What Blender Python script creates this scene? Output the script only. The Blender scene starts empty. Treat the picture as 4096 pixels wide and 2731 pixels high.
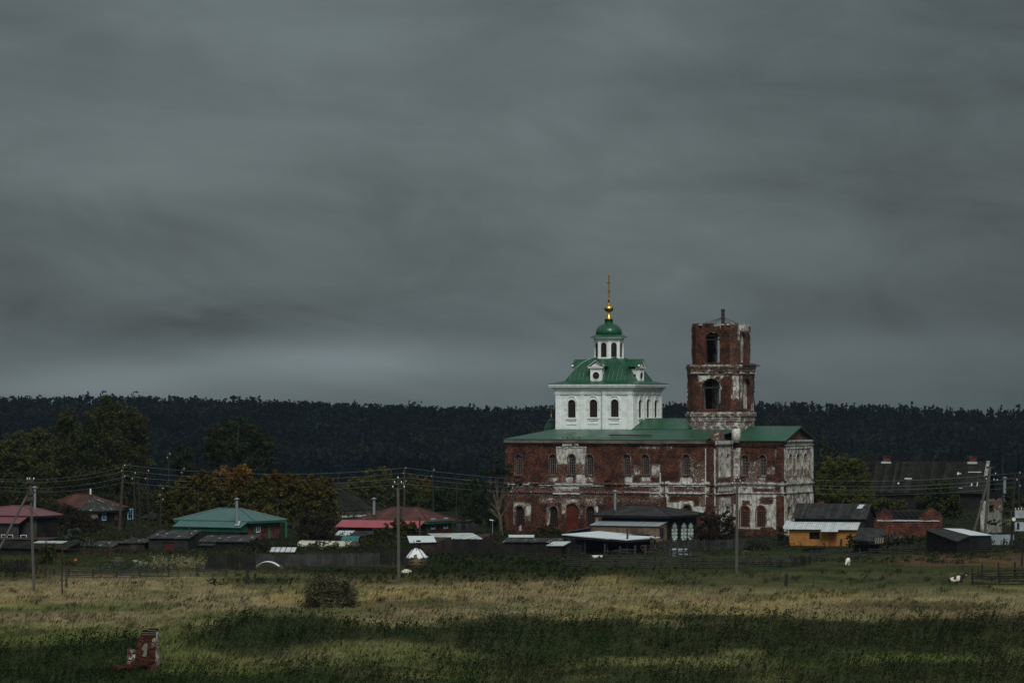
import bpy, bmesh, math, random
import numpy as np
from mathutils import Vector, Matrix
from mathutils.geometry import delaunay_2d_cdt
R = math.radians
S = bpy.context.scene
C = S.collection
# ------------------------------------------------------------------ camera, world, sun, exposure
FPX, YH, CH = 15360.0, 1600.0, 18.0     # focal length in photo pixels, horizon row, eye height (m)
cam = bpy.data.cameras.new('camera'); co = bpy.data.objects.new('camera', cam); C.objects.link(co)
co.location = (0, 0, CH); co.rotation_euler = (R(90), 0, 0)
cam.sensor_width = 36; cam.lens = 36*FPX/4096; cam.shift_y = (YH-1365.5)/4096
cam.clip_start = 1; cam.clip_end = 20000
S.camera = co
S.view_settings.view_transform = 'Standard'; S.view_settings.look = 'None'
S.view_settings.exposure = 0; S.view_settings.gamma = 1
S.render.resolution_x = 1024; S.render.resolution_y = 682
try:
    S.cycles.max_bounces = 5; S.cycles.diffuse_bounces = 2; S.cycles.glossy_bounces = 2
    S.cycles.transmission_bounces = 2; S.cycles.transparent_max_bounces = 4; S.cycles.volume_bounces = 0
except Exception: pass

class NT:
    """small node-tree helper"""
    def __init__(s, tree): s.t = tree; s.n = tree.nodes; s.l = tree.links
    def node(s, typ, **kw):
        nd = s.n.new(typ)
        for k, v in kw.items(): setattr(nd, k, v)
        return nd
    def put(s, sock, v):
        if hasattr(v, 'is_output'): s.l.new(v, sock)
        else: sock.default_value = v
    def math(s, op, a, b=0.0, c=0.0, clamp=False):
        nd = s.node('ShaderNodeMath', operation=op, use_clamp=clamp)
        s.put(nd.inputs[0], a); s.put(nd.inputs[1], b)
        if op in ('MULTIPLY_ADD', 'WRAP', 'COMPARE', 'SMOOTH_MIN'): s.put(nd.inputs[2], c)
        return nd.outputs[0]
    def ramp(s, x, a, b, lo=0.0, hi=1.0):
        nd = s.node('ShaderNodeMapRange', interpolation_type='SMOOTHSTEP')
        s.put(nd.inputs[0], x); s.put(nd.inputs[1], a); s.put(nd.inputs[2], b); s.put(nd.inputs[3], lo); s.put(nd.inputs[4], hi)
        return nd.outputs[0]
    def mix(s, f, a, b, blend='MIX'):
        nd = s.node('ShaderNodeMix', data_type='RGBA', blend_type=blend)
        s.put(nd.inputs[0], f); s.put(nd.inputs[6], a if hasattr(a, 'is_output') else (*a[:3], 1)); s.put(nd.inputs[7], b if hasattr(b, 'is_output') else (*b[:3], 1))
        return nd.outputs[2]
    def noise(s, vec, scale, detail=4.0, rough=0.55, dist=0.0):
        nd = s.node('ShaderNodeTexNoise')
        if vec is not None: s.put(nd.inputs['Vector'], vec)
        nd.inputs['Scale'].default_value = scale; nd.inputs['Detail'].default_value = detail
        nd.inputs['Roughness'].default_value = rough; nd.inputs['Distortion'].default_value = dist
        return nd.outputs[0]
    def comb(s, x, y, z=0.0):
        nd = s.node('ShaderNodeCombineXYZ'); s.put(nd.inputs[0], x); s.put(nd.inputs[1], y); s.put(nd.inputs[2], z); return nd.outputs[0]
    def sep(s, v):
        nd = s.node('ShaderNodeSeparateXYZ'); s.put(nd.inputs[0], v); return nd.outputs
    def white(s, x, seed=0.0):
        nd = s.node('ShaderNodeTexWhiteNoise', noise_dimensions='2D'); s.put(nd.inputs['Vector'], s.comb(x, seed)); return nd.outputs[0]

SUN_EL, SUN_AZ = R(48), R(170)      # brighter part of the overcast: high, behind the camera, slightly left
w = bpy.data.worlds.new('World'); S.world = w; w.use_nodes = True
g = NT(w.node_tree); g.n.clear()
sky = g.node('ShaderNodeTexSky', sky_type='NISHITA', sun_disc=False, sun_elevation=SUN_EL, sun_rotation=SUN_AZ)
sky.air_density = 1.0; sky.dust_density = 3.0; sky.altitude = 200
dirv = g.node('ShaderNodeTexCoord').outputs['Generated']
dx, dy, dz = g.sep(dirv)
az = g.math('ARCTAN2', dx, dy)
# cloud deck: long flat rolls low over the forest, heavier overhead
cv = g.comb(g.math('MULTIPLY_ADD', az, 5.5, g.math('MULTIPLY', dz, 5.0)), g.math('MULTIPLY', dz, 20.0), g.math('MULTIPLY', dy, 0.8))
n1 = g.noise(cv, 1.5, 6.0, 0.55, 0.35)
cv2 = g.comb(g.math('MULTIPLY_ADD', az, 20.0, g.math('MULTIPLY', dz, 10.0)), g.math('MULTIPLY', dz, 44.0), 3.7)
n2 = g.noise(cv2, 1.2, 7.0, 0.56, 0.7)
cl = g.math('ADD', g.math('MULTIPLY', g.math('SUBTRACT', n1, 0.5), 1.25), g.math('MULTIPLY', g.math('SUBTRACT', n2, 0.5), 0.8))
# broad bands of the deck by elevation (dz): a pale strip above the hill, a dark roll, paler again, then the dark base higher up
def bump(c, wd): return g.math('SUBTRACT', 1.0, g.ramp(g.math('ABSOLUTE', g.math('SUBTRACT', g.math('MULTIPLY_ADD', az, 0.03, g.math('MULTIPLY_ADD', g.math('SUBTRACT', n1, 0.5), 0.03, dz)), c)), 0.0, wd))
band = g.math('ADD', g.math('MULTIPLY', bump(0.012, 0.014), 0.12), g.math('MULTIPLY', bump(0.068, 0.026), 0.14))
band = g.math('ADD', band, g.math('MULTIPLY', bump(0.034, 0.016), -0.10))
band = g.math('ADD', band, g.math('MULTIPLY', bump(0.100, 0.022), 0.08))
side = g.math('MULTIPLY', g.ramp(g.math('ABSOLUTE', g.math('ADD', az, 0.03)), 0.04, 0.17), -0.22)
def puff(a0, z0, ra, rz, amp):
    wob = g.math('MULTIPLY', g.math('SUBTRACT', n2, 0.5), 1.6)
    d2 = g.math('ADD', g.math('POWER', g.math('DIVIDE', g.math('SUBTRACT', az, a0), ra), 2.0), g.math('POWER', g.math('DIVIDE', g.math('SUBTRACT', dz, z0), rz), 2.0))
    return g.math('MULTIPLY', g.math('EXPONENT', g.math('MULTIPLY', g.math('ADD', d2, wob), -1.0)), amp)
for q_ in [(-0.088, 0.066, 0.05, 0.012, 0.16), (-0.125, 0.003, 0.03, 0.0035, 0.36), (-0.10, 0.006, 0.028, 0.006, 0.44), (-0.055, 0.0095, 0.026, 0.005, 0.36), (-0.04, 0.010, 0.04, 0.005, 0.26), (0.09, 0.012, 0.05, 0.006, 0.18), (-0.10, 0.022, 0.07, 0.007, -0.22), (-0.015, 0.008, 0.045, 0.006, 0.14), (0.02, 0.052, 0.06, 0.006, -0.10), (-0.03, 0.092, 0.08, 0.010, 0.10), (0.09, 0.036, 0.05, 0.006, 0.09), (-0.11, 0.044, 0.05, 0.007, -0.10), (0.075, 0.008, 0.05, 0.007, 0.06), (0.1, 0.085, 0.05, 0.01, -0.1)]: side = g.math('ADD', side, puff(*q_))
val = g.math('ADD', g.math('ADD', g.math('MULTIPLY', cl, 0.75), g.math('MULTIPLY', band, 0.5)), g.math('ADD', side, 1.0), clamp=False)
val = g.math('MAXIMUM', val, 0.35)
# the storm front is dark over the forest, the sky overhead and behind the camera is brighter
open_ = g.math('ADD', g.ramp(dz, 0.10, 0.75), g.math('MULTIPLY', g.ramp(dy, 0.3, -0.8), 0.9))
gain = g.math('MULTIPLY_ADD', open_, 1.9, 1.0)
lum = g.math('MULTIPLY', val, gain)
cloud = g.mix(1.0, (0.107, 0.131, 0.134), g.comb(lum, lum, lum), 'MULTIPLY')
low = g.ramp(dz, 0.0, -0.02)
cloud = g.mix(low, cloud, (0.06, 0.07, 0.06))
skyc = g.mix(1.0, sky.outputs[0], (0.09, 0.09, 0.09), 'MULTIPLY')     # sky texture at strength 0.09 behind the deck
col = g.mix(0.96, skyc, cloud)
bg = g.node('ShaderNodeBackground'); g.put(bg.inputs[0], col); bg.inputs[1].default_value = 1.0
wo = g.node('ShaderNodeOutputWorld'); g.l.new(bg.outputs[0], wo.inputs[0])

sl = bpy.data.lights.new('sun', 'SUN'); so = bpy.data.objects.new('sun', sl); C.objects.link(so)
sl.energy = 2.0; sl.angle = R(25); sl.color = (1.0, 0.97, 0.92)
# azimuth measured clockwise from +Y
so.rotation_euler = Vector((math.sin(SUN_AZ)*math.cos(SUN_EL), math.cos(SUN_AZ)*math.cos(SUN_EL), math.sin(SUN_EL))).to_track_quat('Z', 'Y').to_euler()
so.location = (0, -50, 120)

# ------------------------------------------------------------------ numeric helpers
def vnoise(x, y, seed=0):
    x = np.asarray(x, float); y = np.asarray(y, float)
    xi = np.floor(x).astype(np.int64); yi = np.floor(y).astype(np.int64)
    fx = x-xi; fy = y-yi; fx = fx*fx*(3-2*fx); fy = fy*fy*(3-2*fy)
    def h(a, b):
        n = (a*374761393 + b*668265263 + seed*1442695041) & 0xffffffff
        n = ((n ^ (n >> 13))*1274126177) & 0xffffffff
        return ((n ^ (n >> 16)) & 0xffff)/65535.0
    return (h(xi, yi)*(1-fx)+h(xi+1, yi)*fx)*(1-fy) + (h(xi, yi+1)*(1-fx)+h(xi+1, yi+1)*fx)*fy
def fbm(x, y, seed=0, o=4):
    s = 0; a = .5; t = 0
    for i in range(o):
        s = s + a*vnoise(np.asarray(x)*2**i, np.asarray(y)*2**i, seed+i*7); t += a; a *= .5
    return s/t
def sst(x, a, b):
    t = np.clip((np.asarray(x, float)-a)/(b-a), 0, 1); return t*t*(3-2*t)
def gz(x, y):
    """height of the ground"""
    x = np.asarray(x, float); y = np.asarray(y, float)
    k = x/np.maximum(y, 50.0)
    near = 0.55*(fbm(x/22+3, y/34, 5, 3)-.5) + 0.22*(fbm(x/5, y/9, 8, 2)-.5)
    z = near*sst(y, 120, 200)*(1-sst(y, 430, 470))
    z = z - 20*sst(y, 640, 1150)
    crest = 5.0 - 4.5*sst(k, -.09, -.01) + 1.2*sst(k, .02, .06) - 3.4*sst(k, .06, .14) + 4*(fbm(x/70, y/300, 3, 3)-.5)
    z = z + (20+crest)*sst(y, 1250, 2000)**1.2
    z = z - 30*sst(y, 2150, 4200)
    return z
def gzf(x, y): return float(gz(x, y))
def G(px, py):
    """where the sight line through photo pixel (px,py) meets the ground"""
    D = CH*FPX/(py-YH)
    for _ in range(6): D = (CH-gzf((px-2048)/FPX*D, D))*FPX/(py-YH)
    x = (px-2048)/FPX*D
    return Vector((x, D, gzf(x, D)))
def DG(py): return CH*FPX/(py-YH)
def W(px, py, D): return Vector(((px-2048)/FPX*D, D, CH+(YH-py)/FPX*D))

# ------------------------------------------------------------------ objects
def tag(o, label=None, cat=None, group=None, kind=None):
    if label: o['label'] = label
    if cat: o['category'] = cat
    if group: o['group'] = group
    if kind: o['kind'] = kind
    return o
def thing(name, label, cat, loc=(0, 0, 0), rot=0.0, group=None):
    o = bpy.data.objects.new(name, None); C.objects.link(o)
    o.location = loc; o.rotation_euler = (0, 0, rot); o.empty_display_size = .5
    return tag(o, label, cat, group)
def copy_tree(o, parent=None):
    c = o.copy(); C.objects.link(c); c.parent = parent
    for ch in list(o.children): copy_tree(ch, c)
    return c
def link_mesh(name, me, parent=None):
    o = bpy.data.objects.new(name, me); C.objects.link(o)
    if parent is not None: o.parent = parent
    return o
def auto_uv(me):
    """planar UVs in metres: u along the face's level direction, v up its slope"""
    n = len(me.polygons)
    if not n: return
    nl = len(me.loops)
    nor = np.empty(n*3); me.polygons.foreach_get('normal', nor); nor = nor.reshape(-1, 3)
    tot = np.empty(n, np.int32); me.polygons.foreach_get('loop_total', tot)
    vi = np.empty(nl, np.int32); me.loops.foreach_get('vertex_index', vi)
    co_ = np.empty(len(me.vertices)*3); me.vertices.foreach_get('co', co_); co_ = co_.reshape(-1, 3)
    e1 = np.stack([-nor[:, 1], nor[:, 0], np.zeros(n)], 1)
    ln = np.linalg.norm(e1, axis=1); fl = ln < .02
    e1[fl] = (1, 0, 0); ln[fl] = 1; e1 /= ln[:, None]
    e2 = np.cross(nor, e1)
    pi = np.repeat(np.arange(n), tot)
    P = co_[vi]
    uv = np.stack([(P*e1[pi]).sum(1), (P*e2[pi]).sum(1)], 1)
    lay = me.uv_layers.new(name='metric'); lay.data.foreach_set('uv', uv.ravel())
class MB:
    def __init__(s): s.v = []; s.f = []; s.attr = None
    def add(s, vs, fs):
        b = len(s.v); s.v += [tuple(p) for p in vs]; s.f += [tuple(i+b for i in f) for f in fs]; return s
    def box(s, x0, x1, y0, y1, z0, z1):
        return s.add([(x0,y0,z0),(x1,y0,z0),(x1,y1,z0),(x0,y1,z0),(x0,y0,z1),(x1,y0,z1),(x1,y1,z1),(x0,y1,z1)],
              [(0,3,2,1),(4,5,6,7),(0,1,5,4),(1,2,6,5),(2,3,7,6),(3,0,4,7)])
    def fbox(s, F, s0, s1, z0, z1, d0, d1):
        p = [F(a, b, c) for c in (d0, d1) for b in (z0, z1) for a in (s0, s1)]
        return s.add(p, [(0,1,3,2),(4,6,7,5),(0,4,5,1),(2,3,7,6),(0,2,6,4),(1,5,7,3)])
    def fprism(s, F, pts, d0, d1):
        """polygon pts (s,z) on face F extruded from depth d0 to d1"""
        n = len(pts); p = [F(a, b, d0) for a, b in pts]+[F(a, b, d1) for a, b in pts]
        return s.add(p, [tuple(range(n)), tuple(range(2*n-1, n-1, -1))]+[(i, (i+1) % n, n+(i+1) % n, n+i) for i in range(n)])
    def hexa(s, bot, top):
        n = len(bot)
        return s.add(list(bot)+list(top), [tuple(range(n-1, -1, -1)), tuple(range(n, 2*n))]+[(i, (i+1) % n, n+(i+1) % n, n+i) for i in range(n)])
    def slab(s, q, t):
        return s.hexa([(p[0], p[1], p[2]-t) for p in q], q)
    def tube(s, pts, r, n=6, r2=None, cap=True):
        pts = [Vector(p) for p in pts]; m = len(pts)
        rr = r if isinstance(r, (list, tuple)) else [r+(((r2 if r2 is not None else r)-r)*i/(m-1)) for i in range(m)]
        rings = []
        for i, p in enumerate(pts):
            d = (pts[min(i+1, m-1)]-pts[max(i-1, 0)]).normalized()
            a = d.cross(Vector((0, 0, 1)) if abs(d.z) < .9 else Vector((0, 1, 0))).normalized(); b = d.cross(a)
            rings.append([p+(a*math.cos(t)+b*math.sin(t))*rr[i] for t in [2*math.pi*j/n for j in range(n)]])
        fs = [(i*n+j, i*n+(j+1) % n, (i+1)*n+(j+1) % n, (i+1)*n+j) for i in range(m-1) for j in range(n)]
        if cap: fs += [tuple(range(n-1, -1, -1)), tuple(range((m-1)*n, m*n))]
        return s.add([q for r_ in rings for q in r_], fs)
    def lathe(s, c, prof, n=16, a0=0.0, rib=0):
        """prof: (radius, z) list round the vertical axis at c"""
        vs = []; m = len(prof)
        for r_, z in prof:
            for j in range(n):
                t = a0+2*math.pi*j/n; vs.append((c[0]+math.cos(t)*r_, c[1]+math.sin(t)*r_, c[2]+z))
        fs = [(i*n+j, i*n+(j+1) % n, (i+1)*n+(j+1) % n, (i+1)*n+j) for i in range(m-1) for j in range(n)]
        fs += [tuple(range(n-1, -1, -1)), tuple(range((m-1)*n, m*n))]
        return s.add(vs, fs)
    def build(s, name, mat, parent=None, smooth=False, fix=True, bevel=0):
        me = bpy.data.meshes.new(name); me.from_pydata(s.v, [], s.f)
        bm = bmesh.new(); bm.from_mesh(me)
        if fix: bmesh.ops.recalc_face_normals(bm, faces=bm.faces)
        bm.to_mesh(me); bm.free()
        if smooth: me.polygons.foreach_set('use_smooth', [True]*len(me.polygons))
        auto_uv(me); me.materials.append(mat); me.update()
        return link_mesh(name, me, parent)
def np_mesh(name, V, Fc, mat, col=None, parent=None, smooth=False):
    """fast mesh from arrays; Fc (M,k); col per-vertex rgb"""
    me = bpy.data.meshes.new(name); nv = len(V); m, k = Fc.shape
    me.vertices.add(nv); me.vertices.foreach_set('co', np.ascontiguousarray(V, np.float32).ravel())
    me.loops.add(m*k); me.loops.foreach_set('vertex_index', np.ascontiguousarray(Fc, np.int32).ravel())
    me.polygons.add(m); me.polygons.foreach_set('loop_start', np.arange(0, m*k, k, dtype=np.int32))
    if smooth: me.polygons.foreach_set('use_smooth', np.ones(m, bool))
    me.update(calc_edges=True)
    if col is not None:
        a = me.attributes.new('tint', 'FLOAT_COLOR', 'POINT')
        cc = np.ones((nv, 4), np.float32); cc[:, :3] = col; a.data.foreach_set('color', cc.ravel())
    me.materials.append(mat)
    return link_mesh(name, me, parent)

class Fr:
    """local frame: u along the front, v away from the camera; rotated clockwise by th degrees"""
    def __init__(s, px, D, th, z=None):
        s.th = R(th); s.c = math.cos(s.th); s.s = math.sin(s.th)
        s.x = (px-2048)/FPX*D; s.y = D; s.z = gzf(s.x, D) if z is None else z
        s.loc = (s.x, s.y, s.z); s.rot = -s.th
    def U(s, px, v=0.0):
        k = (px-2048)/FPX; return (k*(s.y+v*s.c)-s.x-v*s.s)/(s.c+k*s.s)
    def V(s, px, u=0.0):
        k = (px-2048)/FPX; return (k*(s.y-u*s.s)-s.x-u*s.c)/(s.s-k*s.c)
    def Z(s, py, u=0.0, v=0.0):
        return CH+(YH-py)/FPX*(s.y-u*s.s+v*s.c)-s.z
    def world(s, u, v, z=0.0):
        return Vector((s.x+u*s.c+v*s.s, s.y-u*s.s+v*s.c, s.z+z))
def front(v0): return lambda a, z, d: (a, v0-d, z)      # face seen from the camera, d = outward
def side(u0): return lambda a, z, d: (u0+d, a, z)       # right-hand end face, d = outward
def back(v0): return lambda a, z, d: (a, v0+d, z)
def lside(u0): return lambda a, z, d: (u0-d, a, z)
def arch_pts(cx, z0, z1, w_, n=10):
    """outline of a round-headed opening, z1 = crown"""
    r = w_/2; zs = z1-r
    return [(cx-r, z0), (cx+r, z0)]+[(cx+r*math.cos(t), zs+r*math.sin(t)) for t in [math.pi*i/n for i in range(n+1)]]
def rect_pts(a, b, z0, z1): return [(a, z0), (b, z0), (b, z1), (a, z1)]
def inside(p, poly):
    x, y = p; r = False; j = len(poly)-1
    for i in range(len(poly)):
        xi, yi = poly[i]; xj, yj = poly[j]
        if (yi > y) != (yj > y) and x < (xj-xi)*(y-yi)/(yj-yi)+xi: r = not r
        j = i
    return r
def wall(name, F, outline, holes, thick, mat, parent, step=0.5, plaster=None, back_face=True):
    """wall with real openings; F(s,z,d); plaster(s,z)->0..1 written to a point attribute"""
    xs = [p[0] for p in outline]; zs = [p[1] for p in outline]
    pts = []; edges = []
    def ring(poly):
        b = len(pts); pts.extend(Vector(p) for p in poly); n = len(poly)
        edges.extend((b+i, b+(i+1) % n) for i in range(n))
    ring(outline)
    for h in holes: ring(h)
    rg = random.Random(3)
    if plaster:
        z = min(zs)+step/2
        while z < max(zs):
            x = min(xs)+step/2
            while x < max(xs):
                q = (x+rg.uniform(-.12, .12)*step, z+rg.uniform(-.12, .12)*step)
                if inside(q, outline) and not any(inside(q, h) for h in holes): pts.append(Vector(q))
                x += step
            z += step
    vo, eo, fo, *_ = delaunay_2d_cdt(pts, edges, [], 0, 1e-5)
    keep = []
    for f in fo:
        cxy = (sum(vo[i].x for i in f)/len(f), sum(vo[i].y for i in f)/len(f))
        if inside(cxy, outline) and not any(inside(cxy, h) for h in holes): keep.append(tuple(f))
    n = len(vo)
    V_ = [F(p.x, p.y, 0) for p in vo]; fs = list(keep)
    V_ += [F(p.x, p.y, -thick) for p in vo]
    if back_face: fs += [tuple(i+n for i in reversed(f)) for f in keep]
    cnt = {}
    for f in keep:
        for i in range(len(f)):
            e = (f[i], f[(i+1) % len(f)]); cnt[tuple(sorted(e))] = cnt.get(tuple(sorted(e)), []) + [e]
    for k_, l in cnt.items():
        if len(l) == 1: a, b = l[0]; fs.append((b, a, a+n, b+n))
    me = bpy.data.meshes.new(name); me.from_pydata(V_, [], fs)
    bm = bmesh.new(); bm.from_mesh(me)
    if back_face: bmesh.ops.recalc_face_normals(bm, faces=bm.faces)
    bm.to_mesh(me); bm.free()
    if plaster:
        a = me.attributes.new('plaster', 'FLOAT', 'POINT')
        pv = [plaster(p.x, p.y) for p in vo]
        a.data.foreach_set('value', pv+pv)
    auto_uv(me); me.materials.append(mat); me.update()
    return link_mesh(name, me, parent)

# ------------------------------------------------------------------ materials
MATS = {}
def mat_base(name, rough=.8, spec=.3, metal=0.0):
    m = bpy.data.materials.new(name); m.use_nodes = True; t = NT(m.node_tree)
    b = t.n['Principled BSDF']; b.inputs['Roughness'].default_value = rough
    b.inputs['Specular IOR Level'].default_value = spec; b.inputs['Metallic'].default_value = metal
    MATS[name] = m
    return m, t, b
def bump_to(t, b, h, dist=.02, strength=.6):
    nd = t.node('ShaderNodeBump'); nd.inputs['Distance'].default_value = dist; nd.inputs['Strength'].default_value = strength
    t.put(nd.inputs['Height'], h); t.l.new(nd.outputs[0], b.inputs['Normal'])
def uvs(t):
    uv = t.node('ShaderNodeUVMap', uv_map='metric').outputs[0]; s_ = t.sep(uv); return uv, s_[0], s_[1]
def mat_plain(name, col, rough=.8, var=.25, scale=3.0, spec=.3, metal=0.0):
    m, t, b = mat_base(name, rough, spec, metal)
    oc = t.node('ShaderNodeTexCoord').outputs['Object']
    n = t.noise(oc, scale, 5)
    f = t.ramp(n, .3, .7, 1-var, 1+var)
    t.put(b.inputs['Base Color'], t.mix(1.0, col, t.comb(f, f, f), 'MULTIPLY'))
    return m
def mat_boards(name, col, col2, wd=.16, horiz=False, rough=.85, gap=.12, contrast=.45):
    m, t, b = mat_base(name, rough, .15)
    uv, u, v = uvs(t)
    if horiz: u, v = v, u
    q = t.math('DIVIDE', u, wd); i = t.math('FLOOR', q); fr = t.math('FRACT', q)
    r = t.white(i, 3.3)
    st = t.noise(t.comb(t.math('MULTIPLY', u, 14.0), t.math('ADD', t.math('MULTIPLY', v, .9), t.math('MULTIPLY', r, 40.0))), 1.0, 5)
    big = t.noise(t.comb(u, v, 5.0), .6, 3)
    f = t.math('ADD', t.math('MULTIPLY', r, .5), t.math('MULTIPLY', t.ramp(st, .3, .7), .5))
    c = t.mix(f, col, col2)
    k = t.math('MULTIPLY', t.ramp(big, .3, .7, 1-contrast, 1+contrast*.7), t.ramp(t.math('ABSOLUTE', t.math('SUBTRACT', fr, .5)), .5-gap, .5, 1.0, .3))
    t.put(b.inputs['Base Color'], t.mix(1.0, c, t.comb(k, k, k), 'MULTIPLY'))
    h = t.math('ADD', t.ramp(t.math('ABSOLUTE', t.math('SUBTRACT', fr, .5)), .25 if horiz else .42, .5, 1.0, 0.0), t.math('MULTIPLY', st, .2))
    bump_to(t, b, h, .05 if horiz else .02)
    return m
def mat_sheet(name, col, col2, period=.3, rough=.45, spec=.4, metal=0.0, seam=False, blot=.5, blotcol=None, blotlo=.52, rows=0.0, vary=.12, ridge_bright=None):
    """corrugated sheet or standing-seam roofing; waves run up the slope"""
    m, t, b = mat_base(name, rough, spec, metal)
    uv, u, v = uvs(t)
    q = t.math('DIVIDE', u, period); i = t.math('FLOOR', q); fr = t.math('FRACT', q)
    n = t.noise(uv, blot, 6, .6)
    c = t.mix(t.ramp(n, .35, .65), col, col2)
    if blotcol is not None:
        n2 = t.noise(t.comb(t.math('MULTIPLY', u, 1.6), t.math('MULTIPLY', v, .7), 9.0), .9, 6, .65)
        c = t.mix(t.ramp(n2, blotlo, blotlo+.1), c, blotcol)
    rr = t.white(i, 1.7); k = t.math('MULTIPLY_ADD', rr, vary*2, 1-vary)
    if seam:
        d = t.math('ABSOLUTE', t.math('SUBTRACT', fr, .5))
        k = t.math('MULTIPLY', k, t.ramp(d, .36, .46, 1.0, .30)); h = t.ramp(d, .40, .48)
        dist = .04
    else:
        h = t.math('MULTIPLY_ADD', t.math('SINE', t.math('MULTIPLY', q, 2*math.pi)), .5, .5); dist = .04
        k = t.math('MULTIPLY', k, t.ramp(h, 0, 1, .8, 1.1))
    if rows:
        ro = t.math('FRACT', t.math('DIVIDE', v, rows)); k = t.math('MULTIPLY', k, t.ramp(t.math('ABSOLUTE', t.math('SUBTRACT', ro, .5)), .47, .5, 1.0, .72))
    t.put(b.inputs['Base Color'], t.mix(1.0, c, t.comb(k, k, k), 'MULTIPLY'))
    rn = t.ramp(n, .3, .7, rough-.08, min(1, rough+.15)); t.put(b.inputs['Roughness'], rn)
    bump_to(t, b, h, dist, .5)
    return m
def mat_brick(name, brick=(.082, .025, .0145), brick2=(.038, .0135, .0095), mortar=(.30, .25, .21), pl=(.68, .67, .62), pl2=(.27, .26, .215), use_attr=True, amount=0.0, bw=.26, bh=.16):
    m, t, b = mat_base(name, .92, .12)
    uv, u, v = uvs(t)
    bt = t.node('ShaderNodeTexBrick'); bt.offset = .5
    bt.inputs['Scale'].default_value = 1.0; bt.inputs['Mortar Size'].default_value = .012; bt.inputs['Mortar Smooth'].default_value = .3
    bt.inputs['Brick Width'].default_value = bw; bt.inputs['Row Height'].default_value = bh
    t.put(bt.inputs['Vector'], uv); t.put(bt.inputs['Color1'], (*brick, 1)); t.put(bt.inputs['Color2'], (*brick2, 1)); t.put(bt.inputs['Mortar'], (*[x*.55 for x in mortar], 1))
    n = t.noise(uv, .7, 6, .6); nb = t.noise(t.comb(t.math('MULTIPLY', u, 1.5), t.math('MULTIPLY', v, 6.0), 2.0), 1.6, 5, .65)
    fine = t.noise(t.comb(t.math('MULTIPLY', u, 1.6), t.math('MULTIPLY', v, 5.5), 31.0), 2.2, 3, .6)
    c = t.mix(1.0, bt.outputs[0], t.mix(t.ramp(n, .34, .66), (.42, .44, .48), (1.35, 1.22, 1.1)), 'MULTIPLY')
    c = t.mix(1.0, c, t.mix(t.ramp(fine, .36, .64), (.30, .29, .31), (2.1, 2.0, 1.9)), 'MULTIPLY')
    c = t.mix(t.ramp(nb, .52, .64, 0, .75), c, (.045, .020, .016))
    # lime bleeding through in course-like streaks
    sp = t.noise(t.comb(t.math('MULTIPLY', u, 2.6), t.math('MULTIPLY', v, 11.0), 7.0), 1.3, 4, .7)
    att = t.node('ShaderNodeAttribute', attribute_name='plaster').outputs['Fac'] if use_attr else amount
    pn = t.noise(t.comb(u, v, 4.0), 1.35, 7, .62, .35)
    pn2 = t.noise(t.comb(t.math('MULTIPLY', u, 1.0), t.math('MULTIPLY', v, 1.0), 14.0), 5.5, 4, .6)
    e = t.math('ADD', att, t.math('ADD', t.math('MULTIPLY', t.math('SUBTRACT', pn, .5), 1.9), t.math('MULTIPLY', t.math('SUBTRACT', pn2, .5), .55)))
    mask = t.ramp(e, .50, .56)
    sl_ = t.ramp(t.math('ADD', sp, t.math('MULTIPLY', att, .25)), .605, .645, 0, .8)
    c = t.mix(sl_, c, (.36, .31, .27))
    dirt = t.noise(t.comb(t.math('MULTIPLY', u, 2.4), t.math('MULTIPLY', v, .8), 3.0), 1.0, 6, .65)
    pc = t.mix(t.ramp(dirt, .36, .62), pl2, pl)
    crack = t.ramp(t.noise(t.comb(t.math('MULTIPLY', u, 2.0), t.math('MULTIPLY', v, 7.0), 21.0), 1.5, 4, .7), .60, .68, 0, .75)
    pc = t.mix(crack, pc, tuple(x*1.1 for x in brick))
    c = t.mix(mask, c, pc)
    t.put(b.inputs['Base Color'], c)
    h = t.math('ADD', t.math('MULTIPLY', mask, 1.0), t.math('ADD', t.math('MULTIPLY', bt.outputs['Fac'], -.3), t.math('MULTIPLY', nb, .4)))
    bump_to(t, b, h, .05, .8)
    return m
def mat_leaf(name, col=None, rough=.7, trans=.3):
    m, t, b = mat_base(name, rough, .05)
    if col is None: src = t.node('ShaderNodeAttribute', attribute_name='tint').outputs['Color']
    else: src = (*col, 1)
    t.put(b.inputs['Base Color'], src)
    tr = t.node('ShaderNodeBsdfTranslucent'); t.put(tr.inputs[0], src)
    mx = t.node('ShaderNodeMixShader'); mx.inputs[0].default_value = trans
    t.l.new(b.outputs[0], mx.inputs[1]); t.l.new(tr.outputs[0], mx.inputs[2]); t.l.new(mx.outputs[0], t.n['Material Output'].inputs[0])
    return m
M_brick = mat_brick('church_brick')
M_brick_plain = mat_brick('bare_brick', use_attr=False, amount=-.12)
M_brick_wear = mat_brick('worn_brick', use_attr=False, amount=.30)
M_white_br = mat_brick('limewash_over_brick', use_attr=False, amount=.62)
M_red_brick = mat_brick('orange_brick', brick=(.098, .023, .014), brick2=(.058, .016, .011), use_attr=False, amount=-.12)
M_greybrick = mat_brick('grey_brick', brick=(.16, .15, .14), brick2=(.10, .10, .095), use_attr=False, amount=-.4)
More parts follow.
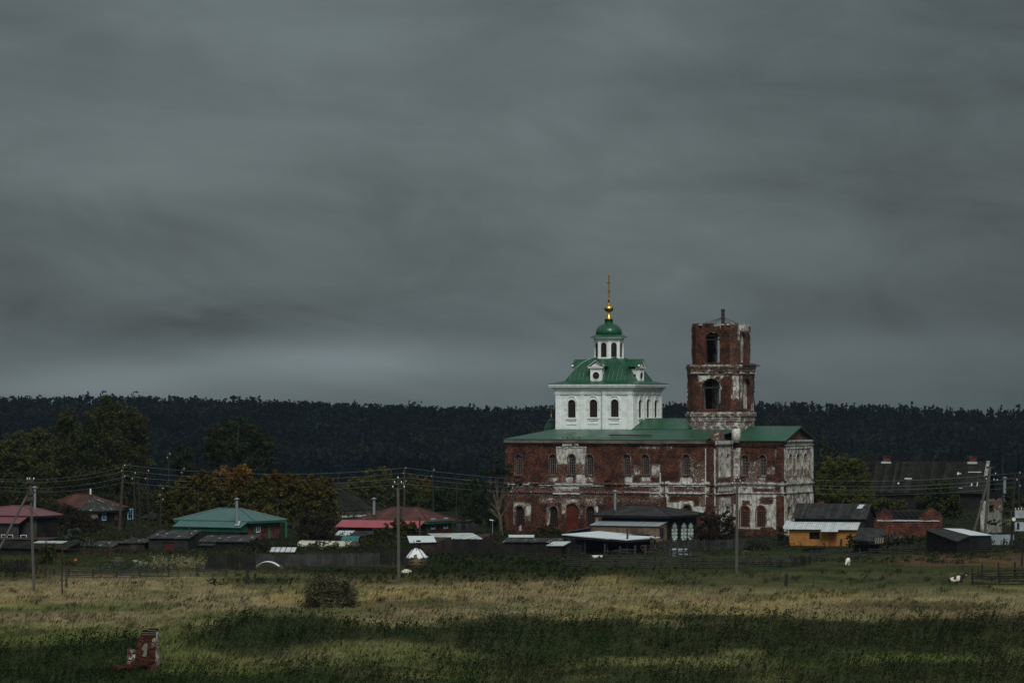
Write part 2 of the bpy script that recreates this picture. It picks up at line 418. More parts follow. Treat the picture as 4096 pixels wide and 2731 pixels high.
def mat_white_wall():
    m, t, b = mat_base('white_limewash', .85, .2)
    uv, u, v = uvs(t)
    n = t.noise(t.comb(t.math('MULTIPLY', u, .9), t.math('MULTIPLY', v, 1.6), 1.0), 1.0, 7, .62)
    st = t.noise(t.comb(t.math('MULTIPLY', u, 5.0), t.math('MULTIPLY', v, .5), 6.0), 1.0, 4, .6)
    c = t.mix(t.ramp(n, .34, .6), (.68, .72, .70), (.84, .87, .85))
    c = t.mix(t.ramp(st, .58, .74, 0, .4), c, (.46, .47, .45))
    fl = t.ramp(t.noise(t.comb(u, t.math('MULTIPLY', v, 3.0), 12.0), 3.0, 5, .7), .70, .74)
    c = t.mix(fl, c, (.16, .14, .12))
    t.put(b.inputs['Base Color'], c); bump_to(t, b, n, .04, .5); return m
M_white = mat_white_wall()
M_wtrim = mat_plain('white_painted_trim', (.82, .84, .82), .6, .12, 2.0)
M_green = mat_sheet('green_roof_metal', (.008, .066, .028), (.011, .080, .036), .62, .30, .5, 0.0, True, .35, vary=.10)
M_green_corr = mat_sheet('green_corrugated_sheet', (.013, .066, .036), (.018, .080, .045), .2, .32, .5, 0, False, .3, rows=2.6, vary=.08)
M_green_dome = mat_plain('green_dome_metal', (.008, .070, .030), .30, .12, 1.5, .5)
M_gold = mat_plain('gilded_metal', (.75, .42, .11), .28, .10, 3, .5, 1.0)
M_goldd = mat_plain('old_gilding', (.42, .25, .07), .35, .2, 3, .5, .9)
M_teal = mat_sheet('teal_profiled_sheet', (.052, .115, .108), (.064, .135, .126), .22, .35, .45, 0, False, .4, vary=.06, rows=1.4)
M_maroon = mat_sheet('maroon_tile_sheet', (.135, .048, .056), (.16, .056, .064), .25, .4, .4, 0, False, .4, rows=.45, vary=.05)
M_pink = mat_sheet('pink_corrugated_sheet', (.30, .062, .078), (.36, .08, .095), .2, .4, .4, 0, False, .6, vary=.06)
M_rust = mat_sheet('rusty_seam_metal', (.105, .036, .026), (.07, .03, .024), .62, .6, .3, .2, True, .5, (.10, .085, .075), .60, vary=.3)
M_dark_seam = mat_sheet('old_dark_seam_metal', (.034, .032, .033), (.020, .019, .020), .62, .5, .3, .2, True, .5, (.06, .03, .026), .55, vary=.35)
M_slate = mat_sheet('weathered_asbestos_sheet', (.036, .038, .036), (.019, .020, .018), .30, .85, .15, 0, False, .9, (.13, .14, .13), .62, rows=1.1, vary=.3)
M_slate_moss = mat_sheet('mossy_asbestos_sheet', (.019, .018, .014), (.010, .010, .008), .55, .9, .1, 0, False, .9, (.055, .052, .040), .60, rows=1.9, vary=.5)
M_slate_patched = mat_sheet('patched_asbestos_sheet', (.044, .044, .041), (.024, .025, .023), .30, .8, .2, 0, False, 1.2, (.46, .48, .47), .575, rows=1.4, vary=.35)  # slate sheet with pale blotches scattered at random
M_whitesheet = mat_sheet('bright_new_sheet', (.72, .77, .80), (.66, .71, .74), .22, .35, .5, .0, False, .4, vary=.05, rows=2.0)
M_asb_white = mat_sheet('pale_asbestos_sheet', (.50, .53, .54), (.40, .43, .44), .28, .6, .3, 0, False, 1.2, vary=.10, rows=1.1)
M_galv = mat_sheet('galvanised_sheet', (.36, .40, .42), (.30, .34, .36), .25, .38, .5, .25, False, .5, (.24, .27, .29), .62, vary=.15)
M_felt = mat_sheet('flaking_whitewashed_felt', (.44, .47, .47), (.38, .40, .40), .9, .7, .3, 0, True, .6, (.22, .19, .15), .56, vary=.25)
M_planks = mat_boards('weathered_planks', (.12, .085, .06), (.24, .17, .115), .17)
M_planks_b = mat_boards('brown_planks', (.038, .026, .020), (.062, .043, .032), .17)
M_planks_g = mat_boards('grey_planks', (.036, .035, .036), (.064, .062, .063), .16)
M_planks_d = mat_boards('dark_planks', (.012, .011, .011), (.026, .023, .022), .16)
M_logs = mat_boards('dark_log_wall', (.013, .011, .010), (.025, .021, .019), .24, True)
M_logs_r = mat_boards('reddish_log_wall', (.045, .026, .020), (.075, .045, .034), .22, True)
M_logs_g = mat_boards('grey_log_wall', (.022, .021, .020), (.038, .036, .034), .24, True)
M_greenboard = mat_boards('green_painted_boards', (.018, .11, .07), (.026, .15, .10), .2, True, .6, .06, .2)
M_greendark = mat_boards('dark_green_boards', (.010, .055, .040), (.014, .075, .052), .18, False, .6, .08, .2)
M_redboard = mat_boards('dark_red_boards', (.07, .012, .012), (.10, .018, .016), .2, False, .6, .08, .2)
M_bluedark = mat_plain('dark_blue_boards', (.012, .022, .035), .7)
M_door_red = mat_boards('red_painted_door', (.10, .020, .010), (.13, .026, .013), .3, False, .6, .05, .2)
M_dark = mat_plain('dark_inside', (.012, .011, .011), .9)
M_pane = mat_plain('window_glass', (.014, .015, .017), .2, .2, 3, .3)
M_frame_w = mat_plain('pale_window_bars', (.17, .135, .125), .7, .2, 4)
M_frame_b = mat_plain('brown_window_bars', (.055, .026, .020), .7, .2, 4)
M_frame_o = mat_plain('orange_brown_window_frame', (.16, .062, .024), .6, .2, 4)
M_frame_dk = mat_plain('dark_brown_window_bars', (.050, .028, .026), .7, .2, 4)
M_wpaint = mat_plain('white_paint', (.70, .72, .72), .6, .12, 4)
M_bpaint = mat_plain('light_blue_paint', (.25, .48, .62), .6, .12, 4)
M_blue = mat_plain('blue_pipe_paint', (.06, .22, .42), .5, .1, 4)
M_gpaint = mat_plain('green_paint', (.02, .16, .09), .6, .12, 4)
M_fascia = mat_boards('grey_wood_fascia', (.13, .105, .085), (.19, .155, .13), .2, True, .8, .08, .3)
M_conc = mat_plain('weathered_concrete', (.075, .073, .060), .9, .18, 2.5)
M_wood = mat_plain('dark_post_wood', (.022, .019, .017), .9, .3, 5)
M_woodb = mat_plain('brown_post_wood', (.052, .042, .029), .9, .3, 5)
M_woodg = mat_plain('grey_rail_wood', (.038, .036, .034), .9, .35, 5)
M_woodred = mat_plain('bare_reddish_timber', (.06, .030, .020), .9, .3, 5)
M_metal = mat_plain('galvanised_pipe', (.30, .33, .35), .4, .15, 4, .5, .5)
M_rustpipe = mat_plain('sooty_pipe', (.04, .035, .033), .8, .3, 4)
M_insul = mat_plain('white_porcelain', (.75, .77, .76), .3, .05, 4, .5)
M_wire = mat_plain('bright_wire', (.22, .24, .24), .45, .1, 4, .5)
M_stub = mat_brick('dark_red_brick', brick=(.070, .021, .012), brick2=(.036, .013, .009), mortar=(.11, .07, .05), use_attr=False, amount=-.3)
M_chim = mat_brick('chimney_brick', brick=(.11, .030, .019), brick2=(.08, .023, .015), use_attr=False, amount=-.4)
def mat_osb():
    m, t, b = mat_base('orange_chipboard', .75, .2)
    uv, u, v = uvs(t)
    vo = t.node('ShaderNodeTexVoronoi'); vo.inputs['Scale'].default_value = 9; t.put(vo.inputs['Vector'], uv)
    r = t.sep(vo.outputs['Color'])[0]
    c = t.mix(r, (.27, .115, .028), (.42, .20, .055))
    n = t.noise(uv, .8, 4); c = t.mix(t.ramp(n, .35, .7, 0, .55), c, (.30, .115, .028))
    jt = t.math('FRACT', t.math('DIVIDE', u, 2.5)); k = t.ramp(t.math('ABSOLUTE', t.math('SUBTRACT', jt, .5)), .488, .5, 1.0, .5)
    t.put(b.inputs['Base Color'], t.mix(1.0, c, t.comb(k, k, k), 'MULTIPLY')); return m
M_osb = mat_osb()
M_leaf = mat_leaf('foliage')
M_rem = mat_plain('remnant_plaster', (.52, .51, .46), .9, .35, 3.5)
M_far = mat_leaf('far_forest_foliage', None, .9, .35)
M_grass = mat_leaf('meadow_grass', None, .8, .25)
def mat_bark():
    m, t, b = mat_base('bark', .9, .1)
    oc = t.node('ShaderNodeTexCoord').outputs['Object']
    n = t.noise(oc, 2.5, 6, .6)
    t.put(b.inputs['Base Color'], t.mix(t.ramp(n, .35, .65), (.07, .06, .05), (.16, .145, .12))); bump_to(t, b, n, .03); return m
M_bark = mat_bark()
M_barkpine = mat_plain('pine_bark', (.085, .060, .042), .9, .35, 2)
# ------------------------------------------------------------------ ground, forest
def mat_ground():
    m, t, b = mat_base('meadow_soil_and_turf', .95, .05)
    att = t.node('ShaderNodeAttribute', attribute_name='tint').outputs['Color']
    oc = t.node('ShaderNodeTexCoord').outputs['Object']
    n = t.noise(oc, .9, 6, .65); f = t.ramp(n, .3, .7, .7, 1.25)
    t.put(b.inputs['Base Color'], t.mix(1.0, att, t.comb(f, f, f), 'MULTIPLY')); bump_to(t, b, n, .15); return m
M_ground = mat_ground()
TAN = np.array((.318, .260, .142)); OLIVE = np.array((.145, .158, .060)); GREEN = np.array((.074, .094, .036)); DGREEN = np.array((.016, .028, .009))
RUSTY = np.array((.115, .076, .042)); STRAW = np.array((.36, .285, .12)); GREYG = np.array((.16, .172, .085))
def to_px(x, y): return 2048+FPX*x/y, YH+CH*FPX/y
def gau(px, py, cx, cy, rx, ry): return np.exp(-(((px-cx)/rx)**2+((py-cy)/ry)**2))
def weedmask(x, y):
    """0..1: tall dark herbs growing here"""
    px, py = to_px(x, y)
    wx = (fbm(x/6, y/14, 41, 3)-.5); wy = (fbm(x/9+7, y/20, 43, 4)-.5)
    q = py+wy*120
    m = sst(q, 2478, 2500)*(1-sst(q, 2585, 2615))*sst(px+wx*300, 640, 860)
    m = np.maximum(m, sst(q, 2478, 2500)*(1-sst(q, 2600, 2650))*sst(px+wx*300, 1700, 2000))
    m = np.maximum(m, sst(q, 2548, 2575)*(1-sst(px+wx*160, 520, 680)))
    m = np.maximum(m, sst(q, 2655, 2680)*.95)
    m = np.maximum(m, .9*gau(px, q, 1050, 2640, 260, 14)); m = np.maximum(m, .95*gau(px, q, 2050, 2640, 420, 50)); m = np.maximum(m, gau(px, q, 3250, 2640, 330, 50)); m = np.maximum(m, gau(px, q, 3950, 2620, 260, 80))
    for cx, cy, rx, ry, a in [(980, 2625, 240, 16, 1.), (960, 2690, 130, 22, 1.), (1750, 2712, 260, 16, .8), (2850, 2655, 170, 20, 1.), (3700, 2655, 260, 17, .9), (1500, 2600, 220, 18, .7), (3050, 2715, 60, 20, .5), (1330, 2665, 180, 12, .7), (2330, 2720, 70, 12, .5)]:
        m = m*(1-a*np.clip(1.5*gau(px, q+8, cx, cy, rx, ry), 0, 1))
    # behind: nettles along the fences
    m = np.maximum(m, .85*sst(px+wx*200, 1600, 1720)*(1-sst(px+wx*200, 2260, 2480))*sst(py+wy*30, 2212, 2235)*(1-sst(py+wy*40, 2318, 2345)))
    m = np.maximum(m, .8*gau(px, py+wy*25, 1040, 2318, 170, 22)); m = np.maximum(m, .8*gau(px, py+wy*20, 60, 2300, 150, 26)); m = np.maximum(m, .85*gau(px, py, 3000, 2262, 150, 13))
    m = np.maximum(m, .7*(1-sst(py+wy*20, 2315, 2345))*sst(px, 1150, 1300)*(1-sst(px, 1600, 1700))*sst(py, 2262, 2280))
    m = np.maximum(m, .5*(1-sst(py, 2290, 2320))*sst(px, 2250, 2400)*(1-sst(px, 2750, 2900))*sst(py, 2262, 2280))
    return np.clip(m, 0, 1)
def cover(x, y):
    px, py = to_px(x, y)
    a = fbm(x/8, y/16, 11, 4); b = fbm(x/3.0, y/5, 17, 3); c_ = fbm(x/16+9, y/40, 23, 3)
    f = np.clip((a-.43)*3.6+(c_-.5)*1.6, 0, 1)[:, None]
    col = TAN*(1-f)+OLIVE*f
    g_ = np.clip((b-.55)*4, 0, 1)[:, None]*.5; col = col*(1-g_)+GREYG*g_
    st = np.clip((fbm(x/10+40, y/22, 77, 4)-.56)*7, 0, 1)[:, None]*.7; col = col*(1-st)+STRAW*st
    rd = np.clip((fbm(x/12+80, y/24, 97, 4)-.58)*7, 0, 1)[:, None]*.5; col = col*(1-rd)+RUSTY*rd
    # the pasture at the right and the land behind is green
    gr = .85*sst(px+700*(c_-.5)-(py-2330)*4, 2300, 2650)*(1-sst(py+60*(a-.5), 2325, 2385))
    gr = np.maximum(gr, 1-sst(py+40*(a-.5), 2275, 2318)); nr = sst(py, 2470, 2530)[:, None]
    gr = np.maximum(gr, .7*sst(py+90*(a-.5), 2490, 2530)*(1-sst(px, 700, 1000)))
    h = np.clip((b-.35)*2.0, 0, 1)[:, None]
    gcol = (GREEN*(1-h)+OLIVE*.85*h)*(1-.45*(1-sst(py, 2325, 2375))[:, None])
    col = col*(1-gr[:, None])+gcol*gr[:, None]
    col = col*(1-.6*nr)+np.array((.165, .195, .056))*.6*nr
    rb = sst(px+300*(a-.5), 3480, 3680)*sst(py+30*(b-.5), 2202, 2216)*(1-sst(py+30*(b-.5), 2252, 2268))
    col = col*(1-rb[:, None])+RUSTY*rb[:, None]
    rb = np.clip(1.3*gau(px, py, 60, 2295, 190, 26), 0, 1)*.7*(b > .45); col = col*(1-rb[:, None])+RUSTY*rb[:, None]
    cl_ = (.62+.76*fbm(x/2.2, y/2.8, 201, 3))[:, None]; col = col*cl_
    w_ = weedmask(x, y)[:, None]
    col = col*(1-.85*w_)+DGREEN*.75*.85*w_
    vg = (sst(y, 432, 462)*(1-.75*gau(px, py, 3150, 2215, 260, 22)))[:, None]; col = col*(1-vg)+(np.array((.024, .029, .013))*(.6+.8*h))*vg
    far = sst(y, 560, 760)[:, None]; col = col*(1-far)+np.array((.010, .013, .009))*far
    return col
Ds = np.concatenate([np.linspace(20, 230, 30)[:-1], np.linspace(230, 480, 200)[:-1], np.linspace(480, 760, 60)[:-1], np.linspace(760, 2400, 90)[:-1], np.linspace(2400, 3000, 6)])
Ks = np.concatenate([np.linspace(-1.2, -.16, 22)[:-1], np.linspace(-.16, .16, 130), np.linspace(.16, 1.2, 22)[1:]])
DD, KK = np.meshgrid(Ds, Ks, indexing='ij'); X = (DD*KK).ravel(); Y = DD.ravel()
nD, nK = DD.shape; idx = np.arange(nD*nK).reshape(nD, nK)
Fq = np.stack([idx[:-1, :-1].ravel(), idx[:-1, 1:].ravel(), idx[1:, 1:].ravel(), idx[1:, :-1].ravel()], 1)
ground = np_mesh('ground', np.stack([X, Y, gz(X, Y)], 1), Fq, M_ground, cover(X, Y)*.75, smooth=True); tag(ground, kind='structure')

rng = np.random.default_rng(12)
def quads(Cn, size, asp=1.0, rng=rng, updown=.5, ax=None):
    """one diamond leaf-clump face per centre, random orientation"""
    n = len(Cn)
    a = rng.normal(size=(n, 3)); a[:, 2] *= updown
    if ax is not None: a = a*.35+ax
    a /= np.linalg.norm(a, axis=1)[:, None]
    b = np.cross(a, rng.normal(size=(n, 3))); b /= np.linalg.norm(b, axis=1)[:, None]
    s = (np.asarray(size)*rng.uniform(.6, 1.3, n))[:, None]*.5
    V = np.stack([Cn-a*s, Cn-b*s*asp*.8, Cn+a*s, Cn+b*s*asp*.8], 1).reshape(-1, 3)
    return V, np.arange(4*n).reshape(n, 4)
def proto_spruce(h, r, n, rg):
    t = rg.uniform(0, 1, n)**.75; z = h*(1-t*.92); rad = r*t*rg.uniform(.35, 1.08, n)*(.78+.22*np.sin(t*38)); an = rg.uniform(0, 2*math.pi, n)
    return np.stack([rad*np.cos(an), rad*np.sin(an), z-rad*.25], 1)
def proto_pine(h, r, n, rg):
    k = 7; ca = rg.uniform(0, 6.28, k); cr = rg.uniform(.1, .75, k)*r; cz = h*rg.uniform(.5, .94, k); cz[0] = h*.95; cr[0] *= .2
    j = rg.integers(0, k, n); d = rg.normal(size=(n, 3)); d /= np.linalg.norm(d, axis=1)[:, None]; d *= (rg.uniform(.3, 1, n)**.5)[:, None]*r*.5; d[:, 2] *= .5
    return np.stack([cr[j]*np.cos(ca[j]), cr[j]*np.sin(ca[j]), cz[j]], 1)+d
def proto_birch(h, r, n, rg):
    d = rg.normal(size=(n, 3)); d /= np.linalg.norm(d, axis=1)[:, None]; d *= (rg.uniform(.3, 1, n)**.4)[:, None]
    bump_ = 1+.28*np.sin(d[:, 0]*5+rg.uniform(0, 6))*np.cos(d[:, 1]*6+rg.uniform(0, 6))
    return np.stack([d[:, 0]*r*bump_, d[:, 1]*r*bump_, h*.60+d[:, 2]*h*.38*bump_], 1)
def build_forest():
    rg = np.random.default_rng(5)
    # positions: jittered grid on the slope, denser along the crest
    P = []
    for y0, y1, sp, wn in [(1240, 1900, 7.8, .21), (1900, 2060, 6.0, .21)]:
        yy = np.arange(y0, y1, sp)
        for y in yy:
            xs = np.arange(-wn*y, wn*y, sp); P.append(np.stack([xs+rg.uniform(-.45, .45, len(xs))*sp, y+rg.uniform(-.45, .45, len(xs))*sp], 1))
    P = np.concatenate(P); n = len(P)
    nz = fbm(P[:, 0]/70, P[:, 1]/70, 61, 3)
    kind = np.where(nz+rg.uniform(-.2, .2, n) < .43, 2, np.where(rg.uniform(0, 1, n) < .5, 0, 1))
    right = P[:, 0]/P[:, 1] > .02; kind = np.where(right & (kind == 1) & (rg.uniform(0, 1, n) < .6), 2, kind)
    crest = P[:, 1] > 1930; kind = np.where(crest & (kind == 2) & (rg.uniform(0, 1, n) < .55), 0, kind)
    protos = {0: [], 1: [], 2: []}
    for v_ in range(5):
        protos[0].append(proto_spruce(1, .23, 76, rg)); protos[1].append(proto_pine(1, .33, 72, rg)); protos[2].append(proto_birch(1, .30, 66, rg))
    H = np.where(kind == 0, rg.uniform(10, 15.5, n), np.where(kind == 1, rg.uniform(10.5, 15, n), rg.uniform(8, 12.0, n)))
    H *= np.where(rg.uniform(0, 1, n) < .06, 1.14, 1.0)
    base = {0: np.array((.0050, .0092, .0100)), 1: np.array((.0068, .0120, .0122)), 2: np.array((.0140, .0180, .0128))}
    Cs, Col, Sz = [], [], []
    z0 = gz(P[:, 0], P[:, 1])
    tone = fbm(P[:, 0]/38+5, P[:, 1]/38, 71, 3)
    for k in (0, 1, 2):
        for v_ in range(5):
            sel = np.where((kind == k) & (np.arange(n) % 5 == v_))[0]
            if not len(sel): continue
            pr = protos[k][v_]; an = rg.uniform(0, 6.28, len(sel)); c_, s_ = np.cos(an)[:, None], np.sin(an)[:, None]
            h = H[sel][:, None]; wd = h*rg.uniform(.8, 1.25, len(sel))[:, None]
            x = (pr[:, 0]*c_-pr[:, 1]*s_)*wd+P[sel, 0][:, None]; y = (pr[:, 0]*s_+pr[:, 1]*c_)*wd+P[sel, 1][:, None]; z = pr[:, 2]*h+z0[sel][:, None]
            Cs.append(np.stack([x, y, z], 2).reshape(-1, 3)); Sz.append(np.repeat(np.where(k == 0, .95, 1.25)*H[sel]/12, len(pr)))
            cc = base[k]*(rg.uniform(.6, 1.6, len(sel))*(.15+1.8*tone[sel]))[:, None]
            if k == 2:
                au = (rg.uniform(0, 1, len(sel)) < .12)[:, None]; cc = np.where(au, cc*np.array((1.7, 1.2, .8)), cc)
            Col.append(np.repeat(cc, len(pr), 0))
    Cs = np.concatenate(Cs); Col = np.concatenate(Col); Sz = np.concatenate(Sz)
    Col = Col*rg.uniform(.82, 1.2, len(Col))[:, None]
    V, Fc = quads(Cs, Sz*1.12, 1.1, rg, .6)
    o = np_mesh('far_forest', V, Fc, M_far, np.repeat(Col, 4, 0)); tag(o, 'dark mixed forest covering the whole hill behind the village', 'forest', kind='stuff')
build_forest()
# ------------------------------------------------------------------ church
K = Fr(2025, 517, 24)
church = thing('church', 'large ruined red brick church with restored white cube tower, green roofs and golden cross', 'church', K.loc, K.rot)
def box_mask(s, z, boxes):
    v = -.55
    for (a, b, c, d, amp) in boxes:
        e = min(s-a, b-s, z-c, d-z)
        if e > -.5: v = max(v, (amp+.10)*min(1, 1+e/.30) if e < 0 else amp+.10)
    return v
uR = K.U(2862, 0)                       # right end of the long front
vA = K.V(2932, uR)                      # where the porch wing sets back
AX = 12.2                               # axis of the church
zE = K.Z(1760, K.U(2400), 0)            # eave height
def zp(py, u=20.0, v=0.0): return K.Z(py, u, v)
def up(px, v=0.0): return K.U(px, v)
def win_bars(F, cx, z0, z1, w_, matf, parent, depth=-.34, cols=3, rows=5, name='window', bar=.05, fan=True, pane=True, archd=True, fr=.07):
    m = MB(); r = w_/2; zs = z1-r if archd else z1
    d0, d1 = depth, depth+.07
    m.fbox(F, cx-r, cx-r+fr, z0, zs, d0, d1); m.fbox(F, cx+r-fr, cx+r, z0, zs, d0, d1); m.fbox(F, cx-r+fr, cx+r-fr, z0, z0+fr, d0, d1)
    m.fbox(F, cx-r+fr, cx+r-fr, zs-fr/2, zs+fr/2, d0, d1+.012)
    for i in range(1, cols):
        x = cx-r+w_*i/cols; m.fbox(F, x-bar/2, x+bar/2, z0+fr, zs-fr/2, d0+.01, d1-.01)
    for j in range(1, rows):
        z = z0+(zs-z0)*j/rows; m.fbox(F, cx-r+fr, cx+r-fr, z-bar/2, z+bar/2, d0+.015, d1-.015)
    if archd:
        n = 12; o_ = [(cx+r*math.cos(math.pi*i/n), zs+r*math.sin(math.pi*i/n)) for i in range(n+1)]
        i_ = [(cx+(r-fr)*math.cos(math.pi*i/n), zs+(r-fr)*math.sin(math.pi*i/n)) for i in range(n+1)]
        for i in range(n): m.fprism(F, [o_[i], o_[i+1], i_[i+1], i_[i]], d0, d1)
        if fan:
            for a in (45, 90, 135):
                t = R(a); x0, z0_ = cx, zs; x1, z1_ = cx+(r-fr)*math.cos(t), zs+(r-fr)*math.sin(t)
                nx, nz_ = -math.sin(t)*bar/2, math.cos(t)*bar/2
                m.fprism(F, [(x0+nx, z0_+nz_), (x0-nx, z0_-nz_), (x1-nx, z1_-nz_), (x1+nx, z1_+nz_)], d0+.01, d1-.01)
    o = m.build(name, matf, parent)
    if pane:
        p = MB(); p.fprism(F, (arch_pts(cx, z0, z1, w_) if archd else rect_pts(cx-r, cx+r, z0, z1)), depth-.04, depth-.02)
        p.build('pane', M_pane, o)
    return o
FR = front(0)
# --- long front wall: openings
upper = []
for cxp in (2079.5, 2214.8, 2290.8, 2363, 2511.7, 2585.3, 2749):
    u = up(cxp, .35); upper.append((u, zp(1898, u), zp(1817, u), .98))
lower = []
for cxp in (2083, 2218, 2366, 2508, 2751):
    u = up(cxp, .35); lower.append((u, zp(2107, u), zp(2024 if cxp < 2400 else 2020, u), 1.25))
ud = up(2288.5); door = (ud, .1, zp(2013, ud), 1.9)
holes = [arch_pts(*w_) for w_ in upper+lower+[door]]
def uz(x0, x1, y0, y1, v=0.0): return up(x0, v), up(x1, v), zp(y1, up((x0+x1)/2, v), v), zp(y0, up((x0+x1)/2, v), v)
fb = []
for (x0, x1, y0, y1, a) in [   # surviving plaster, as read off the front: photo px boxes
    (2228, 2342, 1790, 1852, .62), (2198, 2360, 1764, 1773, .6), (2252, 2318, 1773, 1786, .45), (2300, 2342, 1852, 1890, .25), (2230, 2260, 1850, 1880, .12),
    (2408, 2520, 1766, 1782, .28), (2560, 2690, 1765, 1790, .34), (2690, 2790, 1765, 1776, .15), (2130, 2165, 1766, 1776, .2),
    (2608, 2640, 1860, 1902, .45), (2535, 2556, 1866, 1896, .3), (2198, 2230, 1905, 1922, .5), (2268, 2286, 1910, 1928, .7), (2306, 2340, 1902, 1932, .62), (2250, 2264, 1900, 1928, .35), (2503, 2526, 1902, 1924, .75), (2565, 2598, 1910, 1922, .6), (2340, 2380, 1908, 1924, .3),
    (2725, 2765, 1912, 1926, .6), (2780, 2822, 1880, 1925, .30), (2790, 2815, 1850, 1880, .15), (2722, 2733, 1840, 1900, .3), (2765, 2775, 1840, 1900, .3),
    (2025, 2125, 1934, 1943, .5), (2160, 2415, 1934, 1945, .45), (2220, 2315, 1944, 1958, .55), (2500, 2642, 1934, 1946, .55), (2600, 2642, 1946, 1958, .4), (2672, 2820, 1934, 1948, .62),
    (2025, 2430, 1960, 1985, .14), (2220, 2340, 1970, 1978, .38), (2130, 2430, 1992, 2010, .27), (2430, 2640, 1966, 1975, .25), (2430, 2640, 1994, 2004, .18), (2600, 2640, 1972, 1992, .4), (2672, 2822, 1970, 1978, .5), (2672, 2822, 1950, 1968, .12),
    (2024, 2060, 2010, 2092, .55), (2096, 2128, 2014, 2060, .42), (2060, 2100, 2012, 2022, .55), (2118, 2130, 2008, 2080, .3), (2100, 2125, 2060, 2080, .15),
    (2250, 2262, 2010, 2050, .5), (2262, 2315, 2000, 2014, .45), (2315, 2328, 2036, 2050, .4), (2190, 2198, 2030, 2104, .5), (2345, 2385, 2010, 2022, .35), (2384, 2388, 2030, 2090, .5),
    (2640, 2680, 2012, 2060, .6), (2672, 2735, 2012, 2050, .72), (2722, 2770, 2008, 2022, .8), (2768, 2822, 2030, 2050, .66), (2800, 2822, 1990, 2060, .3), (2640, 2655, 1900, 2000, .45), (2665, 2672, 1930, 2030, .6),
    (2822, 2832, 1790, 1900, .35), (2826, 2850, 1890, 1930, .66), (2822, 2834, 1930, 1960, .7), (2828, 2852, 2010, 2070, .72), (2822, 2832, 1960, 2110, .45), (2836, 2858, 1940, 2000, .1), (2856, 2862, 1800, 2140, .75)]:
    a0, a1, b0, b1 = uz(x0, x1, y0, y1); fb.append((a0, a1, b0, b1, a))
fr_wall = wall('front_wall', FR, rect_pts(0, uR, -1, zE-.02), holes, .8, M_brick, church, .22, lambda s, z: box_mask(s, z, fb))
def surround(F, q, par, bw, d1, sill=.68, leg0=0.0, mat=None, name='surround'):
    m = MB(); arch_band(F, q[0], q[1]+leg0, q[2], q[3], bw, .002, d1, m); m.build(name, mat or M_brick_wear, par)
    if sill: m = MB(); m.fbox(F, q[0]-sill, q[0]+sill, q[1]-.16, q[1]-.005, .002, .14); m.build('sill', mat or M_brick_wear, par)
def arch_band(F, cx, z0, z1, w_, bw, d0, d1, m, legs=True, n=14):
    r = w_/2; zs = z1-r
    o_ = [(cx+(r+bw)*math.cos(math.pi*i/n), zs+(r+bw)*math.sin(math.pi*i/n)) for i in range(n+1)]
    i_ = [(cx+(r+.01)*math.cos(math.pi*i/n), zs+(r+.01)*math.sin(math.pi*i/n)) for i in range(n+1)]
    for i in range(n): m.fprism(F, [o_[i], o_[i+1], i_[i+1], i_[i]], d0, d1)
    if legs:
        m.fbox(F, cx-r-bw, cx-r-.01, z0, zs, d0, d1); m.fbox(F, cx+r+.01, cx+r+bw, z0, zs, d0, d1)
for w_ in upper: surround(FR, w_, win_bars(FR, w_[0], w_[1]+.03, w_[2]-.12, w_[3]-.06, M_frame_w, church, rows=6, bar=.042), .14, .07)
for i, w_ in enumerate(lower): wo_ = win_bars(FR, w_[0], w_[1]+.03, w_[2]-.25, w_[3]-.1, M_frame_dk if i < 3 else M_frame_o, church, rows=5, cols=4, bar=.055); surround(FR, w_, wo_, .22, .05, 0, 1.2)
# red arched door
m = MB(); m.fprism(FR, arch_pts(ud, .12, door[2]-.02, door[3]-.06), -.34, -.22); dr = m.build('door', M_door_red, church)
m = MB(); m.fbox(FR, ud-.93, ud+.93, door[2]-1.12, door[2]-1.02, -.22, -.17); m.fbox(FR, ud-.03, ud+.03, .15, door[2]-1.12, -.22, -.19); m.build('door_rail', M_woodred, dr)
m = MB(); m.tube([(up(2255), -.25, zp(2073)), (up(2316), -.25, zp(2058))], .05, 6); m.build('iron_bar', M_rustpipe, dr)
# brick surrounds, sills, pilasters, string courses, cornice
surround(FR, door, dr, .24, .05, 0, 1.6)
PIL = [(2025, 2052), (2128, 2155), (2418, 2445), (2643, 2666), (2826, 2853)]
for a, b in PIL:
    m = MB(); a_, b_ = up(a)+(.0 if a > 2030 else -.08), up(b); zc = zp(1937, a_)
    m.fbox(FR, a_, b_, zc+.5, zE-.75, .002, .13); m.fbox(FR, a_-.06, b_+.06, -.9, zc-1.65, .002, .16)
    m.build('pilaster', M_brick_plain, church)
m = MB(); zc = zp(1937, 18)
for z0, z1, d in [(zc, zc+.16, .24), (zc-.12, zc, .16), (zc-1.2, zc-1.05, .15), (zc-1.3, zc-1.2, .08)]: m.fbox(FR, -.08, uR+.06, z0, z1, .002, d)
m.build('string_courses', M_brick_wear, church)
m = MB()
for z0, z1, d in [(zE-.72, zE-.6, .14), (zE-.6, zE-.45, .22), (zE-.45, zE-.02, .32)]: m.fbox(FR, -.15, uR+.1, z0, z1, .002, d)
m.build('brick_cornice', M_brick_plain, church)
def strip(F, a, b, z0, z1, d0, d1, seed, nm='plaster_remnant', mat=None, teeth=.6, par=None):
    rg = random.Random(seed); pts = [(a, z1), (a, z0+(z1-z0)*.3)]; x = a+.2
    while x < b-.1: pts.append((x, z0+(z1-z0)*teeth*rg.uniform(0, 1))); x += rg.uniform(.15, .5)
    pts += [(b, z0+(z1-z0)*.3), (b, z1)]
    m = MB(); m.fprism(F, pts, d0, d1); m.build(nm, mat or M_rem, par or church)
zc = zp(1937, 18)
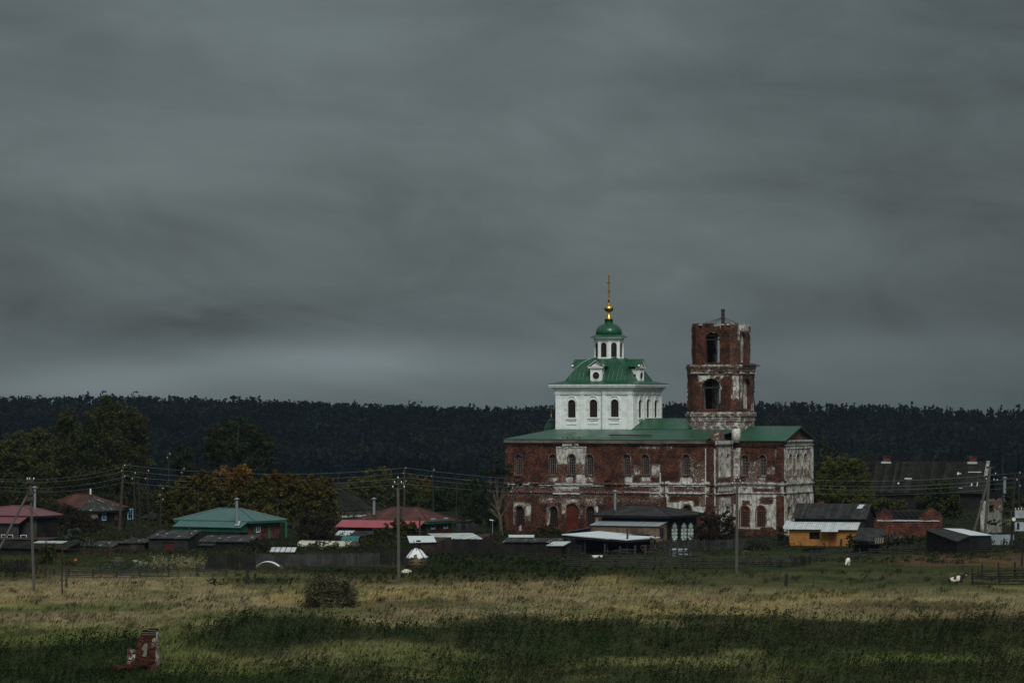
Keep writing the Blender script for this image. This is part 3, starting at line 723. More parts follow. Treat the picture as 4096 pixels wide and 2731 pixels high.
for i, (x0, x1, y0, y1, d) in enumerate([(2198, 2358, 1764.5, 1773, .335), (2252, 2290, 1772, 1787, .235), (2300, 2316, 1772, 1786, .235), (2228, 2346, 1786, 1793, .09), (2222, 2375, 1933, 1940, .255), (2158, 2417, 1939.5, 1943, .175), (2222, 2315, 1943, 1958, .05), (2505, 2642, 1932, 1939, .255), (2520, 2642, 1939.5, 1945, .175), (2626, 2642, 1945, 1960, .05), (2673, 2822, 1932, 1939, .255), (2673, 2822, 1939.5, 1946, .175), (2035, 2120, 1934, 1938, .255), (2035, 2052, 1940, 1960, .05), (2673, 2822, 1969, 1975, .165), (2600, 2642, 1970, 1977, .165), (2212, 2320, 1970, 1977, .165), (2500, 2640, 1966, 1969, .165), (2410, 2520, 1766, 1777, .235), (2560, 2700, 1766, 1779, .235), (2640, 2645, 1890, 2020, .14), (2663, 2668, 1925, 2050, .14), (2822, 2826, 1795, 2110, .14), (2858, 2862, 1795, 2120, .06)]):
    a0, a1, b0, b1 = uz(x0, x1, y0, y1); strip(FR, a0, a1, b0, b1, .001, d, i)
# body: back and ends
D2 = 2*AX
m = MB(); m.box(0.0, .8, .8, D2, -1, zE-.03); m.box(.8, uR, D2-.8, D2, -1, zE-.03); m.build('rear_walls', M_brick_plain, church)
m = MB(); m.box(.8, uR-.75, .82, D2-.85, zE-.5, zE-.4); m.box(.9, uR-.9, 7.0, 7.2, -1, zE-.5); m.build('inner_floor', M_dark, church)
# apse at the far east end behind
m = MB(); m.lathe((0.2, AX, 0), [(4.8, -1), (4.8, zE-.4)], 18); m.build('apse', M_brick_plain, church)
# west end face of the long body (between front and porch wing)
FW = side(uR)
wb = [(0, vA, 0.0, zp(1990), .50), (0, vA, zp(1960), zp(1932), .62), (.9, vA, zp(1905), zp(1790), .62), (0.05, .9, zp(1990), zp(1800), .2), (0, vA, zp(1782), zp(1762), .55)]
nw = []
for (pxc, w_, y0, y1) in [(2885, 1.15, 1905, 1812), (2912, 1.15, 1905, 1812), (2911, 1.2, 2080, 2022)]:
    vc = K.V(pxc, uR); nw.append((vc, K.Z(y0, uR, vc), K.Z(y1, uR, vc), w_))
wall('west_wall', FW, rect_pts(0, vA, -1, zE-.02), [arch_pts(*q) for q in nw[1:]], .8, M_brick, church, .22, lambda s, z: box_mask(s, z, wb))
m = MB(); arch_band(FW, *nw[0], .2, .002, .08, m); m.fprism(FW, arch_pts(nw[0][0], nw[0][1], nw[0][2], nw[0][3]-.1), .003, .03); m.build('blind_window', M_white_br, church)
for q in nw[1:]: m = MB(); m.fprism(FW, arch_pts(q[0], q[1], q[2], q[3]+.2), -.72, -.5); m.build('niche', M_brick_wear, church)
m = MB(); m.box(uR-.8, uR-.002, vA+.002, D2-.802, -1, zE-.03); m.build('inner_west_wall', M_brick_plain, church)
m = MB()
for z0, z1, d in [(zc, zc+.16, .24), (zc-.12, zc, .16), (zc-1.2, zc-1.05, .15), (zE-.6, zE-.45, .2), (zE-.45, zE-.05, .3)]: m.fbox(FW, -.3, vA, z0, z1, .002, d-.01)
m.build('string_courses', M_white_br, church)
for a, b in [(.05, .75), (vA-.9, vA-.15)]: m = MB(); m.fbox(FW, a, b, zc+.5, zE-.6, .002, .12); m.fbox(FW, a, b, -.9, zc-1.5, .002, .14); m.build('pilaster', M_brick_wear, church)
# --- low roof round the cube
CV0 = 7.6; uC0, uC1 = up(2222.6, CV0), up(2529.5, CV0); CV1 = K.V(2646, uC1)
uEnd = up(2823, -.5)
zT = K.Z(1716, up(2400, CV0), CV0)
ze_ = zE+.12
m = MB(); ov = .40
A_ = (-.22, -ov, ze_); B_ = (uEnd, -ov, ze_); ridge0 = (uC0-.15, CV0+.1, zT)
m.slab([A_, B_, (uEnd, CV0+.3, zT+.05), (uC0-.1, CV0+.3, zT+.05)], .10)
m.slab([(-.22, D2+ov, ze_), A_, (uC0-.1, CV0+.3, zT+.05), (uC0-.1, D2-CV0-.3, zT+.05)], .10)
m.slab([(uEnd, D2+ov, ze_), (-.22, D2+ov, ze_), (uC0-.1, D2-CV0-.3, zT+.05), (uEnd, D2-CV0-.3, zT+.05)], .10)
m.build('low_roof', M_green_corr, church)
m = MB(); m.slab([(uEnd+.01, 1.2, ze_+.24), (up(2925, 6), 4.5, ze_+.85), (up(2925, 6), CV0+.3, zT+.04), (uEnd+.01, CV0+.3, zT+.04)], .10); m.build('torn_roof_end', M_green, church)
m = MB(); m.box(-.20, uEnd-.02, -ov+.02, -ov+.07, ze_-.50, ze_-.10); m.box(-.20, -.16, -ov+.07, D2, ze_-.50, ze_-.10); m.box(-.155, uEnd-.03, -ov+.07, -.33, ze_-.44, ze_-.40); m.build('eave_boards', M_fascia, church)
m = MB(); m.slab([(up(2450, 3), 1.9, K.Z(1741, up(2500), 1.9)+.10), (up(2615, 3), 1.9, K.Z(1741, up(2500), 1.9)+.10), (up(2618, 3), 2.15, K.Z(1741, up(2500), 1.9)+.13), (up(2453, 3), 2.15, K.Z(1741, up(2500), 1.9)+.13)], .16); m.build('snow_rail', M_rustpipe, church)
# brick parapet block at the right end of the roof and the exposed plaster niche
zpB = K.Z(1722, uR, 1)
m = MB(); rg = random.Random(4); bt_ = []; x = uEnd+.05
ps = [(uEnd+.05, zE-.1)]; ps2 = []
while x < uR+.15: ps2.append((x, zpB-.35*((x-uEnd)/(uR-uEnd) < .15)+rg.uniform(-.12, .1))); x += .35
m.fprism(front(1.4), [(uEnd+.05, zE-.1), (uR+.1, zE-.1)]+ps2[::-1], -1.8, 0); m.build('broken_parapet', M_brick_wear, church)
m = MB(); zn = K.Z(1760, uR, 4.2)
m.lathe((up(2944, 6.3), 6.3, 0), [(.60, zE-.3), (.60, K.Z(1722, uR, 6)), (.42, K.Z(1716, uR, 6)), (.1, K.Z(1714, uR, 6))], 20); m.build('plastered_drum', M_rem, church, True)
# --- refectory roof between cube and tower
uT0 = up(2746, AX-4)
zr0, zr1 = K.Z(1715, uC1, CV0), K.Z(1672, uC1, AX)
m = MB()
m.slab([(uC1+.01, CV0-.25, zr0), (uT0+.6, CV0-.25, zr0), (uT0+.6, AX, zr1), (uC1+.01, AX, zr1)], .09)
m.slab([(uT0+.6, D2-CV0+.25, zr0), (uC1+.01, D2-CV0+.25, zr0), (uC1+.01, AX, zr1), (uT0+.6, AX, zr1)], .09)
m.build('refectory_roof', M_green, church)
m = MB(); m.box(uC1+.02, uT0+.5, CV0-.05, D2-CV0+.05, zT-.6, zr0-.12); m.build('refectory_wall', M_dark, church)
# --- white cube
zC1 = K.Z(1549, uC1, CV0); zC0 = zT-.6; cw, cd = uC1-uC0, CV1-CV0
FC = front(CV0); FS = side(uC1)
wins = [(up(x, CV0+.25), K.Z(y0, up(x, CV0), CV0), K.Z(y1, up(x, CV0), CV0), 1.18) for x, y0, y1 in [(2289.5, 1670, 1598), (2376.5, 1668.5, 1597), (2461.5, 1667.5, 1596.5)]]
swins = [(K.V(x, uC1-.2), K.Z(1670.5, uC1, CV0+4), K.Z(y1, uC1, CV0+4), 1.15) for x, y1 in [(2555, 1598), (2587, 1595), (2618, 1598)]]
wall('tower_wall', FC, rect_pts(uC0, uC1, zC0, zC1), [arch_pts(*q) for q in wins], .5, M_white, church)
wall('tower_wall', FS, rect_pts(CV0+.501, CV1, zC0, zC1), [arch_pts(*q) for q in swins], .5, M_white, church)
m = MB(); m.box(uC0, uC0+.5, CV0+.502, CV1, zC0, zC1); m.box(uC0+.502, uC1-.502, CV1-.5, CV1, zC0, zC1); m.build('tower_wall', M_white, church)
for q in wins: win_bars(FC, q[0], q[1]+.05, q[2]-.03, q[3]-.08, M_frame_b, church, -.2, 3, 5, bar=.045)
for q in swins: win_bars(FS, q[0], q[1]+.05, q[2]-.03, q[3]-.08, M_frame_b, church, -.2, 3, 5, bar=.045)
m = MB()
for F_, L0, L1, ww in ((FC, uC0, uC1, wins), (FS, CV0, CV1, swins)):
    e = .0 if F_ is FC else .002
    zt = zC1
    for z0, z1, d in [(zt-.14, zt+.32, .44), (zt-.28, zt-.14, .32), (zt-.42, zt-.28, .22), (zt-.80, zt-.42, .12), (zt-.96, zt-.88, .15)]:
        m.fbox(F_, L0-d+e, L1+d-e, z0+e, z1-e, .003, d+e)
    L = L1-L0; p = .62
    xs = [L0+.02] + [(ww[i][0]+ww[i+1][0])/2-p/2 for i in range(2)] + [L1-p-.02]
    for x in xs:
        m.fbox(F_, x, x+p, zC0, zt-.97, .003, .10)
        m.fbox(F_, x+.02, x+p-.02, zt-.87, zt-.43, .003, .17)
    for q in ww:
        cx = q[0]; arch_band(F_, cx, q[1], q[2], q[3], .13, .003, .06, m)
        zz = q[2]
        # ogee hood: stepped moulding over the head
        hood = [(-.86, zz-1.0), (-.86, zz-.35), (-.7, zz-.12), (-.52, zz+.22), (-.34, zz+.44), (0, zz+.40), (.34, zz+.44), (.52, zz+.22), (.7, zz-.12), (.86, zz-.35), (.86, zz-1.0)]
        for a, b in zip(hood[:-1], hood[1:]):
            dx_, dz_ = b[0]-a[0], b[1]-a[1]; l = math.hypot(dx_, dz_); nx, nz_ = -dz_/l*.05, dx_/l*.05
            m.fprism(F_, [(cx+a[0]+nx, a[1]+nz_), (cx+a[0]-nx, a[1]-nz_), (cx+b[0]-nx, b[1]-nz_), (cx+b[0]+nx, b[1]+nz_)], .004, .11)
        m.fbox(F_, cx-.95, cx-.77, zz-1.35, zz-1.0, .003, .12); m.fbox(F_, cx+.77, cx+.95, zz-1.35, zz-1.0, .003, .12)
        m.fbox(F_, cx-.8, cx+.8, q[1]-.2, q[1]-.03, .003, .17); m.fbox(F_, cx-.55, cx+.55, q[1]-.42, q[1]-.3, .003, .09)
        m.fbox(F_, cx-.75, cx+.75, q[1]-.92, q[1]-.82, .003, .08); m.fbox(F_, cx-.75, cx-.67, q[1]-.82, q[1]-.3, .003, .08); m.fbox(F_, cx+.67, cx+.75, q[1]-.82, q[1]-.3, .003, .08)
m.build('wall_mouldings', M_white, church)
m = MB(); xx = up(2408, CV0-.2); m.tube([(xx, CV0-.25, zC0+.5), (xx, CV0-.25, zC1-.6), (xx, CV0-.62, zC1-.1), (xx, CV0-.62, zC1+.3)], .045, 6); m.build('drainpipe', M_galv, church)
cx, cy = (uC0+uC1)/2, (CV0+CV1)/2
# cornice slab and skirt roof
ox = uC1-up(2542, CV0-1.2); co_w = 1.25
zK = K.Z(1547, uC1, CV0-1)
m = MB(); m.box(uC0-.68, uC1+.68, CV0-.68, CV1+.68, zK-.02, zK+.16); m.box(uC0-.76, uC1+.76, CV0-.76, CV1+.76, zK+.162, zK+.40); m.build('cornice', M_wtrim, church)
hw0, hd0 = cw/2*.83, cd/2*.83
z1_ = zK+.42; z2_ = z1_+.42
def rectp(a, b, z): return [(cx-a, cy-b, z), (cx+a, cy-b, z), (cx+a, cy+b, z), (cx-a, cy+b, z)]
m = MB(); m.hexa(rectp(cw/2+.82, cd/2+.82, z1_), rectp(hw0, hd0, z2_)); m.hexa(rectp(cw/2+.82, cd/2+.82, z1_-.02), rectp(cw/2+.82, cd/2+.82, z1_)); m.build('skirt_roof', M_green, church)
zD1 = K.Z(1430, (uC0+uC1)/2, cy); Hd = zD1-z2_+.05
prof = [(0, 1.0), (.10, .955), (.20, .91), (.37, .835), (.55, .745), (.70, .66), (.80, .58), (.88, .495), (.94, .42), (1.0, .33)]
m = MB(); rings = [rectp(hw0*f, hd0*f, z2_-.03+Hd*t) for t, f in prof]
n0 = 0; vs = [p for r_ in rings for p in r_]; m.add(vs, [(i*4+j, i*4+(j+1) % 4, (i+1)*4+(j+1) % 4, (i+1)*4+j) for i in range(len(rings)-1) for j in range(4)]+[(3, 2, 1, 0), tuple(len(vs)-4+j for j in range(4))])
m.build('dome_roof', M_green, church)
for j in range(4): m = MB(); m.tube([rings[i][j] for i in range(len(rings))], .06, 6); m.build('hip_seam', M_green_dome, church)
# four dormers
def dormer(F_, c, half, name='dormer'):
    """c: coordinate along the face, half: distance of base edge"""
    w2 = .82; zb = z2_+.02; zt_ = zb+1.62
    wl = MB(); wl.fprism(F_, rect_pts(c-w2, c+w2, zb-.1, zt_), -.35+0, .10)
    wl.fprism(F_, rect_pts(c-w2, c+w2, zb+.9, zt_-.002), -1.7, -.352)
    wl.fprism(F_, [(c-w2-.02, zt_+.30), (c+w2+.02, zt_+.30), (c, zt_+.92)], -.2, .06)
    o = wl.build(name, M_white, church)
    tr = MB(); tr.fbox(F_, c-w2-.14, c+w2+.14, zt_-.02, zt_+.10, -.3, .2); tr.fbox(F_, c-w2-.28, c+w2+.28, zt_+.10, zt_+.24, -.3, .34)
    for s_ in (-1, 1):
        a = (c+s_*(w2+.42), zt_+.22); b = (c, zt_+1.10)
        tr.fprism(F_, [a, (a[0], a[1]+.16), (b[0], b[1]+.16), b], .10, .36)
    tr.fbox(F_, c-w2, c-w2+.14, zb, zt_-.03, .102, .17); tr.fbox(F_, c+w2-.14, c+w2, zb, zt_-.03, .102, .17)
    tr.build('trim', M_wtrim, o)
    wr = MB(); n = 18
    for i in range(n):
        a0, a1 = 2*math.pi*i/n, 2*math.pi*(i+1)/n
        wr.fprism(F_, [(c+.60*math.cos(a0), zb+.68+.60*math.sin(a0)), (c+.60*math.cos(a1), zb+.68+.60*math.sin(a1)), (c+.50*math.cos(a1), zb+.68+.50*math.sin(a1)), (c+.50*math.cos(a0), zb+.68+.50*math.sin(a0))], .104, .16)
    wr.build('round_frame', M_wtrim, o)
    pn = MB(); pn.fprism(F_, [(c+.495*math.cos(2*math.pi*i/n), zb+.68+.495*math.sin(2*math.pi*i/n)) for i in range(n)], .104, .118); pn.build('round_pane', M_pane, o)
    br = MB()
    for a in (0, 60, 120):
        t = R(a); br.fprism(F_, [(c+.49*math.cos(t)-.02*math.sin(t), zb+.68+.49*math.sin(t)+.02*math.cos(t)), (c+.49*math.cos(t)+.02*math.sin(t), zb+.68+.49*math.sin(t)-.02*math.cos(t)), (c-.49*math.cos(t)+.02*math.sin(t), zb+.68-.49*math.sin(t)-.02*math.cos(t)), (c-.49*math.cos(t)-.02*math.sin(t), zb+.68-.49*math.sin(t)+.02*math.cos(t))], .119+.001*a/60, .135+.001*a/60)
    br.build('round_bars', M_frame_b, o)
    rf = MB()
    for s_ in (-1, 1):
        a = (c+s_*(w2+.46), zt_+.26); b = (c, zt_+1.14)
        rf.fprism(F_, [a, (a[0], a[1]+.07), (b[0], b[1]+.20), (b[0], b[1]+.08)], -2.3, .40)
    rf.build('dormer_roof', M_green, o)
dormer(front(cy-hd0), cx, 0); dormer(back(cy+hd0), cx, 0); dormer(side(cx+hw0), cy, 0); dormer(lside(cx-hw0), cy, 0)
# octagonal drum
zL0 = zD1-.15; zL1 = K.Z(1352, cx, cy); rO = 1.98; ap = rO*math.cos(math.pi/8); hs = rO*math.sin(math.pi/8)
for k in range(8):
    a = math.pi/4*k; n_ = (math.cos(a), math.sin(a)); t_ = (-n_[1], n_[0])
    F_ = (lambda n_, t_: (lambda s_, z, d: (cx+n_[0]*(ap+d)+t_[0]*s_, cy+n_[1]*(ap+d)+t_[1]*s_, z)))(n_, t_)
    zb = zL0+.2; wt = zL1-.62
    wall('drum_wall', F_, rect_pts(-hs, hs, zL0-.3, zL1), [arch_pts(0, zb, wt, .86)], .2, M_white, church, back_face=True)
    m = MB(); m.fbox(F_, -hs-.02, -hs+.17, zL0, zL1-.3, .002, .06); m.fbox(F_, hs-.17, hs+.02, zL0, zL1-.3, .002, .06)
    for i, (d, z0, z1) in enumerate([(.16, zL1-.16, zL1), (.09, zL1-.28, zL1-.162)]): m.fbox(F_, -hs-d*.4, hs+d*.4, z0, z1, .003, d)
    m.build('drum_mouldings', M_wtrim, church)
    if k in (3, 4, 5, 6, 7, 0, 1, 2): win_bars(F_, 0, zb+.02, wt-.02, .80, M_frame_dk, church, -.14, 3, 5, bar=.045, fr=.05)
m = MB(); m.lathe((cx, cy, 0), [(2.5, zL1+.0), (2.5, zL1+.10)], 8, math.pi/8); m.build('drum_cornice', M_wtrim, church)
m = MB(); m.lathe((cx, cy, 0), [(2.56, zL1+.102), (2.52, zL1+.16), (1.80, zL1+.50), (1.74, zL1+.50)], 8, math.pi/8); m.build('drum_eave_roof', M_green_dome, church)
zH = K.Z(1296, cx, cy); hh = zH-zL1-.42
m = MB(); m.lathe((cx, cy, zL1+.46), [(1.72, 0), (1.76, hh*.16), (1.72, hh*.36), (1.58, hh*.56), (1.34, hh*.74), (1.02, hh*.88), (.70, hh*.97), (.56, hh)], 16, math.pi/16); m.build('cupola', M_green_dome, church, True)
m = MB()
for k in range(8):
    a = math.pi/8+math.pi/4*k; m.tube([(cx+math.cos(a)*(r_+.0), cy+math.sin(a)*(r_+.0), zL1+.46+z) for r_, z in [(1.72, 0), (1.76, hh*.16), (1.72, hh*.36), (1.58, hh*.56), (1.34, hh*.74), (1.02, hh*.88), (.70, hh*.97), (.56, hh)]], .04, 5)
m.build('cupola_seams', M_green_dome, church)
zN = K.Z(1277, cx, cy)
m = MB(); m.lathe((cx, cy, 0), [(.62, zH-.08), (.57, zH-.02), (.56, zN-.02), (.60, zN)], 16); m.build('cupola_neck', M_green_dome, church, True)
def zy(y): return K.Z(1050+y/2.091, cx, cy)
m = MB(); m.lathe((cx, cy, 0), [(.54, zy(475)), (.42, zy(465)), (.24, zy(448)), (.14, zy(425)), (.13, zy(415))], 16); m.build('gilded_base', M_gold, church, True)
m = MB(); m.lathe((cx, cy, zy(385)), [(.05, -.56)]+[(.64*math.cos(t), .50*math.sin(t)) for t in [R(-75+15*i) for i in range(11)]]+[(.20, .50), (.13, .62), (.12, 1.15), (.18, 1.22), (.15, 1.32), (.06, 1.38)], 20); m.build('gilded_ball', M_gold, church, True)
def cross(base, h, t, parent, mat, name='cross'):
    m = MB(); x, y, z = base; vx = .5
    m.box(x-t/2, x+t/2, y-t/2, y+t/2, z, z+h)
    m.box(x-t*.4, x+t*.4, y-h*.17, y+h*.17, z+h*.70, z+h*.70+t*1.1); m.box(x-t*.4, x+t*.4, y-h*.085, y+h*.085, z+h*.86, z+h*.86+t)
    m.hexa([(x-t*.4, y-h*.11, z+h*.34), (x+t*.4, y-h*.11, z+h*.34), (x+t*.4, y+h*.11, z+h*.25), (x-t*.4, y+h*.11, z+h*.25)], [(x-t*.4, y-h*.11, z+h*.34+t), (x+t*.4, y-h*.11, z+h*.34+t), (x+t*.4, y+h*.11, z+h*.25+t), (x-t*.4, y+h*.11, z+h*.25+t)])
    m.lathe((x, y, z), [(t*.5, h), (t*1.3, h+t*.8), (t*.2, h+t*2.4)], 6)
    for s_ in (-1, 1): m.lathe((x, y+s_*h*.17, z+h*.70), [(t*.2, -t*.5), (t*1.0, t*.5), (t*.2, t*1.6)], 6)
    m.build(name, mat, parent)
cross((cx, cy, zy(300)), 3.0, .13, church, M_gold)
# small east cupola behind
ub = up(2205, AX); zb_ = K.Z(1722, ub, AX); z2b = K.Z(1683, ub, AX)
m = MB(); m.lathe((ub, AX, 0), [(.95, zb_-.4), (.95, zb_), (1.0, zb_+.05), (.93, zb_+.5), (.72, zb_+.9), (.5, z2b-.12), (.48, z2b), (.62, z2b+.02), (.3, z2b+.2), (.12, z2b+.45)], 8, .2); m.build('small_cupola', M_green_dome, church)
m = MB(); m.lathe((ub, AX, z2b+.42), [(.05, -.1), (.13, 0), (.15, .12), (.10, .25), (.05, .6)], 10); m.build('small_gilded_ball', M_goldd, church, True)
cross((ub, AX, z2b+.9), 1.15, .075, church, M_goldd)
# --- bell tower
M_base = mat_brick('flaked_brick', use_attr=False, amount=.46)
uTc = up(2884, AX)
def z2p(y): return K.Z(1180+y/2.24, uTc, AX-3.5)
def tier(hf, ch, z0, z1, openings, mat, nm, ragged=0.0, seed=1, th=.95, plmask=None, side_cut=0.0):
    rg = random.Random(seed)
    for k in range(4):
        a = math.pi/2*k-math.pi/2; n_ = (math.cos(a), math.sin(a)); t_ = (-n_[1], n_[0])
        F_ = (lambda n_, t_: (lambda s_, z, d: (uTc+n_[0]*(hf+d)+t_[0]*s_, AX+n_[1]*(hf+d)+t_[1]*s_, z)))(n_, t_)
        L = hf-ch; top = []
        if ragged:
            x = -L; cur = z1
            while x < L:
                st = rg.uniform(.25, .6); nz_ = z1-(side_cut if (k == 1 and x > -L*.8) else 0)-rg.choice([0, 0, .08, .16, .3])*ragged
                top += [(x, nz_), (min(L, x+st), nz_)]; x += st
            tp = []
            for p in top:
                if tp and abs(p[0]-tp[-1][0]) < 1e-6: p = (p[0]+.01, p[1])
                tp.append(p)
            tp[-1] = (L, tp[-1][1]); outline = [(-L, z0), (L, z0)]+tp[::-1]
        else: outline = rect_pts(-L, L, z0, z1)
        w_, b0, b1 = openings[:3]; oc_ = 0.0
        if k == 2: oc_ = openings[3]
        pm = (lambda s, z, k=k: plmask(k, s, z)) if plmask else None
        wall(nm, F_, outline, [arch_pts(oc_, b0, b1, w_)], th, (M_white_br if k == 2 else mat), church, .35, pm)
        if k == 1: nb = MB(); nb.fprism(F_, arch_pts(0, b0, b1, w_+.1), -th*.8, -th*.55); nb.build('niche', M_white_br, church)
        # chamfer
        a2 = a+math.pi/4; n2_ = (math.cos(a2), math.sin(a2)); t2 = (-n2_[1], n2_[0]); dd = (2*hf-ch)/math.sqrt(2); hl = ch/math.sqrt(2)
        F2 = (lambda n_, t_, dd: (lambda s_, z, d: (uTc+n_[0]*(dd+d)+t_[0]*s_, AX+n_[1]*(dd+d)+t_[1]*s_, z)))(n2_, t2, dd)
        zt_ = z1-(rg.uniform(.05, .3)*ragged if ragged else 0)-(side_cut if k == 1 else 0)
        pm2 = (lambda s, z, k=k: plmask(k+10, s, z)) if plmask else None
        wall(nm, F2, rect_pts(-hl, hl, z0, zt_), [], th*.9, mat, church, .35, pm2)
def ringbox(hf, ch, z0, z1, m):
    p = [(-hf+ch, -hf), (hf-ch, -hf), (hf, -hf+ch), (hf, hf-ch), (hf-ch, hf), (-hf+ch, hf), (-hf, hf-ch), (-hf, -hf+ch)]
    m.hexa([(uTc+a, AX+b, z0) for a, b in p], [(uTc+a, AX+b, z1) for a, b in p])
h1 = 3.78; zb1, zt1 = z2p(1040), z2p(712); zb2, zt2 = z2p(615), z2p(252)
def pl1(k, s, z):
    t = (z-zb1)/(zt1-zb1)
    if k == 10: return .62 if .32 < t < .98 and abs(s) < .55 else -.1     # corner facing the camera
    if k == 0: return .55 if (t > .90 or (.80 < t and s < -.3 and t < .97)) and s > -1.9 else (.45 if abs(abs(math.hypot(s, max(0, z-(zt1-2.0)))-1.35)) < .18 and z > zt1-2.2 else -.2)
    if k == 1: return .5 if (s < -1.6 and t > .3) or (s > 1.6 and t < .25) else -.02
    return 0.0
def pl2(k, s, z):
    t = (z-zb2)/(zt2-zb2)
    if k == 1: return .45 if s < -1.2 and t > .55 else .05
    if k == 10: return .0
    return -.16
tier(h1-.05, 1.08, zb1, zt1, (2.75, z2p(1018), z2p(745), .32), M_brick, 'bell_tier_wall', plmask=pl1)
h2 = 3.22
tier(h2, .85, zb2-.1, zt2, (2.05, z2p(602), z2p(330), .70), M_brick, 'upper_tier_wall', ragged=2.6, seed=5, th=.75, plmask=pl2, side_cut=1.0)
# cornices with broken, stepped courses
rg = random.Random(9)
m = MB()
zz0 = z2p(1190)-.6
ringbox(h1+.02, 1.1, zz0, z2p(1130), m); ringbox(h1+.12, 1.1, z2p(1130), z2p(1085), m); ringbox(h1+.24, 1.15, z2p(1085), z2p(1062), m); ringbox(h1+.10, 1.1, z2p(1062), z2p(1045), m)
m.build('tower_base', M_base, church)
m = MB(); ringbox(h1+.05, 1.05, zt1, z2p(685), m); ringbox(h1+.13, 1.1, z2p(685), z2p(655), m); ringbox(h1+.22, 1.15, z2p(655), z2p(636), m); ringbox(h1+.08, 1.1, z2p(636), z2p(620), m)
m.build('tower_cornice', M_brick_wear, church)
m = MB()                                   # loose bricks and dentils on the ledges
for (hh_, z_, n_) in [(h1+.22, z2p(636), 46), (h1+.24, z2p(1062), 46), (h1+.05, z2p(1100), 40), (h1+.13, z2p(700), 36), (h2-.02, zt2-.25, 34)]:
    for i in range(n_):
        t = rg.uniform(-1, 1)*(hh_-1.0); s_ = rg.choice([0, 0, 1]); w_ = rg.uniform(.12, .4); h_ = rg.uniform(.06, .2)
        if s_ == 0: m.box(uTc+t, uTc+t+w_, AX-hh_-rg.uniform(-.03, .09), AX-hh_+.4, z_-.02, z_+h_)
        else: m.box(uTc+hh_-.4, uTc+hh_+rg.uniform(-.03, .09), AX+t, AX+t+w_, z_-.02, z_+h_)
m.build('loose_bricks', M_white_br, church)['kind'] = 'stuff'
m = MB()                                   # toothed, broken arrises
for hh_, ch_, za, zb__ in ((h1-.05, 1.08, zb1, zt1), (h2, .85, zb2, zt2-.5)):
    for i in range(70):
        z_ = rg.uniform(za, zb__); l = rg.uniform(.15, .4); e = rg.uniform(.02, .07); h_ = rg.choice([.08, .16, .24])
        for px_, py_ in ((-hh_, -hh_+ch_), (hh_-ch_, -hh_), (hh_, hh_-ch_)):
            if rg.random() < .6: m.box(uTc+px_-e*1.6, uTc+px_+e*1.6, AX+py_-e*1.6, AX+py_+e*1.6, z_, z_+h_)
m.build('broken_arrises', M_brick_plain, church)['kind'] = 'stuff'
m = MB(); q = h1+.34; m.hexa([(uTc+h2-.2, AX-h2+.9, z2p(628)), (uTc+q, AX-h2+.9, z2p(634)), (uTc+q, AX+q, z2p(634)), (uTc+h2-.2, AX+q, z2p(628))], [(uTc+h2-.2, AX-h2+.9, z2p(606)), (uTc+q, AX-h2+.9, z2p(628)), (uTc+q, AX+q, z2p(628)), (uTc+h2-.2, AX+q, z2p(606))]); m.build('ledge_roofing', M_dark_seam, church)
m = MB(); m.box(uTc-1.3, uTc+1.3, AX-h1-.02, AX-h1+.12, z2p(838), z2p(820)); m.box(uTc-1.3, uTc+1.3, AX-h2+.3, AX-h2+.45, z2p(405), z2p(392)); m.box(uTc-.9, uTc+.9, AX-h2+.3, AX-h2+.42, z2p(368), z2p(358)); m.build('cross_beam', M_wood, church)
m = MB(); m.box(uTc-2.9, uTc-1.8, AX-1.6, AX-1.1, zb1+.05, zt1-.9); m.box(uTc-.9, uTc-.2, AX+2.2, AX+2.6, zb1+.05, zt1-.6); m.build('inner_piers', M_white_br, church)

m = MB(); m.box(uTc-h1+1, uTc+h1-1, AX-h1+1, AX+h1-1, zt1-.3, zt1-.05); m.build('vault', M_brick_plain, church)
m = MB(); m.box(uTc-h2+.8, uTc+h2-.8, AX-h2+.8, AX+h2-.8, zt2-1.5, zt2-1.25); m.build('upper_ceiling', M_wood, church)
up0 = up(2600+654/2.24, AX); m = MB(); m.box(up0-.19, up0+.19, AX-.19, AX+.19, zt2-3, z2p(135)); m.box(up0-.23, up0+.21, AX-.22, AX+.22, z2p(135), z2p(121)); m.build('spire_post', M_rustpipe, church)
m = MB()
for dx_, dy_ in ((-2.6, -1.5), (-1.0, -2.6), (2.2, -1.8), (2.4, 1.2), (-2.2, 2.2)): m.tube([(up0, AX, z2p(195)), (uTc+dx_, AX+dy_, zt2-.15)], .035, 5)
m.build('post_stays', M_rustpipe, church)
# --- porch wing
uP1 = up(3135, vA); FA = front(vA); zPe = K.Z(1764, uP1, vA); 
vP1 = D2-vA
aw_u = [(up(x, vA+.3), K.Z(1900, up(x, vA), vA), K.Z(1820, up(x, vA), vA), 1.0) for x in (2982.5, 3053.5)]
aw_l = [(up(x, vA+.3), K.Z(2108, up(x, vA), vA), K.Z(2023, up(x, vA), vA), 1.3) for x in (2982.5, 3047.5)]
ab = []
for (x0, x1, y0, y1, a) in [(2932, 2960, 1795, 1910, .5), (2990, 3035, 1850, 1900, .25), (3060, 3095, 1870, 1895, .3), (3104, 3128, 1800, 1824, .6), (2932, 3096, 1933, 1945, .75), (2932, 3096, 1945, 1968, .42), (2932, 3010, 1950, 1966, .5),
    (2932, 3096, 1968, 1974, .72), (2955, 3035, 1975, 2110, .78), (3000, 3096, 1978, 2000, .62), (3035, 3096, 2000, 2104, .52), (2932, 2955, 1990, 2110, .45), (3096, 3106, 1972, 2112, .62), (3110, 3124, 1975, 2112, .5), (3126, 3136, 1800, 2112, .6), (2965, 2975, 1830, 1900, .4), (3036, 3044, 1830, 1900, .3), (2980, 3060, 1905, 1925, .3)]:
    a0, a1, b0, b1 = uz(x0, x1, y0, y1, vA); ab.append((a0, a1, b0, b1, a))
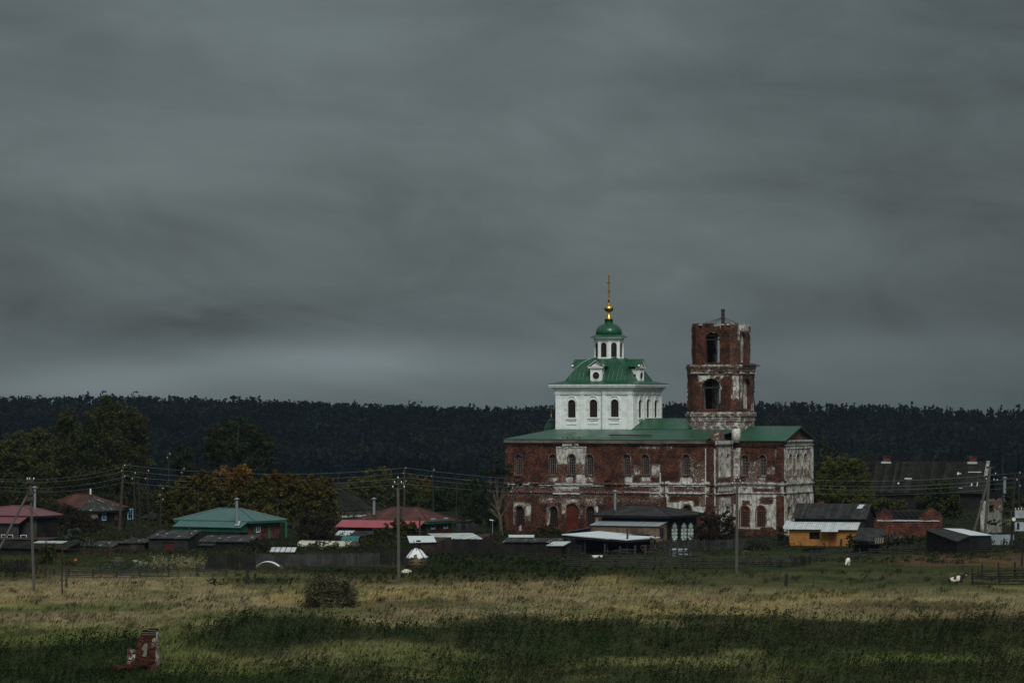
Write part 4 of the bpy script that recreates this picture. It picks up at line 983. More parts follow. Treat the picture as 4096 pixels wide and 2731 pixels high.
for (x0, x1, y0, y1) in [(2968, 3002, 2000, 2018), (3040, 3094, 1985, 2012), (2868, 2945, 1985, 2010), (3010, 3096, 1952, 1968)]:   # holes in the plaster
    a0, a1, b0, b1 = uz(x0, x1, y0, y1, vA); ab.append((a0, a1, b0, b1, 'cut'))
def abf(s, z):
    v = box_mask(s, z, [q for q in ab if q[4] != 'cut'])
    for q in ab:
        if q[4] == 'cut' and q[0] < s < q[1] and q[2] < z < q[3]: v = min(v, .12)
    return v
wall('porch_wall', FA, rect_pts(uR-.7, uP1, -1, zPe-.02), [arch_pts(*q) for q in aw_u+aw_l], .8, M_brick, church, .22, abf)
for q in aw_u: surround(FA, q, win_bars(FA, q[0], q[1]+.03, q[2]-.04, q[3]-.06, M_frame_w, church, rows=5, cols=4), .15, .07)
for q in aw_l: surround(FA, q, win_bars(FA, q[0], q[1]+.03, q[2]-.06, q[3]-.08, M_frame_o, church, -.12, rows=6, cols=4, bar=.045, fr=.10), .15, .07, 0)
m = MB(); zc2 = K.Z(1937, uP1, vA)
for z0, z1, d in [(zc2, zc2+.16, .24), (zc2-.12, zc2, .16), (zc2-1.2, zc2-1.05, .15)]: m.fbox(FA, uR+.1, uP1+.06, z0, z1, .002, d)
m.build('string_courses', M_white_br, church)
m = MB()
for z0, z1, d in [(zPe-.75, zPe-.6, .12), (zPe-.6, zPe-.4, .2), (zPe-.4, zPe-.02, .3)]: m.fbox(FA, uR+.1, uP1+.12, z0, z1, .002, d)
m.fbox(FA, uP1-1.0, uP1+.05, zc2+.5, zPe-.76, .002, .13); m.fbox(FA, uP1-1.0, uP1+.05, -.9, zc2-1.5, .002, .15)
m.build('brick_cornice', M_brick_plain, church)
FP = side(uP1); zPr = K.Z(1709, uP1, AX)
pv = [(K.V(x, uP1), K.Z(1899, uP1, AX), K.Z(1813, uP1, AX), 1.25) for x in (3160.5, 3191.5, 3220)]
pv2 = [(K.V(3158, uP1), K.Z(2085, uP1, AX), K.Z(2020, uP1, AX), 1.3), (K.V(3190, uP1), K.Z(2100, uP1, AX), K.Z(2020, uP1, AX), 1.4), (K.V(3221, uP1), K.Z(2085, uP1, AX), K.Z(2020, uP1, AX), 1.3)]
def ppl(s, z):
    t = (s-vA)/(vP1-vA)
    if z > zPe+.1: return .10
    if t < .08: return .05
    if z > zPe-1.0: return .74
    if z > zc2+.6: return .56 if z > zPe-3.2 else .42
    if z > zc2-1.2: return .66
    return .5
wall('porch_end_wall', FP, [(vA+.801, -1), (vP1, -1), (vP1, zPe), (AX, zPr), (vA+.801, zPe)], [arch_pts(*q) for q in pv+pv2], .8, M_brick, church, .22, ppl)
for q in pv+pv2: m = MB(); m.fprism(FP, arch_pts(q[0], q[1], q[2], q[3]+.2), -.75, -.42); m.build('niche', M_brick_wear, church)
m = MB()
for z0, z1, d in [(zc2, zc2+.16, .24), (zc2-.12, zc2, .16), (zc2-1.2, zc2-1.05, .15), (zPe-.62, zPe-.5, .14), (zPe-.1, zPe+.12, .34), (zPe-1.05, zPe-.95, .1)]: m.fbox(FP, vA-.1, vP1+.1, z0, z1, .002, d-.008)
for a, b in [(vA+.02, vA+.8), (vP1-.8, vP1-.02)]: m.fbox(FP, a, b, zc2+.5, zPe-1.1, .002, .12); m.fbox(FP, a, b, -.9, zc2-1.5, .002, .14)
for q in pv: arch_band(FP, q[0], q[1], q[2], q[3], .14, .002, .07, m); m.fbox(FP, q[0]-.6, q[0]+.6, q[1]-.9, q[1]-.35, .002, .09)
m.build('end_wall_mouldings', M_white_br, church)
m = MB(); m.box(uR, uP1-.802, vP1-.8, vP1, -1, zPe-.03); m.build('rear_walls', M_brick_plain, church)
m = MB(); uA0 = uR+.25
# porch roof: left end cut obliquely where it meets the tower
m.slab([(up(2930, vA-.5), vA-.5, zPe+.08), (uP1+.45, vA-.5, zPe+.08), (uP1+.45, AX, zPr+.18), (up(2998, AX), AX, zPr+.18)], .10)
m.slab([(uP1+.45, vP1+.5, zPe+.08), (uA0, vP1+.5, zPe+.08), (up(2998, AX), AX, zPr+.18), (uP1+.45, AX, zPr+.18)], .10)
m.build('porch_roof', M_green_corr, church)
m = MB()
for s_ in (0, 1):
    a = (vA-.5, zPe+.0) if s_ == 0 else (vP1+.5, zPe+.0)
    m.fprism(FP, [a, (a[0], a[1]-.2), (AX, zPr-.12), (AX, zPr+.07)], .36, .44)
m.build('gable_boards', M_wood, church)
# pigeons on the eave
def bird(name, label, loc, rot, grp):
    m = MB(); m.lathe((0, 0, 0), [(.01, -.16), (.05, -.12), (.085, -.03), (.08, .05), (.045, .11), (.05, .15), (.03, .2), (.005, .22)], 8)
    o = m.build(name, M_rustpipe, None, True); o.location = loc; o.rotation_euler = (R(62), 0, rot); tag(o, label, 'bird', grp); return o
for i, x in enumerate((2252, 2268, 2292, 2318)):
    u = up(x, -.3); p = K.world(u, -.3, ze_+.20); bird('pigeon', ('leftmost', 'second from left', 'third from left', 'rightmost')[i]+' of the four dark birds perched on the church eave', p, .4*i, 'birds on the church eave')
# ------------------------------------------------------------------ village houses and sheds
def house_window(t, F_, c, z0, z1, w_, fmat, name='window', d=.0, cross=True, trim=.12, pane=M_pane):
    m = MB(); a, b = c-w_/2, c+w_/2
    m.fbox(F_, a-trim, a, z0-trim, z1+trim, d+.002, d+.06); m.fbox(F_, b, b+trim, z0-trim, z1+trim, d+.002, d+.06)
    m.fbox(F_, a, b, z0-trim, z0, d+.002, d+.06); m.fbox(F_, a, b, z1, z1+trim, d+.002, d+.06)
    if cross: m.fbox(F_, c-.03, c+.03, z0, z1, d+.012, d+.05); m.fbox(F_, a, c-.03, (z0+z1)/2-.025, (z0+z1)/2+.025, d+.012, d+.045); m.fbox(F_, c+.03, b, (z0+z1)/2-.025, (z0+z1)/2+.025, d+.012, d+.045)
    o = m.build(name, fmat, t); p = MB(); p.fbox(F_, a, b, z0, z1, d+.002, d+.010); p.build('pane', pane, o); return o
def pipe(t, F, px, ytop, ybot, v, r=.13, mat=None, cap=True, parent=None):
    u = F.U(px, v); z1 = F.Z(ytop, u, v); z0 = F.Z(ybot, u, v)
    m = MB(); m.tube([(u, v, z0-.3), (u, v, z1)], r, 10)
    if cap: m.lathe((u, v, z1), [(r*.4, .0), (r*.4, .1), (r*2.2, .12), (r*.1, .32)], 10)
    return m.build('stove_pipe', mat or M_metal, parent or t)
def hip_house(name, label, cat, pc, D, th, pl, pr, ye, yr, rl, rr, wmat, rmat, wside=None, oh=.5, base=-.6, W=None, fmat=None, ys=None):
    F = Fr(pc, D, th); t = thing(name, label, cat, F.loc, F.rot)
    uL = F.U(pl, 0); vR = F.V(pr, 0) if W is None else W; ze = F.Z(ye, 0, 0)
    ur0, ur1 = F.U(rl, vR/2), F.U(rr, vR/2); zr = F.Z(yr, (ur0+ur1)/2, vR/2)
    A, B, Cc, Dd = (uL, 0), (0, 0), (0, vR), (uL, vR)
    m = MB(); m.add([(*A, ze), (*B, ze), (*Cc, ze), (*Dd, ze), (ur0, vR/2, zr), (ur1, vR/2, zr), (*A, ze-.09), (*B, ze-.09), (*Cc, ze-.09), (*Dd, ze-.09)],
        [(0, 1, 5, 4), (1, 2, 5), (2, 3, 4, 5), (3, 0, 4), (6, 9, 8, 7), (0, 6, 7, 1), (1, 7, 8, 2), (2, 8, 9, 3), (3, 9, 6, 0)])
    rf = m.build('roof', rmat, t)
    m = MB()
    for p, q in ((A, (ur0, vR/2)), (B, (ur1, vR/2)), (Cc, (ur1, vR/2)), (Dd, (ur0, vR/2))): m.tube([(*p, ze+.03), (*q, zr+.03)], .07, 6)
    m.tube([(ur0, vR/2, zr+.03), (ur1, vR/2, zr+.03)], .07, 6); m.build('ridge_cap', rmat, rf)
    f = fmat or wmat
    m = MB(); m.box(uL+.06, -.06, .06, .09, ze-.30, ze-.092); m.box(-.09, -.06, .09, vR-.06, ze-.30, ze-.092); m.build('fascia', f, t)
    w0 = MB(); w0.box(uL+oh, -oh, oh, vR-oh, base, ze-.1)
    w_ = w0.build('wall', wmat, t)
    if wside: m = MB(); m.box(-oh+.003, -oh+.03, oh, vR-oh, base, ze-.31); m.build('end_wall', wside, t)
    return t, F, dict(uL=uL, vR=vR, ze=ze, zr=zr, FF=front(oh), FS=side(-oh+(.03 if wside else 0)), oh=oh)
def shed(name, label, cat, pc, D, th, pl, ye, yb, W, wmat, rmat, oh=.25, base=-.5, t_=.07, wside=None, group=None, ye_l=None, yb_l=None, skew=0.0):
    """mono-pitch shed; front eave at photo row ye, back edge row yb; ye_l/yb_l the same rows at its left end"""
    F = Fr(pc, D, th); t = thing(name, label, cat, F.loc, F.rot, group)
    uL = F.U(pl, 0); z0 = F.Z(ye, 0, 0); z1 = F.Z(yb, 0, W)
    z0l = F.Z(ye_l if ye_l else ye, uL, 0); z1l = F.Z(yb_l if yb_l else yb, uL, W)
    m = MB(); m.slab([(uL, 0, z0l), (0, 0, z0), (skew, W, z1), (uL+skew, W, z1l)], t_); rf = m.build('roof', rmat, t)
    m = MB(); m.hexa([(uL+oh, oh, base), (-oh, oh, base), (-oh, W-oh, base), (uL+oh, W-oh, base)], [(uL+oh, oh, z0l-t_-.03), (-oh, oh, z0-t_-.03), (-oh, W-oh, z1-t_-.04), (uL+oh, W-oh, z1l-t_-.04)]); m.build('wall', wmat, t)
    return t, F, dict(uL=uL, z0=z0, z1=z1, FF=front(oh), FS=side(-oh), W=W, oh=oh, roof=rf)
def gable_house(name, label, cat, pc, D, th, pl, W, ye, yr, wmat, rmat, oh=.4, base=-.5, group=None, gmat=None, eave_t=.08):
    F = Fr(pc, D, th); t = thing(name, label, cat, F.loc, F.rot, group)
    uL = F.U(pl, 0); ze = F.Z(ye, 0, 0); zr = F.Z(yr, 0, W/2)
    m = MB(); m.slab([(uL, 0, ze), (0, 0, ze), (0, W/2, zr), (uL, W/2, zr)], eave_t); m.slab([(0, W, ze), (uL, W, ze), (uL, W/2, zr), (0, W/2, zr)], eave_t); rf = m.build('roof', rmat, t)
    m = MB(); m.box(uL+oh, -oh, oh, W-oh, base, ze+.0); m.hexa([(uL+oh, oh, ze), (-oh, oh, ze), (-oh, W-oh, ze), (uL+oh, W-oh, ze)], [(uL+oh, W/2-.02, zr-.14), (-oh, W/2-.02, zr-.14), (-oh, W/2+.02, zr-.14), (uL+oh, W/2+.02, zr-.14)])
    m.build('wall', wmat, t)
    return t, F, dict(uL=uL, ze=ze, zr=zr, FF=front(oh), FS=side(-oh), W=W, oh=oh, roof=rf)
def skirt(t, F, uA, uB, v0, v1, y0, y1, mat, name='lean_to_roof', vv1=None):
    m = MB(); z0 = F.Z(y0, uB, v0); z1 = F.Z(y1, uB, v1); m.slab([(uA, v0, z0), (uB, v0, z0), (uB, v1, z1), (uA, v1, z1)], .06); return m.build(name, mat, t), z0, z1

# left: maroon roofed house
t, F, d = hip_house('wooden_house', 'wooden house with a hipped maroon metal roof at the left edge', 'house', 151, 478, 28, -250, 250, 2062, 2022, 55, 104, M_planks_g, M_maroon, wside=M_logs, fmat=M_planks_d)
skirt(t, F, F.U(-200, -1.6), F.U(78, -1.6), -1.7, .15, 2092, 2066, M_maroon)
m = MB(); m.box(F.U(-180, -1.3), F.U(74, -1.3), -1.35, -1.25, -.6, F.Z(2095, 0, -1.3)); m.build('porch_wall', M_planks_g, t)
m = MB(); m.fbox(d['FS'], 1.2, 2.2, .2, 2.3, .003, .05); m.build('door', M_planks_d, t)
pipe(t, F, 139, 1953, 2024, 3.2, .17)
for x in (18, 40, 95): house_window(t, front(-1.35), F.U(x, -1.35), F.Z(2150, 0, -1.3), F.Z(2141, 0, -1.3), .8, M_wpaint, cross=False, trim=.07)
# rust roof + grey slate
t, F, d = hip_house('log_house', 'log house with a low hipped rust-red roof behind the grey slate one', 'house', 440, 575, 26, 150, 512, 2030, 1975, 303, 352, M_logs, M_rust)
pipe(t, F, 362, 1953, 1976, 4.4, .13, M_wpaint, False)
t, F, d = hip_house('log_house', 'dark log house with hipped grey slate roof and blue framed window', 'house', 400, 545, 30, 309, 497, 2042, 1989, 371, 377, M_logs, M_slate_patched)
house_window(t, d['FS'], 1.6, 1.0, 1.9, .75, M_bpaint); house_window(t, d['FS'], 4.6, 1.0, 1.9, .55, M_frame_o); house_window(t, d['FS'], 8.0, 1.0, 2.3, 1.1, M_bpaint)
m = MB(); m.box(F.U(345, .3), F.U(391, .3), .28, .40, 1.1, 2.05); m.build('porch_panel', M_fascia, t)
m = MB(); m.tube([(d['uL']*.02, 0.02, d['ze']+.06), (-.3, .1, d['ze']+.06)], .03); 
# greyed barn further right of it
t, F, d = gable_house('grey_barn', 'low grey slate-roofed barn half hidden behind the wooden poles', 'barn', 640, 570, 20, 560, 9, 2072, 2040, M_logs_g, M_slate_moss)
# teal roofed house
t, F, d = hip_house('teal_roof_house', 'house with a broad teal metal hip roof and green siding', 'house', 1018, 495, 30, 693, 1147, 2083, 2032, 882, 960, M_red_brick, M_teal, fmat=M_gpaint, oh=.7)
skirt(t, F, F.U(690, -1.7), F.U(962, -1.7), -1.7, .1, 2109, 2085, M_teal)
m = MB(); m.box(F.U(694, -1.3), F.U(956, -1.3), -1.4, .65, F.Z(2129, 0, -1.3), F.Z(2112, 0, -1.3)); m.build('green_siding', M_greenboard, t)
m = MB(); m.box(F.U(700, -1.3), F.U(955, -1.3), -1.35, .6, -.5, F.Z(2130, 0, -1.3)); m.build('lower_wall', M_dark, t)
m = MB(); u_ = F.U(962, -1.5); m.fprism(side(F.U(957, -1.3)), [(-1.45, F.Z(2130, 0, -1.3)), (.68, F.Z(2130, 0, -1.3)), (.68, F.Z(2092, 0, .5)), (-1.45, F.Z(2113, 0, -1.4))], .0, .05); m.build('green_gable', M_greenboard, t)
for v_ in (1.0, 4.4, 8.4): m = MB(); m.fbox(d['FS'], v_-.16, v_+.16, -.5, d['ze']-.32, .003, .10); m.build('green_post', M_gpaint, t)
m = MB(); m.fbox(d['FS'], .7, d['vR']-.7, d['ze']-.75, d['ze']-.32, .101, .13); m.build('green_band', M_greendark, t)
house_window(t, d['FS'], 1.9, 1.0, 2.0, .7, M_wpaint)
pipe(t, F, 947, 1999, 2099, -1.0, .19)
m = MB(); m.slab([(F.U(938, -1.3), -1.3, F.Z(2102, 0, -1.3)+.05), (F.U(956, -1.3), -1.3, F.Z(2102, 0, -1.3)+.05), (F.U(962, .0), 0.0, F.Z(2086, 0, 0)+.07), (F.U(944, 0), 0.0, F.Z(2086, 0, 0)+.07)], .03); m.build('pale_roof_sheet', M_asb_white, t)
# white stucco house with steep dark roof
t, F, d = hip_house('stucco_house', 'white stucco house with a tall dark pyramid roof', 'house', 1370, 590, 31, 1252, 1544, 2043, 1938, 1322, 1330, M_greybrick, M_slate_moss, wside=M_wtrim, fmat=M_greybrick, oh=.3)
d['FS'] = side(-.3+.03); house_window(t, d['FS'], 5.2, F.Z(2096, 0, 5)-.4, F.Z(2076, 0, 5), 1.3, M_gpaint)
m = MB(); m.fbox(d['FS'], .3, d['vR']-.3, d['ze']-.62, d['ze']-.32, .003, .12); m.build('brick_frieze', M_greybrick, t)
# rust roof with pink skirt
t, F, d = hip_house('log_house', 'house with a rusty seamed hip roof above a pink lower roof', 'house', 1712, 512, 27, 1405, 1828, 2086, 2028, 1575, 1672, M_planks_d, M_rust, wside=M_redboard, fmat=M_gpaint, oh=.55)
skirt(t, F, F.U(1340, -1.9), F.U(1672, -1.9), -1.9, .05, 2111, 2083, M_pink)
m = MB(); m.box(F.U(1352, -1.2), F.U(1668, -1.2), -1.3, .5, -.5, F.Z(2116, 0, -1.3)); m.build('porch_wall', M_planks_d, t)
m = MB(); m.fprism(side(F.U(1668, -1.2)+.02), [(-1.3, 1.2), (.5, 1.2), (.5, d['ze']-.5), (-1.3, F.Z(2116, 0, -1.3))], 0, .05); m.build('porch_gable', M_greendark, t)
for v_ in (.75, 8.6): m = MB(); m.fbox(d['FS'], v_-.25, v_+.25, -.5, d['ze']-.32, .003, .10); m.build('corner_board', M_greendark, t)
m = MB(); m.fbox(d['FS'], .5, d['vR']-.6, d['ze']-.7, d['ze']-.32, .101, .14); m.build('green_band', M_greendark, t)
for v_ in (2.4, 6.0): house_window(t, d['FS'], v_, .9, 2.0, .8, M_bpaint, trim=.2)
pipe(t, F, 1496, 1998, 2049, 1.6, .20); pipe(t, F, 1605, 2035, 2077, 1.0, .14, M_rustpipe)
t, F, d = shed('lean_to_shed', 'dark shed with a pale corrugated corner sheet below the pink roof', 'shed', 1520, 503, 8, 1338, 2142, 2122, 3.2, M_planks_d, M_slate)
m = MB(); m.slab([(d['uL'], -.03, d['z0']+.03), (d['uL']+2.0, -.03, d['z0']+.03), (d['uL']+2.2, 3.0, d['z1']+.02), (d['uL'], 3.0, d['z1']+.02)], .03); m.build('pale_roof_sheet', M_asb_white, t)
t, F, d = gable_house('outhouse', 'small grey board outhouse right of the rusty hip roof', 'outhouse', 1876, 520, 28, 1828, 2.0, 2083, 2077, M_planks_g, M_slate, oh=.12); m = MB(); m.fbox(front(.12), d['uL']+.6, d['uL']+1.3, .5, 2.0, .003, .04); m.build('door', M_dark, t)
# sheds along the kitchen gardens (left)
t, F, d = shed('log_shed', 'log shed with a half-bleached slate roof and small shuttered window', 'shed', 757, 458, 12, 584, 2151, 2120, 5.0, M_logs_g, M_slate_patched, wside=None)
house_window(t, d['FF'], F.U(676, .3), F.Z(2203, 0, 0), F.Z(2172, 0, 0), 1.25, M_logs_g, pane=M_redboard, cross=False); pipe(t, F, 759, 2103, 2145, .9, .11, M_rustpipe, False)
t, F, d = shed('plank_shed', 'small plank shed with crooked grey roof left of the log shed', 'shed', 583, 460, 14, 459, 2168, 2150, 3.2, M_planks_b, M_slate_patched, ye_l=2170, yb_l=2153, skew=.9)
m = MB(); m.fbox(d['FF'], F.U(520, 0), F.U(545, 0), -.2, 1.6, .003, .05); m.build('door', M_planks_g, t); pipe(t, F, 527, 2134, 2155, 1.4, .10, M_rustpipe, False)
t, F, d = shed('long_shed', 'long low shed with streaky wet slate roof below the teal roof', 'shed', 1000, 470, 13, 786, 2165, 2139, 4.6, M_planks_d, M_slate_patched)
house_window(t, d['FF'], F.U(919, 0), F.Z(2206, 0, 0), F.Z(2192, 0, 0), .95, M_wpaint)
t, F, d = shed('plank_annex', 'tiny plank annex with its own felt roof in front of the long shed', 'shed', 850, 462, 10, 772, 2180, 2172, 1.8, M_planks_g, M_slate)
t, F, d = shed('long_shed', 'sunken plank shed with mossy roof behind the left concrete pole', 'shed', 262, 448, 16, -60, 2196, 2162, 5.2, M_planks_d, M_slate_moss, ye_l=2188)
m = MB()
for i in range(9): x = d['uL']+4.6+i*.42; m.slab([(x, 3.4, d['z1']*.66+d['z0']*.34+.05), (x+.3, 3.4, d['z1']*.66+d['z0']*.34+.05), (x+.5, 4.8, d['z1']*.92+d['z0']*.08+.05), (x+.2, 4.8, d['z1']*.92+d['z0']*.08+.05)], .03)
m.build('loose_pale_slats', M_asb_white, t)
t, F, d = shed('long_shed', 'dark board shed with sagging roof between the leafy bush and poles', 'shed', 450, 470, 12, 250, 2186, 2164, 4.5, M_planks_d, M_slate_patched, ye_l=2180, yb_l=2158)
t, F, d = shed('plank_shed', 'brown board shed standing under the maroon roofed house', 'shed', 190, 462, 20, -80, 2156, 2148, 3.5, M_planks_b, M_planks_b)
# middle sheds
t, F, d = shed('plank_shed', 'brown plank shed under a smooth white sheet roof by the concrete pole', 'shed', 1745, 446, 20, 1638, 2165, 2143, 5.8, M_planks_b, M_whitesheet, ye_l=2168, yb_l=2143, skew=-2.6)
m = MB(); m.fbox(d['FF'], F.U(1662, 0), F.U(1680, 0), -.3, 1.7, .003, .04); m.build('door', M_planks_d, t)
t, F, d = shed('log_shed', 'wide reddish log shed with flaking whitewashed roof and green trim', 'shed', 1930, 462, 14, 1747, 2153, 2131, 6.0, M_logs_r, M_felt, ye_l=2152, yb_l=2133, skew=-2.8)
m = MB(); m.fbox(d['FF'], d['uL']+.1, F.U(1808, 0), d['z0']-.42, d['z0']-.12, .003, .06); m.build('green_fascia', M_gpaint, t)
m = MB(); m.fbox(d['FF'], d['uL']+.25, d['uL']+.36, -.5, d['z0']-.43, .003, .12); m.build('green_post', M_gpaint, t)
house_window(t, d['FF'], F.U(1760, 0), F.Z(2207, 0, 0), F.Z(2188, 0, 0), .33, M_wpaint, cross=False)
m = MB(); m.fbox(d['FF'], F.U(1812, 0), -.26, -.3, d['z0']-.15, .003, .07); m.build('board_cladding', M_planks_d, t)
pipe(t, F, 1679, 2075, 2138, 2.6, .12, M_rustpipe)
t, F, d = shed('low_shed', 'very low shed with patched slate roof before the church corner', 'shed', 2252, 452, 6, 2010, 2166, 2151, 4.6, M_planks_d, M_slate_patched)
t, F, d = shed('low_shed', 'tiny shed with pale streaked sheet roof just left of the big white roof', 'shed', 2254, 446, 6, 2184, 2180, 2164, 3.0, M_planks_d, M_asb_white, skew=.6)
m = MB(); Fz = Fr(2135, 470, 4); t = thing('white_trellis', 'white slatted panel standing behind the low slate sheds', 'panel', Fz.loc, Fz.rot)
m.box(Fz.U(2036), 0, 0, .06, Fz.Z(2148), Fz.Z(2138)); m.build('panel', M_wpaint, t); m = MB(); m.box(Fz.U(2034), Fz.U(2036)-.01, -.02, .08, -.3, Fz.Z(2136)); m.box(.01, .07, -.02, .08, -.3, Fz.Z(2136)); m.build('blue_posts', M_bpaint, t)
# big white canopy roof on posts
F = Fr(2510, 446, -5); t = thing('open_canopy', 'wide open canopy with a flat bright white metal roof on posts', 'canopy', F.loc, F.rot)
F = Fr(2510, 446, 0); t.rotation_euler = (0, 0, 0)
def GP(px, py, D, F): p = W(px, py, D); return (p.x-F.x, p.y-F.y, p.z-F.z)
q = [GP(2246, 2135.5, 452, F), GP(2436, 2152.5, 447, F), GP(2440, 2151, 447.3, F), GP(2510, 2157, 446, F), GP(2641, 2147, 456, F), GP(2397, 2122.5, 462, F)]
m = MB(); m.hexa([(a, b, c-.10) for a, b, c in q], q); m.build('roof', M_whitesheet, t)
m = MB(); m.hexa([(a, b+.05, c-.36) for a, b, c in q[:4]+[q[4]]], [(a, b+.05, c-.11) for a, b, c in q[:4]+[q[4]]]); m.build('rafters', M_planks_d, t)
for px, D_ in ((2258, 453), (2340, 450), (2430, 448), (2508, 447), (2620, 455)): p = W(px, 2160, D_); m = MB(); m.tube([(p.x-F.x, D_-F.y, -.4), (p.x-F.x, D_-F.y, 2.0)], .10, 7); m.build('post', M_wood, t)
m = MB(); m.box(GP(2280, 2150, 457, F)[0], GP(2600, 2150, 457, F)[0], 10.5, 10.7, -.3, 2.1); m.build('back_wall', M_planks_d, t)
m = MB(); x, y, z = GP(2510, 2148, 449, F); m.tube([(x, y, z-.5), (x, y, GP(2510, 2111, 449, F)[2])], .12, 8); m.build('stove_pipe', M_rustpipe, t)
F = Fr(2648, 445, 0); o = MB().add([(F.U(2600), 0, F.Z(2151)), (F.U(2648), 0, F.Z(2162)), (F.U(2648), 0.9, F.Z(2158)), (F.U(2600), 1.2, F.Z(2147)), (F.U(2600), 0, F.Z(2153)), (F.U(2648), 0, F.Z(2164)), (F.U(2648), 0.9, F.Z(2160)), (F.U(2600), 1.2, F.Z(2149))], [(0, 1, 2, 3), (7, 6, 5, 4), (0, 4, 5, 1), (1, 5, 6, 2), (2, 6, 7, 3), (3, 7, 4, 0)])
t = thing('woodpile_cover', 'dark maroon sheet laid over a woodpile right of the white canopy', 'cover', F.loc); o.build('sheet', M_maroon, t)
m = MB(); rg = random.Random(3)
for i in range(60): x = rg.uniform(F.U(2560), F.U(2640)); z = rg.uniform(0, 1.35); m.box(x, x+rg.uniform(.12, .3), .1+rg.uniform(0, .1), .9, z, z+rg.uniform(.08, .14))
m.build('firewood', M_planks_b, t)
# dark house in front of the church
t, F, d = hip_house('dark_log_house', 'dark log house with a seamed black hip roof and carved white windows', 'house', 2682, 487, 27, 2369, 2823, 2063, 2020, 2500, 2618, M_logs, M_dark_seam, fmat=M_planks_d, oh=.9, W=None)
FS_ = d['FS']; vR = d['vR']
vv = [F.V(x, -d['oh']) for x in (2697, 2734, 2761)]
for v_ in vv:
    zb, zt = F.Z(2153, 0, v_), F.Z(2110, 0, v_); o = house_window(t, FS_, v_, zb, zt, .62, M_wpaint, trim=.11)
    for s_ in (-1, 1):
        for k_ in range(3): m = MB(); zz = zb+(zt-zb)*(k_/3)+.04; m.fbox(FS_, v_+s_*.62-.21, v_+s_*.62+.21, zz, zz+(zt-zb)/3-.2, .0362, .06); m.build('shutter_panel', M_wpaint, o)
        m = MB(); m.fbox(FS_, v_+s_*.62-.24, v_+s_*.62+.24, zb-.1, zt+.1, .003, .036); m.build('shutter', M_gpaint, o)
    m = MB(); m.fprism(FS_, [(v_-.62, zt+.12), (v_+.62, zt+.12), (v_+.66, zt+.30), (v_+.42, zt+.30), (v_+.34, zt+.52), (v_+.15, zt+.56), (v_, zt+.68), (v_-.15, zt+.56), (v_-.34, zt+.52), (v_-.42, zt+.30), (v_-.66, zt+.30)], .003, .10); m.build('carved_hood', M_wpaint, o)
    m = MB(); m.fbox(FS_, v_-.5, v_+.5, zb-.42, zb-.2, .003, .06); m.fbox(FS_, v_-.58, v_+.58, zb-.17, zb-.112, .003, .14); m.build('sill', M_wpaint, o)
pipe(t, F, 2460, 1968, 2052, 3.0, .17)
m = MB(); uu = F.U(2587, vR/2+.3); m.box(uu-.4, uu+.4, vR/2, vR/2+.7, d['zr']-.6, d['zr']+.35); m.build('chimney', M_chim, t)
skirt(t, F, F.U(2359, -1.9), F.U(2636, -1.9), -1.9, .95, 2103, 2084, M_galv)
m = MB(); zt = F.Z(2106, 0, -1.7); m.box(F.U(2366, -1.7), F.U(2632, -1.7), -1.72, -1.62, -.3, zt); m.build('plank_front', M_planks, t)
us = F.U(2632, -1.7); m = MB(); m.fprism(side(us), [(-1.72, -.3), (.9, -.3), (.9, F.Z(2086, 0, .9)-.1), (-1.72, zt)], 0.003, .06); m.build('plank_end', M_planks, t)
house_window(t, side(us+.06), -.75, F.Z(2143, 0, 0), F.Z(2111, 0, 0), 1.0, M_planks_g, trim=.06)
# lower lean-to left of it
t, F, d = shed('lean_to_shed', 'low dark blue lean-to beside the plank porch of the dark house', 'shed', 2359, 480, 6, 2262, 2110, 2106, 4.0, M_bluedark, M_dark_seam, ye_l=2127, yb_l=2122)
# orange chipboard building (two volumes share walls: one thing)
t, F, d = gable_house('chipboard_house', 'orange chipboard cottage with black slate gable roof and white lower roof', 'house', 3466, 474, 17, 3166, 6.4, 2074, 2014, M_planks_d, M_slate, oh=.3)
skirt(t, F, F.U(3129, -1.5), F.U(3430, -1.5), -1.5, .6, 2117, 2083, M_asb_white)
zt = F.Z(2119, 0, -1.1); u0, u1 = F.U(3157, -1.1), F.U(3426, -1.1); FF = front(-1.1); zb = F.Z(2196, 0, -1.1)
wn = (F.U(3237, -1.1), F.U(3279, -1.1), F.Z(2158, 0, -1.1), F.Z(2130, 0, -1.1)); dw = (F.U(3317, -1.1), F.U(3345, -1.1), zb-.2, F.Z(2127, 0, -1.1))
wall('chipboard_wall', FF, rect_pts(u0, u1, zb-.6, zt), [rect_pts(*wn)], .12, M_osb, t)
m = MB(); m.fbox(FF, wn[0], wn[1], wn[2], wn[3], -.5, -.45); m.build('window', M_dark, t)
m = MB(); m.fbox(FF, dw[0], dw[1], dw[2], dw[3], .003, .05); m.fbox(FF, dw[0]-.04, dw[0], dw[2], dw[3]+.04, .003, .07); m.build('door', mat_plain('orange_brown_door', (.26, .085, .02), .7, .15, 2), t)
m = MB(); m.box(u1-.12, u1, -1.0+.022, .7, zb-.6, zt); m.box(u0, u0+.12, -1.0+.022, .7, zb-.6, zt); m.build('side_wall', M_osb, t)
m = MB(); zc_ = F.Z(2124, 0, -2.1); m.slab([(F.U(3283, -2.2), -2.3, zc_-.05), (F.U(3352, -2.2), -2.3, zc_-.05), (F.U(3356, -1.1), -1.4, zc_+.22), (F.U(3290, -1.1), -1.4, zc_+.22)], .05); m.build('door_canopy', M_asb_white, t)
for s_ in (0, 1): pass
rf = d['roof']; m = MB(); uL_ = F.U(3395, 1.5)
zz = lambda v_: d['ze']+(d['zr']-d['ze'])*v_/3.2+.08
for s_ in (0, .5): m.tube([(uL_+s_, .3, zz(.3)), (uL_+s_+.15, 3.6, zz(3.5))], .035, 5)
